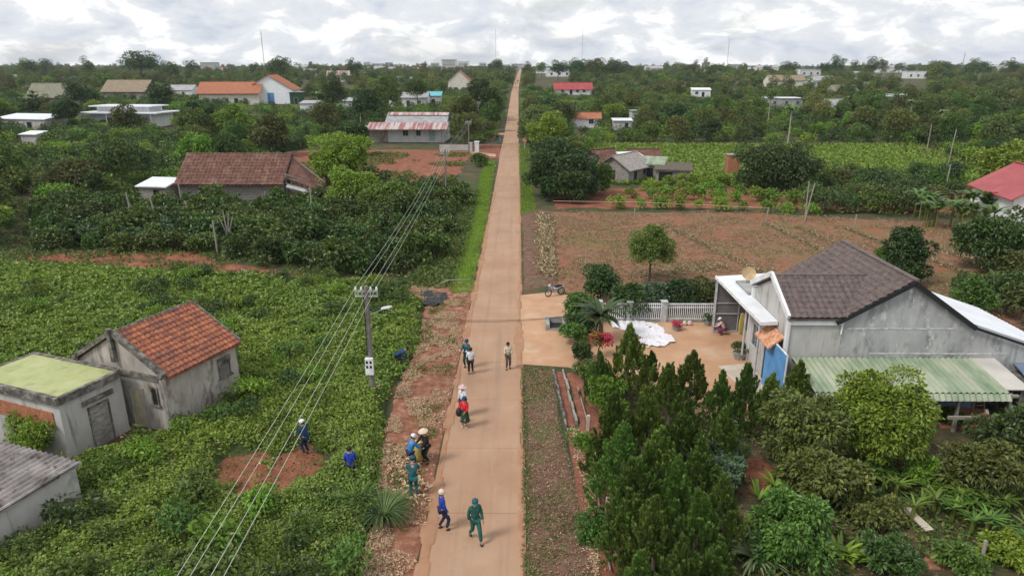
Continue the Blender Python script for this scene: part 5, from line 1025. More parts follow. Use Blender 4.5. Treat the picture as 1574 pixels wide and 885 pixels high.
# (px of tip, py of tip, assumed height, label)
con = [(967, 507, 4.0, 'pointed dark conifer just below the white sheets'), (1069, 535, 3.7, 'pointed conifer standing out against the paved yard'), (1036, 568, 3.0, 'small conifer left of the pointed one at the yard edge'), (922, 545, 2.8, 'slim conifer behind the red leafed plant'), (1110, 575, 2.9, 'conifer right of the pointed one at the yard edge'),
       (1152, 565, 3.3, 'conifer under the pale slab corner'), (1190, 575, 3.2, 'conifer at the foot of the blue gate'), (1232, 552, 3.4, 'conifer against the left end of the green corrugated roof'), (1005, 590, 4.0, 'broad conifer between the yard and the ditch'), (945, 610, 3.8, 'conifer above the lime green creeper'),
       (1060, 620, 3.4, 'dark conifer in the second line from the yard'), (1125, 625, 3.2, 'dark conifer in the shade left of the mango tree'), (960, 660, 4.2, 'tall conifer leaning over the ditch fence'), (1020, 650, 4.0, 'conifer in the thick of the conifer row'), (985, 705, 4.2, 'conifer in the middle of the conifer row'),
       (1045, 700, 4.0, 'fresh green conifer in the middle of the garden'), (1080, 665, 3.6, 'conifer beside the blue green bushes'), (965, 745, 3.6, 'conifer above the last fence posts'), (1015, 770, 3.9, 'conifer near the bottom of the picture beside the posts'), (1070, 760, 3.8, 'broad conifer near the bottom of the picture'),
       (1110, 735, 3.4, 'conifer bordering the red soil clearing'), (990, 840, 3.4, 'lowest left conifer cut by the bottom of the picture'), (1050, 830, 3.6, 'lowest middle conifer cut by the bottom of the picture'), (1108, 815, 3.3, 'lowest right conifer cut by the bottom of the picture'), (1000, 545, 2.2, 'tiny conifer behind the broad one at the yard edge')]
for i, (px, py, h, lb) in enumerate(con):
    if py > 640: h *= .88
    x, y = G(px, py, h)
    tree_thing('conifer', lb, 'conifer', CON[i % 6], M['l_conifer'], BK, (x, y, 0), (h / 4.2 * rng.uniform(.85, 1.1), h / 4.2 * rng.uniform(.85, 1.1), h / 4.2 * rng.uniform(.9, 1.06)), rng.uniform(0, 6.28), 'conifers beside the ditch')
def topat(px, py, h): return (*G(px, py, h), 0) if py > 190 else (lambda q: (q[0], q[1], hz(q[1])))(T(px, py, h))
# --- big named trees near the camera
def one(name, label, px, py, h, rad, n, ncl, ls, lm, r0=.12, s=1, cat='tree', bk=BK, **k):
    return tree_thing(name, label, cat, tree_parts(h, rad, n, ncl, ls, r0, **k), M[lm], bk, topat(px, py, h), s, rng.uniform(0, 6.28))
one('lychee_tree', 'big round yellow green tree growing up in front of the green corrugated roof', 1367, 568, 4.5, (1.75, 1.7, 2.1), 26000, 60, .17, 'l_lime', .16, cr=.6, low=-.75)
one('mango_tree', 'dark olive tree left of the big round yellow green tree', 1250, 598, 3.6, (1.55, 1.5, 1.75), 14000, 40, .19, 'l_olive', .14, cr=.55, low=-.7)
one('mango_tree', 'low dull green tree below the dark olive tree', 1280, 705, 2.0, (1.6, 1.3, .95), 6000, 26, .21, 'l_olive', .08, cr=.45, low=-.5)
one('mango_tree', 'dull olive tree below the shed at the right edge', 1530, 680, 2.4, (1.8, 1.3, 1.1), 6500, 26, .2, 'l_olive', .08, cr=.45, low=-.5)
one('mango_tree', 'dark tree in the right corner behind the block shed', 1560, 630, 2.9, (1.5, 1.4, 1.3), 5000, 24, .22, 'l_dark', .1, cr=.5, low=-.5)
one('citrus_tree', 'glossy bright green round shrub near the bottom of the picture', 1228, 775, 2.2, (1.45, 1.25, 1.05), 8000, 32, .17, 'l_mid', .08, cr=.42, low=-.7)
one('neem_tree', 'small round tree on a bare stem alone on the dry plot', 1003, 346, 4.7, (1.7, 1.6, 1.7), 17000, 90, .15, 'l_mid', .10, nb=10, cr=.46, low=-.6)
one('jackfruit_tree', 'glossy dark tree behind the brown tiled roof', 1405, 352, 4.3, (1.7, 1.6, 1.9), 8000, 34, .26, 'l_dark', .13, cr=.6, low=-.8)
one('jackfruit_tree', 'small dark bush tree right behind the brown tiled ridge', 1362, 382, 2.3, (1.2, 1.1, 1.1), 3500, 20, .24, 'l_mid', .08, cr=.45, low=-.8)
one('garden_bush', 'low bush tree under the small tree by the brown tiled house', 1398, 400, 2.1, (1.4, 1.2, 1.0), 3500, 20, .24, 'l_dark', .08, cr=.45, low=-.8)
for px, py, h, r, lm, lb in ((925, 406, 3.0, 1.3, 'l_dark', 'dark bushy tree between the motorcycle and the white fence'), (890, 452, 1.9, .85, 'l_mid', 'leafy bush left end of the white fence'), (965, 440, 2.2, 1.4, 'l_dark', 'low dark bush behind the left panel of the white fence'), (1005, 436, 2.0, 1.3, 'l_bluegreen', 'bluish bush behind the middle of the white fence'),
                         (1045, 428, 2.2, 1.4, 'l_dark', 'dark bush behind the right pillar of the white fence'), (1085, 432, 2.0, 1.2, 'l_olive', 'olive bush at the right end of the white fence')):
    one('garden_bush', lb, px, py, h, (r, r * .9, h * .46), 5200, 22, .2, lm, .07, cat='bush', cr=.5, low=-.8)
one('cypress_bush', 'dark rounded conifer like bush right of the grey house behind its white roof', 1508, 425, 3.2, (1.4, 1.3, 1.7), 7000, 26, .2, 'l_mid', .1, cr=.45, low=-.8)
one('mango_tree', 'round dark tree left of the red tin house', 1540, 322, 5.2, (2.9, 2.6, 2.6), 11000, 44, .32, 'l_dark', .18, cr=.8, low=-.8)
one('lychee_tree', 'yellowish round tree behind the red tin house', 1560, 225, 6.0, (4, 3.6, 2.6), 9000, 44, .5, 'l_lime', .22, cr=1.3, low=-.8)
one('avocado_tree', 'tall light green tree rising behind the right end of the barn', 522, 192, 8.6, (3.6, 3.4, 4.1), 13000, 44, .34, 'l_bright', .2, cr=1.2, low=-.8)
one('avocado_tree', 'lower bright green tree in front of the tall light green one', 540, 262, 4.6, (3.0, 2.6, 2.2), 8500, 30, .32, 'l_bright', .14, cr=1.0, low=-.8)
one('mango_tree', 'dark tree between the light green tree and the overhead cables', 590, 275, 4.2, (2.8, 2.5, 2.0), 8500, 34, .32, 'l_mid', .15, cr=1.0, low=-.8)
one('mango_tree', 'round dark tree in front of the modern white house', 187, 166, 6.5, (3.2, 3.0, 3.0), 9000, 44, .5, 'l_olive', .25, cr=1.3, low=-.8)
one('mango_tree', 'large dark tree left of the barn ridge', 305, 160, 8.5, (3.7, 3.5, 3.9), 12000, 44, .5, 'l_dark', .28, cr=1.3, low=-.8)
def skyline(label, px, top, wpx, Y, lm='l_far', flat=.42, name='skyline_tree'):
    """a big tree far off whose crown stands above the horizon"""
    X = (px - 798) / F * (Y * .951); z = hz(Y); h = CAMH + Y * math.tan(math.atan((CY - top) / F) - PITCH) - z; r = wpx / 2 / F * Y
    c, b = tree_parts(h, (r, r * .9, h * flat), 5200, 34, r * .085, r * .05, 6, cr=r * .3, low=-.5); me = onemesh(c, b, M[lm], BK, 'skyline_tree')
    return solo(name, label, 'tree', me, (X, Y, z), 1, rng.uniform(0, 6.28))
for args in (('broad spreading tree standing alone on the left skyline', 212, 83, 56, 420, 'l_dark', .3), ('big dark round crown on the skyline behind the white gabled house', 425, 89, 52, 430, 'l_dark', .42), ('narrow pointed crown on the skyline left of the spreading tree', 129, 86, 22, 480, 'l_dark', .42),
             ('small crown at the far left skyline', 66, 89, 22, 520, 'l_far', .4), ('pair of crowns merging at the far left skyline', 36, 93, 34, 520, 'l_far', .4), ('low crown just right of the spreading skyline tree', 258, 95, 30, 480, 'l_far', .4), ('small dark crown left of the thin left mast', 388, 94, 16, 500, 'l_dark', .45),
             ('dark forked crown above the city blocks', 541, 90, 26, 520, 'l_dark', .42), ('narrow crown between the city blocks', 652, 91, 12, 560, 'l_far', .45), ('round dark crown on the skyline left of the road end', 762, 90, 24, 600, 'l_dark', .42), ('crown overhanging the end of the road from the right', 858, 93, 30, 520, 'l_dark', .42),
             ('wide crown first in the wooded rise right of the road', 886, 92, 40, 500, 'l_dark', .42), ('highest crown of the wooded rise right of the road', 918, 91, 40, 500, 'l_far', .42), ('last crown of the wooded rise right of the road', 950, 95, 40, 500, 'l_dark', .42), ('small crown right of the road end', 833, 94, 20, 560, 'l_far', .42),
             ('dark dome on the right skyline', 1212, 95, 28, 560, 'l_dark', .45), ('tall dome crown highest on the right skyline', 1286, 84, 26, 560, 'l_dark', .45), ('small crown left of the tall right skyline dome', 1266, 93, 18, 560, 'l_dark', .45), ('ragged crown above the large white skyline house', 1340, 86, 22, 560, 'l_far', .42),
             ('second ragged crown above the large white skyline house', 1354, 88, 18, 560, 'l_far', .42), ('pointed crown between the dome and the ragged crowns', 1312, 89, 14, 560, 'l_far', .45), ('broad crown on the far right skyline', 1550, 90, 26, 520, 'l_dark', .42), ('low wide crown right part of the right skyline', 1440, 97, 44, 560, 'l_far', .4), ('crown at the right mast foot', 1500, 97, 40, 560, 'l_dark', .4), ('low crown at the middle of the right skyline', 1100, 100, 30, 600, 'l_far', .42), ('low crown left part of the right skyline', 1060, 99, 26, 600, 'l_dark', .42)):
    skyline(*args)
for px, py, h, r_, lm, lb in ((508, 118, 12, 5.0, 'l_dark', 'tall dark tree right of the white hut'), (478, 104, 13, 4.6, 'l_dark', 'tall dark tree right behind the white gabled house'), (590, 118, 12, 4.6, 'l_mid', 'tall green tree behind the long white bungalow'), (560, 138, 10, 4.2, 'l_dark', 'dark tree over the long white bungalow'),
        (640, 112, 12, 4.8, 'l_far', 'tall greyish tree behind the teal roofed shed'), (735, 120, 12, 4.0, 'l_dark', 'tall dark tree by the left roadside before the orange house'), (715, 150, 9, 3.4, 'l_olive', 'olive tree right of the red and white tin roof'), (752, 132, 10, 3.2, 'l_dark', 'dark tree at the left road edge far up the road'), (100, 150, 8, 3.6, 'l_dark', 'dark tree left of the modern white house'),
        (118, 122, 11, 4.6, 'l_dark', 'tall dark tree right of the mossy grey roof'), (245, 128, 10, 4.4, 'l_dark', 'dark tree right of the tan roof'), (410, 182, 7, 3.4, 'l_olive', 'olive tree under the white gabled house'), (355, 165, 8, 3.6, 'l_bright', 'light green tree below the long orange roof'), (540, 190, 6, 3.0, 'l_dark', 'dark tree left of the red and white tin roof')):
    one('shade_tree', lb, px, py, h, (r_, r_ * .95, h * .4), 7000, 24, .5, lm, .25, cr=r_ * .36, low=-.5)
for px, py, h, r_, lm, lb in ((885, 500, 1.3, .9, 'l_mid', 'green bush between the culvert box and the small palm'), (893, 530, .9, .6, 'l_dark', 'dark low bush at the foot of the small palm'), (893, 482, 1.5, .9, 'l_dark', 'dark bush behind the culvert box')):
    one('garden_bush', lb, px, py, h, (r_, r_ * .9, h * .4), 3000, 16, .16, lm, .05, cat='bush', cr=r_ * .34, low=-.7)
one('hedge_bush', 'leafy green bush by the left road edge near the gate pillars', 738, 232, 2.6, (1.6, 1.5, 1.2), 2600, 16, .3, 'l_mid', .08, cat='bush', cr=.5, low=-.8)
for px, py, h, r, lm, lb in ((842, 172, 8, 3.6, 'l_bright', 'tall fresh green tree at the right roadside'), (868, 205, 7, 3.4, 'l_olive', 'brownish green tree behind the dark roadside trees'), (858, 215, 6.6, 3.3, 'l_dark', 'nearest dark tree of the right roadside clump'), (892, 232, 6.0, 3.2, 'l_dark', 'dark tree next to the wooden shack'),
                          (836, 240, 5.2, 2.4, 'l_dark', 'small dark tree at the grass strip right of the road'), (915, 252, 4.0, 2.4, 'l_mid', 'green tree in front of the wooden shack'), (878, 262, 4.0, 2.4, 'l_dark', 'low dark tree at the foot of the roadside clump'), (850, 268, 3.4, 1.6, 'l_dark', 'narrow dark bush nearest the dry stalk heap'), (820, 180, 6, 2.8, 'l_mid', 'green tree overhanging the far right road edge'),
                          (1180, 218, 6.4, 4.2, 'l_dark', 'wide dark tree left of the green field orchard'), (1218, 226, 6.0, 4.0, 'l_dark', 'wide dark tree right half of the pair below the green field')):
    one('roadside_tree' if px < 930 else 'mango_tree', lb, px, py, h, (r, r * .92, h * .44), 9000, 40, .34, lm, .2, cr=r * .3, low=-.8)
# --- generic prototypes
def proto(h, rad, n, ncl, ls, lm, name, r0=.14, **k): c, b = tree_parts(h, rad, n, ncl, ls, r0, 4, **k); return onemesh(c, b, M[lm], BK, name)
LBK = {}
TP = []
for i, (h, r, lm, ls) in enumerate([(6.5, 3.4, 'l_far', .48), (6, 3.0, 'l_dark', .46), (7.5, 3.2, 'l_mid', .46), (5.6, 3.3, 'l_olive', .46), (8.5, 3.2, 'l_far', .5), (5.0, 2.6, 'l_dark', .4), (6.8, 3.6, 'l_olive', .5), (6.2, 2.8, 'l_bright', .44), (5.2, 3.0, 'l_mid', .44), (4.6, 2.8, 'l_olive', .42)]):
    TP.append(proto(h, (r, r * .9, h * .42), 4200, 18, ls * .82, lm, 'broadleaf_tree', .18, cr=r * .34, low=-.5))
# palms and dark narrow trees
def palm_mesh(h, n, ln, wd, lm, tr, name='palm_tree', r0=.13):
    V, Fq = blades(n, ln, wd, up=.9, arch=.55, seg=7, base=(0, 0, h), spread=.08)
    mb = MB(); mb.tube([(0, 0, -.2), (.08, 0, h * .5), (0, 0, h + .05)], [r0, r0 * .8, r0 * .7], 8)
    return onemesh(fast_mesh('crown', V, Fq), mb.mesh('trunk'), M[lm], M[tr], name)
PALM = palm_mesh(5.5, 26, 2.4, .34, 'l_mid', 'palebark')
cyc = thing('cycad_palm', 'small dark palm with drooping fronds at the yard entrance', 'palm', (5.0, 38.6, 0))
V, Fq = blades(30, 1.9, .30, up=1., arch=.5, seg=7, base=(0, 0, 1.5)); V2, F2 = blades(16, 1.4, .25, up=.4, arch=.5, seg=6, base=(0, 0, 1.5)); V, Fq = merge((V, Fq), (V2, F2))
link('fronds', fast_mesh('fronds', V, Fq), M['l_dark'], cyc); q = MB(); q.tube([(0, 0, -.1), (0, 0, .8), (0, 0, 1.55)], [.15, .13, .12], 8); link('trunk', q.mesh('trunk'), BK, cyc); cyc.scale = (1.05, 1.05, 1.15)
ti = thing('red_leaf_plant', 'plant with orange and crimson leaves below the small palm', 'plant', (4.55, 36.4, 0))
V, Fq = mk_crown((0, 0, 1.0), (.5, .45, .5), 420, 10, .2, cr=.2); link('orange_leaves', fast_mesh('orange_leaves', V, Fq), M['l_redleaf'], ti)
V, Fq = mk_crown((.5, -.1, 1.1), (.25, .25, .45), 260, 6, .18, cr=.16); link('crimson_leaves', fast_mesh('crimson_leaves', V, Fq), M['l_pinkfl'], ti); q = MB(); q.tube([(0, 0, -.1), (.1, 0, .6), (.3, 0, 1.1)], [.05, .04, .03], 6); link('stem', q.mesh('stem'), BK, ti)
def bushy(name, label, px, py, h, rad, n, ls, lm, cat='bush', ncl=16, cr=.28, stem=.04, group=None):
    t = tree_thing(name, label, cat, tree_parts(h, rad, n, ncl, ls, stem, 4, cr=cr, low=-.8), M[lm], BK, (*G(px, py, h * .5), 0), 1, rng.uniform(0, 6.28), group, 'foliage', 'stem'); return t
bushy('creeper', 'lime green creeper heaped over the fence above the ditch', 935, 610, 1.9, (.55, 1.3, .95), 4200, .13, 'l_bright', 'creeper', cr=.33)
bushy('creeper', 'green creeper spilling over the path beside the last fence posts', 912, 812, .8, (.55, .7, .4), 3200, .12, 'l_mid', 'creeper')
bushy('creeper', 'low green creeper at the corner of the yard entrance', 905, 570, .8, (.8, .6, .4), 2600, .13, 'l_mid', 'creeper')
bushy('creeper', 'lime weeds along the pipe at the foot of the conifers', 912, 690, .7, (.3, 1.6, .35), 2600, .12, 'l_bright', 'creeper')
for px, py, h, r, lm, lb in ((1090, 720, 1.9, 1.3, 'l_bluegreen', 'blue green large leafed bush beside the red clearing'), (1115, 695, 1.6, 1.0, 'l_bluegreen', 'bluish bush at the top of the red clearing'), (1230, 735, 1.1, .9, 'l_olive', 'low dull bush above the glossy citrus shrub'), (1320, 760, 1.2, 1.0, 'l_dark', 'dark low bush in the middle of the right garden'), (1350, 790, .9, 1.1, 'l_olive', 'wide low olive bush left of the pale plank'),
                          (1430, 730, 1.2, .9, 'l_bright', 'bright shrub below the timber pile'), (1550, 665, 1.3, .7, 'l_bright', 'bright shrub at the right edge under the sheds'), (1500, 735, 1.4, 1.2, 'l_olive', 'wide dull shrub right of the timber pile'), (1480, 860, 1.0, 1.0, 'l_mid', 'shrub at the bottom right beside the leaf litter'), (1555, 850, 1.1, .9, 'l_bright', 'bright shrub in the bottom right corner'), (1370, 850, 1.2, 1.1, 'l_dark', 'dark shrub at the bottom between fern and leaf litter'),
                          (1185, 850, 1.0, .8, 'l_dark', 'dark shrub left under the glossy citrus shrub'), (1465, 640, .9, .5, 'l_bright', 'small yellowish shrub at the shed prop'), (1515, 655, 1.3, .6, 'l_redleaf', 'reddish yellow shrub by the shed post')):
    bushy('garden_shrub', lb, px, py, h, (r, r * .85, h * .46), 3400, .15, lm if lm != 'l_redleaf' else 'l_brown', cat='shrub', cr=r * .28)
# garden banana, agave, fern like clumps
def clump(name, label, px, py, n, ln, wd, lm, up=1.2, arch=.5, base=0., cat='plant', stems=0, group=None, s=1.):
    x, y = (G if py > 250 else T)(px, py); t = thing(name, label, cat, (x, y, hz(y)), rng.uniform(0, 6.28), group); t.scale = (s, s, s); sets = []
    if stems:
        for k in range(stems):
            ox, oy = rng.normal(0, .5 * stems ** .5 * .6, 2); hh = base * rng.uniform(.75, 1.15); V, Fq = blades(max(6, n // stems), ln, wd, up, arch, 6, (ox, oy, hh)); sets.append((V, Fq)); q = MB(); q.tube([(ox, oy, -.1), (ox, oy, hh)], [.1, .06], 7); link('stem', q.mesh('stem'), M['l_olive'], t)
    else: sets.append(blades(n, ln, wd, up, arch, 6, (0, 0, .05)))
    V, Fq = merge(*sets); link('leaves', fast_mesh('leaves', V, Fq), M[lm], t); return t
clump('agave', 'pale striped agave rosette near the bottom of the picture', 1160, 862, 44, 1.25, .10, 'l_agave', 1.0, .5)
clump('spider_plant', 'bright strappy plant on the red clearing', 1192, 752, 26, .9, .10, 'l_bright', 1.8, .4)
clump('spider_plant', 'upright bright green strappy plant left of the clearing post', 1165, 770, 18, .8, .09, 'l_bright', 2.2, .3)
clump('spider_plant', 'bright strappy plant left of the glossy citrus shrub', 1160, 820, 24, 1.0, .11, 'l_bright', 1.5, .5)
for px, py, lb in ((1290, 858, 'lime fern clump left of the next two at the bottom edge'), (1345, 872, 'lime fern clump lowest at the bottom edge'), (1320, 866, 'lime fern clump between its two neighbours at the bottom edge')): clump('fern', lb, px, py, 30, 1.0, .13, 'l_bright', 1.6, .45, group='lime ferns')
for px, py, lb in ((1470, 780, 'feathery green cassava clump in the lower right garden'), (1520, 800, 'wide cassava clump nearest the right bottom corner'), (1545, 760, 'cassava clump at the right edge below the dull shrub'), (1420, 760, 'cassava clump above the pale plank'), (1340, 740, 'banana like clump under the round tree')):
    clump('cassava', lb, px, py, 200, .62, .085, 'l_mid', .7, .35, .7, stems=14)
clump('tall_grass_clump', 'big tuft of long arching grass on the left verge edge', 590, 800, 330, 1.5, .035, 'l_dark', 1.9, .75, cat='grass'); clump('tall_grass_clump', 'broad green leafy tuft behind the arching grass', 550, 782, 260, 1.2, .06, 'l_mid', 1.5, .6, cat='grass')
clump('tall_grass_clump', 'dark long leafed tuft against the corrugated outbuilding', 75, 790, 60, 1.5, .09, 'l_dark', 1.5, .6, cat='grass')
for i, (px, py) in enumerate([(1430, 350), (1462, 352), (1498, 352), (1480, 330), (1515, 335), (1412, 335)]):
    clump('banana_clump', 'green banana clump in the row left of the red tin house', px, py, 44, 1.9, .36, 'l_banana', 1.5, .6, 2.0, 'banana', 4, 'banana plants near the red tin house')
for px, py in ((52, 168), (40, 172), (500, 185), (520, 190)): clump('banana_clump', 'far banana clump among the left houses', px, py, 30, 3.4, .7, 'l_mid', 1.2, .55, 3.5, 'banana', 4, 'banana plants among the left houses')
# mound of vine against the annex
bushy('hedge', 'clipped dense green hedge beside the pale annex', 48, 672, 2.0, (1.6, .8, .95), 8500, .12, 'l_bright', 'hedge', 30, .4)
for px, py, r, lb in ((30, 845, 1.2, 'leafy bush low in the left bottom corner'), (250, 870, 1.0, 'round weed bush at the bottom of the leafy field'), (350, 575, .55, 'weed bush against the old house wall'), (205, 680, .5, 'weed tuft at the annex door')):
    bushy('weed_bush', lb, px, py, r * .9, (r, r * .9, r * .42), 2600, .13, 'l_weed', cr=r * .3)
FS = [proto(1.0, (.55, .5, .42), 420, 9, .13, lm, 'field_shrub', .02, cr=.22, low=-.6) for lm in ('l_mid', 'l_weed', 'l_bright', 'l_dark')]
k = 0
for x, y in scatter(LF, 900):
    if k < 130 and lfsd(np.array([x]), np.array([y]))[0] > .4 and -.8 * y < x and (fbm(np.array([x * .3]), np.array([y * .3]), 55)[0] > .47 or y < 24):
        tn = int(rng.integers(4)); s = rng.uniform(.7, 1.5) * (1.15 if y < 24 else 1); solo('field_shrub', ['mid green', 'dull green', 'bright green', 'dark green'][tn] + ' shrub poking out of the leafy field', 'shrub', FS[tn], (x, y, .15), s, rng.uniform(0, 6.28), 'shrubs in the leafy field'); k += 1
# --- coffee plantation: one bush, many copies
CB = []
for i in range(5): CB.append(proto(2.0, (1.25, 1.2, .95), 1100, 20, .30, 'l_coffee', 'coffee_bush', .06, cr=.36, low=-.8))
CP = [(-44, 60), (-33, 58.5), (-29, 58.5), (-24, 55.5), (-14, 52.5), (-8.6, 51.5), (-6.6, 57), (-6.7, 70), (-7.2, 92), (-23, 92), (-24, 80), (-43.5, 79), (-58, 80)]
cnt = 0; y = 51.
while y < 92:
    x = -60 + (1.1 if int(y / 2.35) % 2 else 0)
    while x < -6:
        X = x + rng.normal(0, .28); Y = y + rng.normal(0, .28)
        if pdist(CP, [X], [Y])[0] > .3 and rng.random() > .09 and cnt < 290 and not (-46 < X < -24 and Y > 81.5):
            s = rng.uniform(.68, 1.3); solo('coffee_bush', 'dark green coffee bush in the plantation rows left of the road', 'coffee bush', CB[int(rng.integers(5))], (X, Y, 0), (s * 1.08, s * 1.08, s * rng.uniform(.85, 1.15)), rng.uniform(0, 6.28), 'coffee bushes left of the road'); cnt += 1
        x += 2.5
    y += 2.35
print('coffee', cnt)
# two paler trellised rows of beans at left
bb = [(-40, 62.5), (-36.5, 62.2), (-33.5, 63), (-38, 64.5), (-43, 64), (-35, 65.5), (-40.5, 66.5)]
for X, Y in bb: solo('bean_bush', 'paler grey green bush in the clump behind the red path', 'bush', proto(1.7, (1.8, 1.5, .8), 1500, 16, .25, 'l_bluegreen', 'bean_bush', .05, cr=.5, low=-.8), (X, Y, 0), 1, 0, 'pale bushes behind the red path')
# young crop rows behind the dry plot
YB = [proto(1.3, (1.0, .95, .6), 600, 10, .24, 'l_bright', 'young_bush', .04, cr=.36, low=-.8) for _ in range(3)]
for r_, (pa, pb, nb) in enumerate([((935, 320), (1255, 328), 10), ((960, 305), (1250, 312), 11), ((985, 292), (1140, 300), 9), ((1020, 283), (1150, 288), 7)]):
    a = np.array(G(*pa)); b = np.array(G(*pb))
    for k in range(nb):
        p = a + (b - a) * (k + .5) / nb + rng.normal(0, .35, 2)
        s = rng.uniform(.8, 1.25); solo('young_bush', 'young bright green bush in rows on red soil behind the dry plot', 'bush', YB[k % 3], (p[0], p[1], 0), s, rng.uniform(0, 6.28), 'young bushes behind the dry plot')
# trees in a row on the far edge of the plot, right part
RB = [proto(3.4, (2.2, 2.0, 1.5), 1700, 22, .34, lm, 'orchard_tree', .14, cr=.75, low=-.8) for lm in ('l_dark', 'l_dark', 'l_olive', 'l_mid')]
orch = [(x, 322 - 10 * (k % 2)) for k, x in enumerate(range(1262, 1440, 19))] + [(x, 302 - 8 * (k % 3)) for k, x in enumerate(range(1245, 1470, 24))] + [(x, 283 - 8 * (k % 2)) for k, x in enumerate(range(1225, 1480, 26))] + [(1150, 285), (1170, 290), (1195, 292)]
for k, (px, py) in enumerate(orch):
    x, y = G(px, py + 4); s = rng.uniform(.65, .95); solo('orchard_tree', 'dark orchard tree in the belt between the dry plot and the green field', 'orchard tree', RB[int(rng.integers(4))], (x, y, 0), s, rng.uniform(0, 6.28), 'orchard trees below the green field')
# bushes right edge between plot and house
for k, (px, py, s) in enumerate([(1545, 480, .9), (1490, 470, .6), (1570, 440, .8), (1560, 395, .8), (1530, 405, .5), (1480, 452, .5), (1570, 500, .8)]):
    x, y = G(px, py); solo('hedge_tree', 'green bushy tree in the belt behind the white lean-to roof', 'tree', RB[k % 4], (x, y, 0), s, k, 'bushes behind the grey house')

# --- the wooded country: individuals near, one mass far away
def clear(X, Y, h, r):
    """false where a tree would stand on a road, field or house, or hide a house the photograph shows"""
    if abs(X - rc(Y)) < 2.4 + r * .8: return False
    for poly in BLK:
        if pdist(poly, [X], [Y])[0] > -r * .6: return False
    z = hz(Y); px, pt = proj(X, Y, z + h); _, pb = proj(X, Y, z + h * .25); rw = r * F / math.hypot(Y, 16) * .9
    for (x0, y0, x1, y1, Yh) in SEE:
        if Y < Yh and px + rw > x0 and px - rw < x1 and pt < y1 and pb > y0: return False
    return True
BLK = [GF, CP, [(-9.5, 92), (-3.5, 92), (-3.5, 150), (-9, 150)], [(-9.5, 96), (-9, 140), (-44, 141), (-45, 100)], [(-45, 80), (-45, 94), (-24, 94), (-24, 80)], [(0, 45), (0, 96), (30, 100), (66, 96), (66, 40)],
       [(10, 97), (10, 113), (27, 113), (27, 96)], [(-38, 150), (-38, 166), (-14, 166), (-14, 150)], [(48, 66), (66, 66), (66, 84), (48, 84)], [(-70, 40), (-70, 58), (-30, 58), (-30, 40)], [(-50, 80), (-50, 90), (-42, 90), (-42, 80)], [(-48, 58), (-48, 70), (-30, 70), (-30, 58)]]
SEE = [(380, 115, 456, 161, 330), (325, 120, 385, 143, 330), (541, 166, 690, 220, 150), (855, 127, 908, 145, 330), (1062, 135, 1094, 149, 330), (110, 154, 262, 180, 230), (0, 172, 96, 192, 200), (30, 212, 62, 222, 150), (25, 112, 110, 138, 330), (155, 112, 222, 135, 330), (940, 183, 970, 196, 220),
       (886, 180, 914, 194, 220), (463, 148, 482, 168, 330), (600, 146, 655, 158, 330), (650, 146, 674, 156, 330), (692, 112, 724, 128, 400), (505, 108, 532, 119, 420), (1185, 153, 1232, 163, 330), (1228, 106, 1262, 115, 800), (1345, 96, 1392, 110, 900), 
       (1500, 250, 1574, 320, 80), (520, 150, 560, 164, 330), (718, 215, 742, 240, 130), (1500, 100, 1535, 106, 900), (1390, 112, 1425, 120, 700), (270, 122, 310, 145, 330), (825, 104, 875, 116, 900), (240, 155, 264, 195, 230)]
pos = []
def place(nmax, y0, y1, sp0, sp1, side=.80, maxtry=60000, hf_=8.5, rf_=3.2):
    """blue-noise like picks, farther apart with distance"""
    grid = {}; out_ = []; tries = 0
    while len(out_) < nmax and tries < maxtry:
        tries += 1; Y = y0 + (y1 - y0) * rng.random() ** .62; X = rng.uniform(-side, side) * (Y * 1.0 + 8); sp = sp0 + (sp1 - sp0) * (Y - y0) / (y1 - y0)
        gx, gy = int(X // sp1), int(Y // sp1); ok = True
        for i in (-1, 0, 1):
            for j in (-1, 0, 1):
                for (a_, b_) in grid.get((gx + i, gy + j), ()):
                    if (a_ - X) ** 2 + (b_ - Y) ** 2 < sp * sp: ok = False; break
                if not ok: break
            if not ok: break
        if not ok or not clear(X, Y, hf_, rf_): continue
        grid.setdefault((gx, gy), []).append((X, Y)); out_.append((X, Y))
    return out_
near = place(250, 60, 215, 4.8, 8.2, .80)
print('individual trees', len(near))
for X, Y in near:
    i = int(rng.integers(len(TP))); s = rng.uniform(.62, 1.12); tone = ['greyish green', 'dark green', 'mid green', 'olive', 'tall greyish green', 'small dark green', 'wide olive', 'bright green', 'low mid green', 'low olive'][i]; side = 'left of the road' if X < -2 else 'right of the road'
    solo('broadleaf_tree', tone + ' bushy tree in the orchards and gardens ' + side, 'broadleaf tree', TP[i], (X, Y, hz(Y) - .1), (s * rng.uniform(.9, 1.15), s, s * rng.uniform(.8, 1.15)), rng.uniform(0, 6.28), 'garden and orchard trees ' + side)
palms = [(58, 165), (130, 150), (490, 172), (885, 178), (1395, 185), (640, 158), (1300, 175), (1180, 180), (1438, 205), (1210, 212), (555, 178)]
for px, py in palms:
    X, Y = T(px, py + 14); solo('palm_tree', 'slender palm standing among the far trees', 'palm', PALM, (X, Y, hz(Y)), rng.uniform(.9, 1.4), rng.uniform(0, 6.28), 'palms among the far trees')
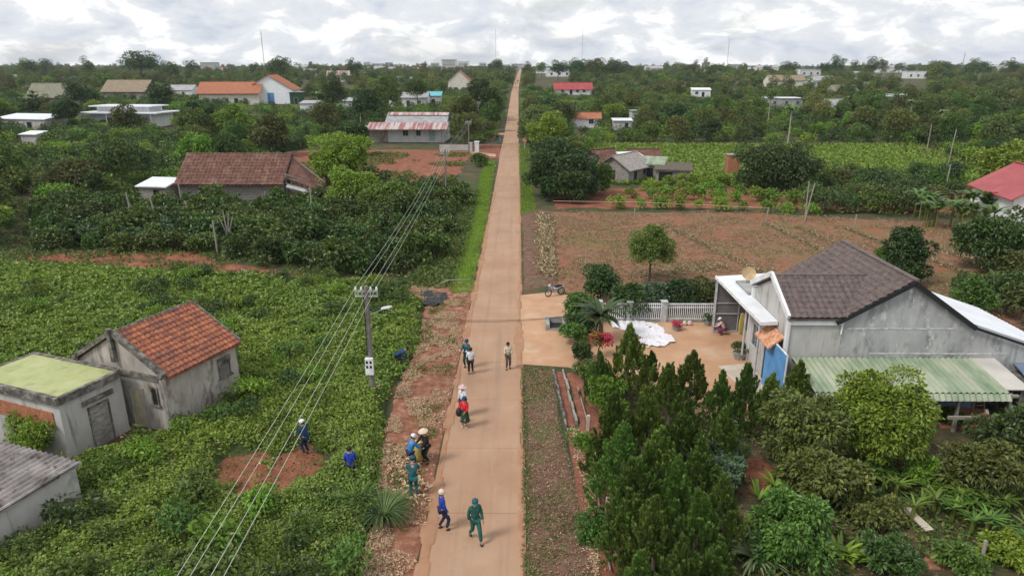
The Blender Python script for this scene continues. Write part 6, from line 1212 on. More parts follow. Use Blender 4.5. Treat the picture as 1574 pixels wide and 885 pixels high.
# distant woods: instanced crowns through geometry nodes, nobody could count them
def mk_far(h, r, n, lm): c, b = tree_parts(h, (r, r * .9, h * .44), int(n * 2.6), 14, .56, .2, 3, cr=r * .38, low=-.4); return onemesh(c, b, M[lm], BK, 'far_tree')
FT = [mk_far(6.5, 3.5, 520, 'l_far'), mk_far(6, 3.3, 520, 'l_dark'), mk_far(7.5, 3.3, 520, 'l_far'), mk_far(5.5, 3.6, 520, 'l_olive'), mk_far(9, 3.4, 520, 'l_far'), mk_far(6, 3.2, 520, 'l_mid'), mk_far(4.5, 3.2, 420, 'l_bright'), mk_far(5, 3.4, 520, 'l_olive')]
far_pts = place(9000, 208, 800, 7.4, 11, .82, 60000, 8., 3.2) ; a_ = len(far_pts)
Yf = 780 + 1700 * rng.random(7000) ** .8; Xf = rng.uniform(-.84, .84, 7000) * Yf
far_pts += [(x, y) for x, y in zip(Xf, Yf) if abs(x - rc(y)) > 9]
print('far', a_, len(far_pts))
FP = np.array(far_pts); und = scatter([(-175, 130), (-175, 208), (175, 208), (175, 130)], 900); und = und[[clear(x, y, 3, 2) for x, y in und]]
Z = np.array([hz(y) for y in FP[:, 1]]) - .3
S = rng.uniform(.6, 1.25, len(FP)) * np.where(FP[:, 1] > 780, .5 + 2.2 * np.clip(fbm(FP[:, 0] / 55, FP[:, 1] / 400, 61) - .38, 0, .4), .85) * np.where(rng.random(len(FP)) < .03, rng.uniform(1.3, 1.7, len(FP)), 1)
def instanced(name, label, P, S, protos, catg):
    me = bpy.data.meshes.new(name); me.vertices.add(len(P)); me.vertices.foreach_set('co', P.astype(np.float32).ravel())
    a = me.attributes.new('size', 'FLOAT', 'POINT'); a.data.foreach_set('value', S.astype(np.float32))
    a = me.attributes.new('spin', 'FLOAT', 'POINT'); a.data.foreach_set('value', rng.uniform(0, 6.28, len(P)).astype(np.float32))
    a = me.attributes.new('pick', 'INT', 'POINT'); a.data.foreach_set('value', rng.integers(0, len(protos), len(P)).astype(np.int32))
    o = link(name, me); tag(o, label, catg, kind='stuff')
    hid = bpy.data.collections.new(name + '_kinds')
    for i, m_ in enumerate(protos): q = bpy.data.objects.new('kind_%d' % i, m_); hid.objects.link(q)
    ng = bpy.data.node_groups.new(name, 'GeometryNodeTree'); ng.interface.new_socket('Geometry', in_out='INPUT', socket_type='NodeSocketGeometry'); ng.interface.new_socket('Geometry', in_out='OUTPUT', socket_type='NodeSocketGeometry')
    n = ng.nodes; l = ng.links; gi = n.new('NodeGroupInput'); go = n.new('NodeGroupOutput'); ip = n.new('GeometryNodeInstanceOnPoints'); ci = n.new('GeometryNodeCollectionInfo'); ci.inputs[0].default_value = hid; ci.inputs['Separate Children'].default_value = True; ci.inputs['Reset Children'].default_value = True
    def at(nm, ty): q = n.new('GeometryNodeInputNamedAttribute'); q.data_type = ty; q.inputs[0].default_value = nm; return q.outputs[0]
    cx = n.new('ShaderNodeCombineXYZ'); l.new(at('spin', 'FLOAT'), cx.inputs[2]); ip.inputs['Pick Instance'].default_value = True
    l.new(gi.outputs[0], ip.inputs['Points']); l.new(ci.outputs[0], ip.inputs['Instance']); l.new(at('pick', 'INT'), ip.inputs['Instance Index']); l.new(cx.outputs[0], ip.inputs['Rotation']); l.new(at('size', 'FLOAT'), ip.inputs['Scale']); l.new(ip.outputs[0], go.inputs[0])
    md = o.modifiers.new('spread', 'NODES'); md.node_group = ng; return o
instanced('distant_woods', 'distant wooded country merging into one mass up to the skyline', np.column_stack([FP, Z]), S, FT, 'woods')
SB = [onemesh(*tree_parts(2.2, (1.7, 1.6, 1.0), 420, 12, .36, .06, 3, cr=.6, low=-.8), M[lm], BK, 'scrub') for lm in ('l_mid', 'l_bright', 'l_dark', 'l_mid')]
sc_ = scatter([(-75, 60), (-150, 100), (-320, 340), (320, 340), (150, 100), (75, 60)], 9000); sc_ = sc_[[y > 62 and not (-9 < x < 2.5 and y < 100) and clear(x, y, 1.8, 1.6) for x, y in sc_]]
instanced('scrub', 'scrub and young growth filling the ground between the orchard trees', np.column_stack([sc_, np.array([hz(y) for y in sc_[:, 1]]) - .1]), rng.uniform(.6, 1.4, len(sc_)), SB, 'scrub')

# ================================================================== PEOPLE
def skin_mesh(name, joints, edges, rad, root, sub=1):
    me = bpy.data.meshes.new(name); keys = list(joints); ix = {k: i for i, k in enumerate(keys)}
    me.from_pydata([tuple(joints[k]) for k in keys], [(ix[a], ix[b]) for a, b in edges], [])
    o = bpy.data.objects.new(name, me); COL.objects.link(o)
    sk = o.modifiers.new('skin', 'SKIN')
    if not me.skin_vertices:
        bm = bmesh.new(); bm.from_mesh(me); bm.verts.layers.skin.verify(); bm.to_mesh(me); bm.free()
    for k in keys:
        s = me.skin_vertices[0].data[ix[k]]; r = rad[k]; s.radius = r if hasattr(r, '__len__') else (r, r); s.use_root = (k == root)
    sb = o.modifiers.new('sub', 'SUBSURF'); sb.levels = sub; sb.render_levels = sub
    dg = bpy.context.evaluated_depsgraph_get(); dg.update(); ev = o.evaluated_get(dg); res = bpy.data.meshes.new_from_object(ev)
    bpy.data.objects.remove(o); bpy.data.meshes.remove(me); res.name = name
    res.polygons.foreach_set('use_smooth', [True] * len(res.polygons)); return res
def person(label, x, y, face, top, legs, H_=1.64, hat=None, lean=0., armL=(0, 0), armR=(0, 0), stride=0., squat=0., hair='hair', gloves=False, shoes='black', skirt=False, scarf=None, z=0., headpitch=0., bag=None, hold=None):
    """faces +y in its own axes; lean = forward bend of the trunk; arm = (forward angle, elbow bend)"""
    t = thing('person', label, 'person', (x, y, z), face); k = H_ / 1.64
    hipz = .86 * k * (1 - squat * .62); kn = .45 * k
    J = {}; V3 = lambda a, b, c: Vector((a, b, c))
    J['pelvis'] = V3(0, -.0 - squat * .12, hipz)
    def up(s): return Vector((0, math.sin(lean) * s, math.cos(lean) * s)) * k
    J['waist'] = J['pelvis'] + up(.14); J['chest'] = J['pelvis'] + up(.36); J['neck'] = J['pelvis'] + up(.50)
    nd = Vector((0, math.sin(lean * .8 + headpitch), math.cos(lean * .8 + headpitch))); J['jaw'] = J['neck'] + nd * .085 * k; J['head'] = J['jaw'] + nd * .09 * k; J['crown'] = J['head'] + nd * .07 * k
    fwd_ = Vector((0, math.cos(lean * .8 + headpitch), -math.sin(lean * .8 + headpitch))); J['nose'] = J['jaw'] + nd * .045 * k + fwd_ * .095 * k
    E = [('pelvis', 'waist'), ('waist', 'chest'), ('chest', 'neck'), ('neck', 'jaw'), ('jaw', 'head'), ('head', 'crown'), ('jaw', 'nose')]
    Rr = {'pelvis': (.125 * k, .10 * k), 'waist': (.115 * k, .085 * k), 'chest': (.14 * k, .095 * k), 'neck': .05 * k, 'jaw': .066 * k, 'head': .083 * k, 'crown': .05 * k, 'nose': .012 * k}
    for s, nm, (af, eb) in ((-1, 'L', armL), (1, 'R', armR)):
        J['sh' + nm] = J['chest'] + up(.085) + V3(.165 * s * k, 0, 0); a = lean * .0 + af
        spread_ = .16 * s
        d1 = Vector((spread_, math.sin(a), -math.cos(a))).normalized(); J['el' + nm] = J['sh' + nm] + d1 * .27 * k
        d2 = Vector((-spread_ * .3 if eb > .3 else spread_ * .3, math.sin(a + eb), -math.cos(a + eb))).normalized(); J['wr' + nm] = J['el' + nm] + d2 * .235 * k
        J['pa' + nm] = J['wr' + nm] + d2 * .06 * k; sd = Vector((0, 1, 0)).cross(d2); sd = Vector((0, d2.z, -d2.y)).normalized() if sd.length < .01 else Vector((0, d2.z, -d2.y)).normalized()
        E += [('chest', 'sh' + nm), ('sh' + nm, 'el' + nm), ('el' + nm, 'wr' + nm), ('wr' + nm, 'pa' + nm)]
        Rr.update({'sh' + nm: .058 * k, 'el' + nm: .041 * k, 'wr' + nm: .027 * k, 'pa' + nm: (.034 * k, .02 * k)})
        for q_, off in enumerate((-.026, -.009, .009, .026)):
            ln = (.062, .075, .072, .056)[q_] * k; b0 = J['pa' + nm] + sd * off * k * .9 + d2 * .02 * k; inn = Vector((-s * .35, 0, 0)); m1 = b0 + d2 * ln * .5; m2 = m1 + (d2 + inn * 1.4).normalized() * ln * .5
            J['f%d' % q_ + nm] = m1; J['g%d' % q_ + nm] = m2; E += [('pa' + nm, 'f%d' % q_ + nm), ('f%d' % q_ + nm, 'g%d' % q_ + nm)]; Rr['f%d' % q_ + nm] = .009 * k; Rr['g%d' % q_ + nm] = .007 * k
        J['th' + nm] = J['wr' + nm] + d2 * .02 * k - sd * .04 * k + Vector((-s * .012, 0, 0)); J['ti' + nm] = J['th' + nm] + (d2 * .7 - sd * .5).normalized() * .045 * k; E += [('wr' + nm, 'th' + nm), ('th' + nm, 'ti' + nm)]; Rr['th' + nm] = .011 * k; Rr['ti' + nm] = .009 * k
        ph = stride * s
        J['hi' + nm] = J['pelvis'] + V3(.085 * s * k, 0, -.05 * k)
        fy = ph * .28; sq = squat
        J['an' + nm] = V3(.11 * s * k, fy * k, .085 * k + (0.05 if ph < -.5 else 0))
        mid = (J['hi' + nm] + J['an' + nm]) / 2; full = .80 * k; dd = (J['hi' + nm] - J['an' + nm]).length; bend = math.sqrt(max(0.0004, (full / 2) ** 2 - (dd / 2) ** 2)); J['kn' + nm] = mid + Vector((.12 * s * sq, bend, 0))
        J['to' + nm] = J['an' + nm] + V3(.01 * s, .12 * k, -.055 * k); J['he' + nm] = J['an' + nm] + V3(0, -.035 * k, -.05 * k)
        E += [('pelvis', 'hi' + nm), ('hi' + nm, 'kn' + nm), ('kn' + nm, 'an' + nm), ('an' + nm, 'to' + nm), ('an' + nm, 'he' + nm)]
        Rr.update({'hi' + nm: .088 * k, 'kn' + nm: .055 * k, 'an' + nm: .034 * k, 'to' + nm: (.022 * k, .012 * k), 'he' + nm: .018 * k})
    body = link('body', skin_mesh('body', J, E, Rr, 'pelvis'), M['skin'], t)
    # shirt
    ks = ['pelvis', 'waist', 'chest', 'neck'] + [a + n_ for n_ in 'LR' for a in ('sh', 'el', 'wr')]
    JJ = {q_: J[q_].copy() for q_ in ks}; JJ['neck'] = J['chest'].lerp(J['neck'], .72); JJ['pelvis'] = J['pelvis'].lerp(J['waist'], -.35 if not skirt else .1)
    for n_ in 'LR': JJ['wr' + n_] = J['el' + n_].lerp(J['wr' + n_], .92)
    RR = {'pelvis': (.155 * k, .125 * k), 'waist': (.145 * k, .118 * k), 'chest': (.175 * k, .135 * k), 'neck': .085 * k}
    for n_ in 'LR': RR.update({'sh' + n_: .078 * k, 'el' + n_: .058 * k, 'wr' + n_: .042 * k})
    link('shirt', skin_mesh('shirt', JJ, [('pelvis', 'waist'), ('waist', 'chest'), ('chest', 'neck')] + [e_ for n_ in 'LR' for e_ in (('chest', 'sh' + n_), ('sh' + n_, 'el' + n_), ('el' + n_, 'wr' + n_))], RR, 'pelvis'), M[top], t)
    if skirt:
        q = MB(); p = J['pelvis']; q.lathe([(.14 * k, .08), (.17 * k, -.05), (.21 * k, -.30 * k), (.24 * k, -.52 * k), (.23 * k, -.52 * k), (.15 * k, -.1)], 20, tuple(p)); link('skirt', q.mesh('skirt'), M[legs], t)
    else:
        JT = {'pelvis': J['pelvis']}; ET = []; RT = {'pelvis': (.148 * k, .12 * k)}
        for n_ in 'LR':
            JT['hi' + n_] = J['hi' + n_]; JT['kn' + n_] = J['kn' + n_]; JT['an' + n_] = J['an' + n_] + Vector((0, 0, .02)); ET += [('pelvis', 'hi' + n_), ('hi' + n_, 'kn' + n_), ('kn' + n_, 'an' + n_)]; RT.update({'hi' + n_: .105 * k, 'kn' + n_: .074 * k, 'an' + n_: .056 * k})
        link('trousers', skin_mesh('trousers', JT, ET, RT, 'pelvis'), M[legs], t)
    for n_ in 'LR':
        a = J['an' + n_]; link('shoe', skin_mesh('shoe', {'h': a + V3(0, -.04, -.045) * k, 'm': a + V3(0, .05, -.05) * k, 't': a + V3(0, .14, -.06) * k}, [('h', 'm'), ('m', 't')], {'h': .055 * k, 'm': (.058 * k, .05 * k), 't': (.052 * k, .034 * k)}, 'h'), M[shoes], t)
        if gloves: link('glove', skin_mesh('glove', {'a': J['wr' + n_], 'b': J['pa' + n_], **{'c%d' % q_: J['f%d' % q_ + n_] for q_ in range(4)}, **{'d%d' % q_: J['g%d' % q_ + n_] for q_ in range(4)}, 't': J['th' + n_], 'u': J['ti' + n_]},
                 [('a', 'b'), ('a', 't'), ('t', 'u')] + [e_ for q_ in range(4) for e_ in (('b', 'c%d' % q_), ('c%d' % q_, 'd%d' % q_))], {'a': .036 * k, 'b': (.042 * k, .028 * k), **{'c%d' % q_: .013 * k for q_ in range(4)}, **{'d%d' % q_: .011 * k for q_ in range(4)}, 't': .015 * k, 'u': .012 * k}, 'a'), M['cloth_white'], t)
    hc = J['head']; rot = nd.to_track_quat('Z', 'Y').to_matrix().to_4x4()
    def onhead(name, mb_, m_, dz=0.):
        me = mb_.mesh(name); yaw_ = Matrix.Identity(4); me.transform(Matrix.Translation(hc + nd * dz) @ Matrix.Rotation(-(lean * .8 + headpitch), 4, 'X')); me.polygons.foreach_set('use_smooth', [True] * len(me.polygons)); link(name, me, M[m_], t)
    q = MB(); rh = .098 * k
    q.lathe([(rh * 1.0, -.06 * k), (rh * 1.04, 0), (rh * .92, .05 * k), (rh * .6, .09 * k), (.001, .108 * k)], 14, (0, -.014 * k, 0)); onhead('hair', q, hair)
    q = MB()
    for s in (-1, 1): q.ball((.03 * s * k, .082 * k, -.012 * k), .011 * k, 8)
    onhead('eye', q, 'black'); q = MB(); q.bar((-.022 * k, .073 * k, -.075 * k), (.022 * k, .073 * k, -.075 * k), .01, .008); onhead('mouth', q, 'cloth_red')
    q = MB()
    if hat == 'cone': q.lathe([(.21 * k, .02), (.11 * k, .10), (.001, .19), (.001, .18), (.10 * k, .09), (.205 * k, .015)], 20); onhead('conical_hat', q, 'straw_hat', .02)
    elif hat == 'helmet': q.lathe([(.112 * k, -.03), (.122 * k, .01), (.11 * k, .07), (.07 * k, .115), (.001, .13)], 16); q.bar((0, .10 * k, -.01), (0, .17 * k, -.02), .15, .012); onhead('helmet', q, 'straw_hat')
    elif hat in ('cap', 'darkcap', 'grey'): q.lathe([(.108 * k, .0), (.112 * k, .03), (.10 * k, .075), (.06 * k, .108), (.001, .12)], 16); q.bar((0, .08 * k, .02), (0, .19 * k, .0), .15, .012); onhead('cap', q, {'cap': 'cloth_navy', 'darkcap': 'cloth_teal', 'grey': 'cloth_dkblue'}[hat])
    elif hat == 'brim': q.lathe([(.20 * k, -.01), (.12 * k, .02), (.108 * k, .06), (.08 * k, .11), (.001, .125), (.001, .11), (.19 * k, -.02)], 18); onhead('sun_hat', q, scarf or 'cloth_white')
    elif hat == 'whitecap': q.lathe([(.108 * k, -.02), (.114 * k, .03), (.10 * k, .075), (.06 * k, .108), (.001, .12)], 16); q.bar((0, .08 * k, .02), (0, .18 * k, .0), .14, .012); onhead('cap', q, 'cloth_white')
    if bag == 'mask': q = MB(); q.lathe([(.094 * k, -.085 * k), (.1 * k, -.03 * k)], 14, (0, .008, 0)); onhead('face_mask', q, 'cloth_white')
    return t, J
def P2(px, py): return G(px, py)
HR = .06  # road surface height
pe = [
 ('person in dark teal overalls and cap at the left road edge facing a white shirt', (718, 566), 180 - 20, 'cloth_teal', 'cloth_darkgreen', dict(hat='grey', armL=(.7, 1.0), armR=(.7, 1.0), gloves=True, H_=1.7, scarf=None)),
 ('person in white shirt and black trousers seen from behind, facing the one in teal', (724, 576), 10, 'cloth_white', 'cloth_black', dict(H_=1.58, armL=(.2, .9), armR=(.2, .9))),
 ('person in cream shirt and brown trousers standing alone with folded arms mid road', (781, 568), 200, 'cloth_cream', 'cloth_brown', dict(H_=1.6, armL=(.2, 1.6), armR=(.2, 1.6), stride=.35)),
 ('person in white shirt and pale sun hat just behind the red shirted one', (712, 640), 150, 'cloth_white', 'cloth_navy', dict(H_=1.62, hat='brim', scarf='cloth_pink', armL=(.3, .8), armR=(.0, .2))),
 ('person in bright red top, dark skirt and grey cap carrying a dark bag', (715, 658), 150, 'cloth_red', 'cloth_darkgreen', dict(H_=1.58, hat='grey', skirt=True, armL=(.3, .9), armR=(.5, 1.2), shoes='cloth_pink')),
 ('person in sky blue top and white cap leaning over a sack on the verge', (632, 722), -50, 'cloth_sky', 'cloth_navy', dict(H_=1.6, hat='whitecap', lean=.3, armL=(.5, .5), armR=(.5, .5), gloves=True)),
 ('person in black clothes and conical straw hat bending on the verge', (657, 712), 130, 'cloth_black', 'cloth_black', dict(H_=1.62, hat='cone', lean=.22, armL=(.5, .5), armR=(.6, .5))),
 ('person in teal overalls with white gloves leaning forward on the left verge', (636, 765), 5, 'cloth_teal', 'cloth_teal', dict(H_=1.72, hat='darkcap', lean=.35, armL=(.5, .9), armR=(.5, .9), gloves=True, bag='mask')),
 ('person in royal blue top, navy trousers and pale helmet at the left road edge', (681, 815), -70, 'cloth_blue', 'cloth_navy', dict(H_=1.66, hat='helmet', armL=(-.1, .3), armR=(.15, .3), gloves=True, stride=.4)),
 ('person in green overalls walking away down the middle of the road', (731, 832), 200, 'cloth_green', 'cloth_green', dict(H_=1.74, hat='darkcap', armL=(.2, .3), armR=(-.2, .3), stride=-1., headpitch=.2)),
 ('person in teal jacket and navy trousers standing in the leafy field', (472, 700), 60, 'cloth_dkblue', 'cloth_navy', dict(H_=1.68, hat='whitecap', armL=(.3, .7), armR=(.2, .4), lean=.15)),
 ('person in royal blue shirt seen from behind deep in the leafy field', (541, 742), 10, 'cloth_blue', 'cloth_navy', dict(H_=1.62, armL=(.15, .6), armR=(.15, .6), lean=.05)),
 ('person in dark blue bending down among leaves beside the power pole', (612, 566), -70, 'cloth_dkblue', 'cloth_navy', dict(H_=1.62, lean=1.15, squat=.2, armL=(.3, .2), armR=(.2, .2), z=.1)),
 ('person in pale cap and pinkish top squatting by the white fence in the yard', (1110, 515), 70, 'cloth_pink', 'cloth_purple', dict(H_=1.6, squat=.75, lean=.5, hat='whitecap', armL=(.7, .5), armR=(.7, .5), z=.03)),
]
for lb, (px, py), deg, top_, lg, kw in pe:
    x, y = P2(px, py); z_ = kw.pop('z', HR if -3.3 < x < .2 else .06); deg_ = deg
    if 'folded' in lb: deg_ = 190
    person(lb, x, y, R(deg_), top_, lg, z=z_, **kw)
# things people carry or stand by
x, y = G(642, 708); q = MB(); q.lathe([(.001, 0), (.26, .0), (.3, .15), (.29, .5), (.22, .72), (.17, .8), (.2, .84), (.15, .78), (.001, .76)], 16)
o = q.build('sack', M['cloth_yellow'], smooth=True); o.location = (x, y, .1); tag(o, 'yellowish rubbish sack held open between the two stooping people', 'sack')
x, y = G(706, 652); q = MB(); q.lathe([(.001, 0), (.12, .0), (.16, .12), (.13, .28), (.03, .34), (.001, .33)], 12); q.tube([(-.03, 0, .33), (-.04, 0, .42), (.04, 0, .42), (.03, 0, .33)], .008, 6)
o = q.build('carry_bag', M['black'], smooth=True); o.location = (x, y, .48); tag(o, 'dark carrier bag in the hand of the red shirted person', 'bag')

# ================================================================== OBJECTS
def motorcycle(label, x, y, rz, col, z=.05):
    t = thing('motorcycle', label, 'motorcycle', (x, y, z), rz)
    def wheel(cx_, name='wheel'):
        q = MB(); pts = [(cx_ + .29 * math.cos(a * math.pi / 10), 0, .30 + .29 * math.sin(a * math.pi / 10)) for a in range(21)]; q.tube(pts, .045, 8, False); w_ = link(name, q.mesh(name), M['black'], t)
        q = MB(); 
        for a in range(6): q.bar((cx_, 0, .3), (cx_ + .25 * math.cos(a * 1.047), 0, .3 + .25 * math.sin(a * 1.047)), .02, .02)
        q.tube([(cx_, -.05, .3), (cx_, .05, .3)], .05, 8); link('rim', q.mesh('rim'), M['chrome'], w_)
    wheel(-.6); wheel(.62)
    q = MB(); q.tube([(.62, .07, .3), (.46, .07, .85)], .025, 6); q.tube([(.62, -.07, .3), (.46, -.07, .85)], .025, 6); q.bar((.60, 0, .62), (.72, 0, .55), .12, .02); link('fork', q.mesh('fork'), M['chrome'], t)
    q = MB(); q.tube([(.42, -.33, 1.02), (.44, -.15, .98), (.44, .15, .98), (.42, .33, 1.02)], .018, 6); link('handlebar', q.mesh('handlebar'), M['black'], t)
    q = MB(); q.tube([(.5, 0, .85), (.2, 0, .62), (-.15, 0, .58), (-.6, 0, .72)], [.09, .13, .14, .07], 10); q.tube([(-.55, 0, .72), (-.85, 0, .78)], [.08, .04], 8); q.bar((.30, 0, .45), (.46, 0, .85), .34, .05); q.ball((.5, 0, .93), .12, 10); link('body', q.mesh('body'), M[col], t, )
    q = MB(); q.tube([(.05, 0, .72), (-.25, 0, .78), (-.65, 0, .80)], [.08, .12, .07], 10); link('seat', q.mesh('seat'), M['black'], t)
    q = MB(); q.box(-.12, .18, -.12, .12, .25, .5); q.tube([(.1, -.12, .3), (-.3, -.15, .28), (-.8, -.15, .38)], [.03, .035, .05], 8); link('engine', q.mesh('engine'), M['chrome'], t)
    q = MB(); q.ball((.6, 0, .92), .06, 8); link('headlight', q.mesh('headlight'), M['whitep'], t)
    for s in (-1, 1): q = MB(); q.tube([(.44, .25 * s, 1.0), (.42, .28 * s, 1.15)], .008, 5); q.ball((.42, .28 * s, 1.18), .045, 8); link('mirror', q.mesh('mirror'), M['black'], t)
    return t
x, y = G(853, 455); motorcycle('white and black motorcycle parked at the edge of the dirt apron', x, y, R(205), 'greyp', .06).scale = (.88, .88, .88)
for px, py, col, rz, lb in ((758, 217, 'redtin', 20, 'red motorcycle nearest the road in the far left driveway'), (765, 214, 'black', -30, 'black motorcycle at the road edge in the far left driveway'), (768, 221, 'blue', 80, 'blue motorcycle standing on the far road edge')):
    x, y = T(px, py); motorcycle(lb, x, y, R(rz), col, .06)
# white and pink sheets drying in the yard
def sheet(pts, label, seed):
    xs_ = [G(*p)[0] for p in pts]; ys_ = [G(*p)[1] for p in pts]; poly = list(zip(xs_, ys_)); res = .07
    X, Y = np.meshgrid(np.arange(min(xs_), max(xs_), res), np.arange(min(ys_), max(ys_), res)); s = pdist(poly, X, Y) + (fbm(X * 1.5, Y * 1.5, seed) - .47) * 1.1
    Zs = .05 + .16 * np.abs(fbm(X * 2.2, Y * 1.2, seed + 3) - .47) * 4 * .5 + .04 * fbm(X * 6, Y * 6, seed + 5); keep = s[:-1, :-1] > 0
    ix = np.arange(X.size).reshape(X.shape); Fq = np.stack([ix[:-1, :-1], ix[:-1, 1:], ix[1:, 1:], ix[1:, :-1]], -1)[keep]; used, inv = np.unique(Fq, return_inverse=True)
    o = link('drying_sheet', fast_mesh('drying_sheet', np.stack([X, Y, Zs], -1).reshape(-1, 3)[used], inv.reshape(-1, 4), smooth=False), M['tarp']); return tag(o, label, 'plastic sheet')
sheet([(938, 492), (985, 495), (1010, 500), (1040, 528), (995, 536), (985, 520), (960, 510), (940, 500)], 'crumpled white and pink sheet spread on the yard', 3)
sheet([(983, 497), (1000, 497), (1008, 506), (990, 507)], 'small crumpled white sheet folded on top of the big one', 13)
# black shade net beside the road
NP = [G(*p) for p in [(640, 455), (655, 449), (690, 455), (692, 462), (672, 474), (650, 470)]]
X, Y = np.meshgrid(np.arange(-7.6, -3.6, .1), np.arange(45, 51, .1)); s = pdist(NP, X, Y) + (fbm(X * 1.6, Y * 1.6, 43) - .5) * 1.6; Zs = .1 + .5 * np.abs(fbm(X * 2.5, Y * 2.5, 44) - .4); ix = np.arange(X.size).reshape(X.shape)
Fq = np.stack([ix[:-1, :-1], ix[:-1, 1:], ix[1:, 1:], ix[1:, :-1]], -1)[s[:-1, :-1] > 0]; used, inv = np.unique(Fq, return_inverse=True)
tag(link('shade_net', fast_mesh('shade_net', np.stack([X, Y, Zs], -1).reshape(-1, 3)[used], inv.reshape(-1, 4), smooth=True), M['net']), 'heap of black shade net on the left verge beyond the pole', 'net')
q = MB(); a = G(690, 437); b = G(728, 431); q.tube([(*G(668, 442), .1), (*a, .35), (*b, .1)], .04, 6); tag(q.build('branch', M['palebark']), 'thin pale branch lying across the grass bank', 'branch')
q = MB(); a = G(372, 417); b = G(405, 432); q.tube([(*a, .15), (*b, .2)], .07, 6); tag(q.build('branch', M['palebark']), 'pale bamboo lying on the red path by the leafy field', 'branch')
# plant pots and baskets by the fence
def pot(px, py, r, h, potm, leafm, lb, n=600, lh=.5):
    x, y = G(px, py); t = thing('potted_plant', lb, 'potted plant', (x, y, .03)); q = MB(); q.lathe([(.001, 0), (r * .7, 0), (r, h), (r * 1.05, h), (r * .9, h - .04), (.001, h - .06)], 16); link('pot', q.mesh('pot'), M[potm], t)
    V, Fq = mk_crown((0, 0, h + lh * .45), (r * 1.3, r * 1.3, lh * .5), n, 8, .1, cr=r * .5); link('foliage', fast_mesh('foliage', V, Fq), M[leafm], t)
pot(1136, 552, .38, .4, 'conc', 'l_olive', 'wide round pot with green bush beside the canopy post', 1100, .6)
pot(1088, 500, .3, .25, 'conc', 'l_dark', 'low pot with dark plant by the right end of the white fence')
pot(1040, 508, .3, .25, 'conc', 'l_pinkfl', 'round basin with dark red flowers by the white fence', 500, .35)
pot(1195, 503, .2, .2, 'conc', 'l_pinkfl', 'pink flowered pot beside the house door', 300, .3)
for px, c_, lb in ((1052, 'cloth_cream', 'small cream bag on the ground by the white fence'), (1060, 'cloth_pink', 'small pink bag on the ground by the white fence')):
    x, y = G(px, 500); q = MB(); q.lathe([(.001, 0), (.15, 0), (.18, .12), (.1, .26), (.03, .3), (.001, .3)], 10); o = q.build('bag', M[c_], smooth=True); o.location = (x, y, .03); tag(o, lb, 'bag')
q = MB(); q.add([(0, 0, 1.55), (.12, 0, 1.5), (.22, .03, .8), (.28, .05, .2), (.05, .06, .2), (-.1, 0, .25), (-.16, 0, .8), (-.1, 0, 1.5), (0, .1, 1.55), (.12, .1, 1.5), (.24, .15, .8), (.28, .15, .2), (.05, .12, .2), (-.1, .14, .25), (-.16, .14, .8), (-.1, .1, 1.5)],
      [tuple(range(8)), tuple(range(15, 7, -1))] + [(k, (k + 1) % 8, 8 + (k + 1) % 8, 8 + k) for k in range(8)])
o = q.build('yellow_raincoat', M['cloth_yellow']); o.location = (*G(1160, 520)[:2], .6); o.location = (13.0, 37.2, .9); tag(o, 'yellow raincoat hanging in the shade under the white canopy', 'raincoat')
# rubble in the clearing of the garden
for i, (px, py, c_, lb) in enumerate(((1145, 735, 'brick', 'broken orange brick on the red clearing, lower of the two'), (1130, 700, 'brick', 'broken orange brick on the red clearing, upper of the two'))):
    x, y = G(px, py); q = MB(); q.add([(-.16, -.08, 0), (.15, -.1, 0), (.18, .09, 0), (-.13, .11, 0), (-.14, -.06, .1), (.1, -.09, .15), (.15, .06, .09), (-.1, .08, .14)], [(3, 2, 1, 0), (4, 5, 6, 7), (0, 1, 5, 4), (1, 2, 6, 5), (2, 3, 7, 6), (3, 0, 4, 7)])
    o = q.build('broken_brick', M[c_]); o.location = (x, y, .12); o.rotation_euler[2] = i * .8; tag(o, lb, 'brick')
mound('clearing_ground', [G(*p) for p in [(1130, 700), (1175, 705), (1225, 745), (1240, 775), (1170, 770), (1140, 760)]], M['red'], .15, .1, .05, 2, .2, .12)
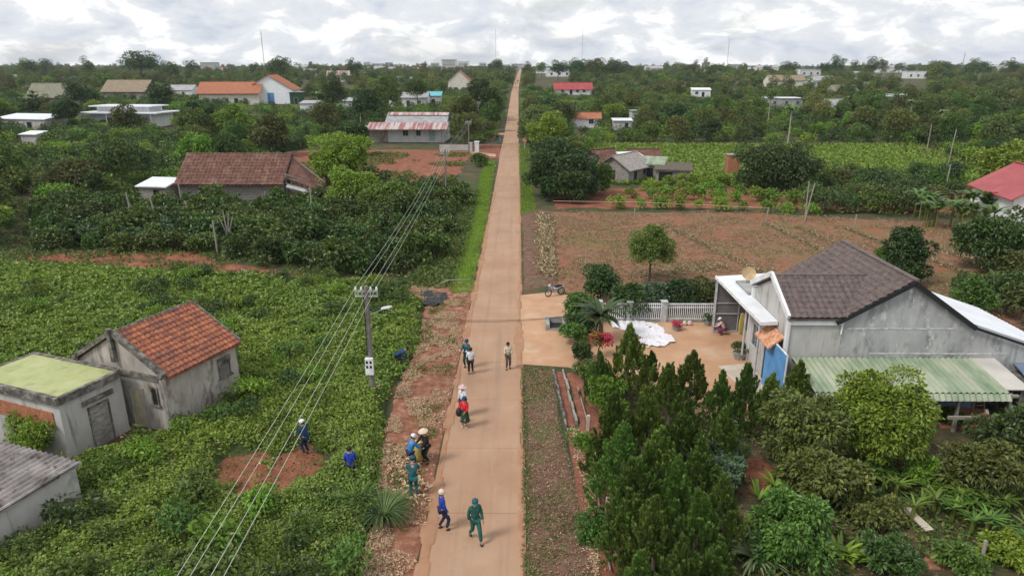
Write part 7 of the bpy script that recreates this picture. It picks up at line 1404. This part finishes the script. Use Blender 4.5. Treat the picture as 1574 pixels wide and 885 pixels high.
mound('litter_ground', [G(*p) for p in [(1405, 860), (1440, 835), (1480, 850), (1470, 884), (1420, 884)]], M['debris_soil'], .15, .12, .05, 2, .2, .12)
q = MB(); a = Vector((*G(1392, 792), .28)); b = Vector((*G(1428, 822), .2)); q.bar(a, b, .32, .05); q.bar(a + Vector((.05, .03, .055)), b + Vector((-.15, .1, .05)), .22, .03); tag(q.build('old_board', M['pale']), 'pale warped board lying in the lower right garden', 'board')
q = MB(); q.tube([(*G(1195, 757), .2), (*G(1240, 775), .25)], .035, 6); q.tube([(*G(1200, 762), .18), (*G(1238, 781), .2)], .03, 6); tag(q.build('plastic_pipes', M['cloth_pink']), 'two thin pinkish pipes lying under the glossy citrus shrub', 'pipe')
st = [(1507, 870, 1.0, (0, .05), 'grey stake at the bottom right corner'),]
for px, py, h, ln, lb in st: stake(px, py, h, ln, label=lb, w=.07)
# bare branching stump in the plantation
q = MB(); X, Y = G(352, 372)
for dx_, h in ((-.7, 2.6), (-.2, 3.0), (.3, 2.9), (.65, 2.5)): q.tube([(X, Y, -.1), (X + dx_ * .4, Y, h * .5), (X + dx_, Y, h)], [.09, .06, .03], 6)
tag(q.build('bare_tree', M['palebark']), 'bare pale tree with forked upright branches in the coffee bushes', 'tree')
for k in (530, 540): stake(k, 318, 3.2, (.1 if k > 535 else -.15, 0), label='pale forked tree trunk standing below the light green tree, ' + ('left stem' if k < 535 else 'right stem'), w=.09, m='palebark', name='tree_trunk', cat='tree trunk')
# ================================================================== HAZE
hb = MB(); hb.box(-3200, 3200, -80, 3300, -8, 42); hm = bpy.data.materials.new('haze'); hm.use_nodes = True; hn = hm.node_tree; hn.nodes.remove(hn.nodes['Principled BSDF'])
pv = hn.nodes.new('ShaderNodeVolumePrincipled'); pv.inputs['Color'].default_value = (.80, .87, .96, 1); pv.inputs['Density'].default_value = .00011; pv.inputs['Anisotropy'].default_value = .1; hn.links.new(pv.outputs[0], hn.nodes['Material Output'].inputs['Volume'])
if 1: tag(hb.build('haze', hm), 'thin pale haze softening the distance', 'haze', kind='stuff')
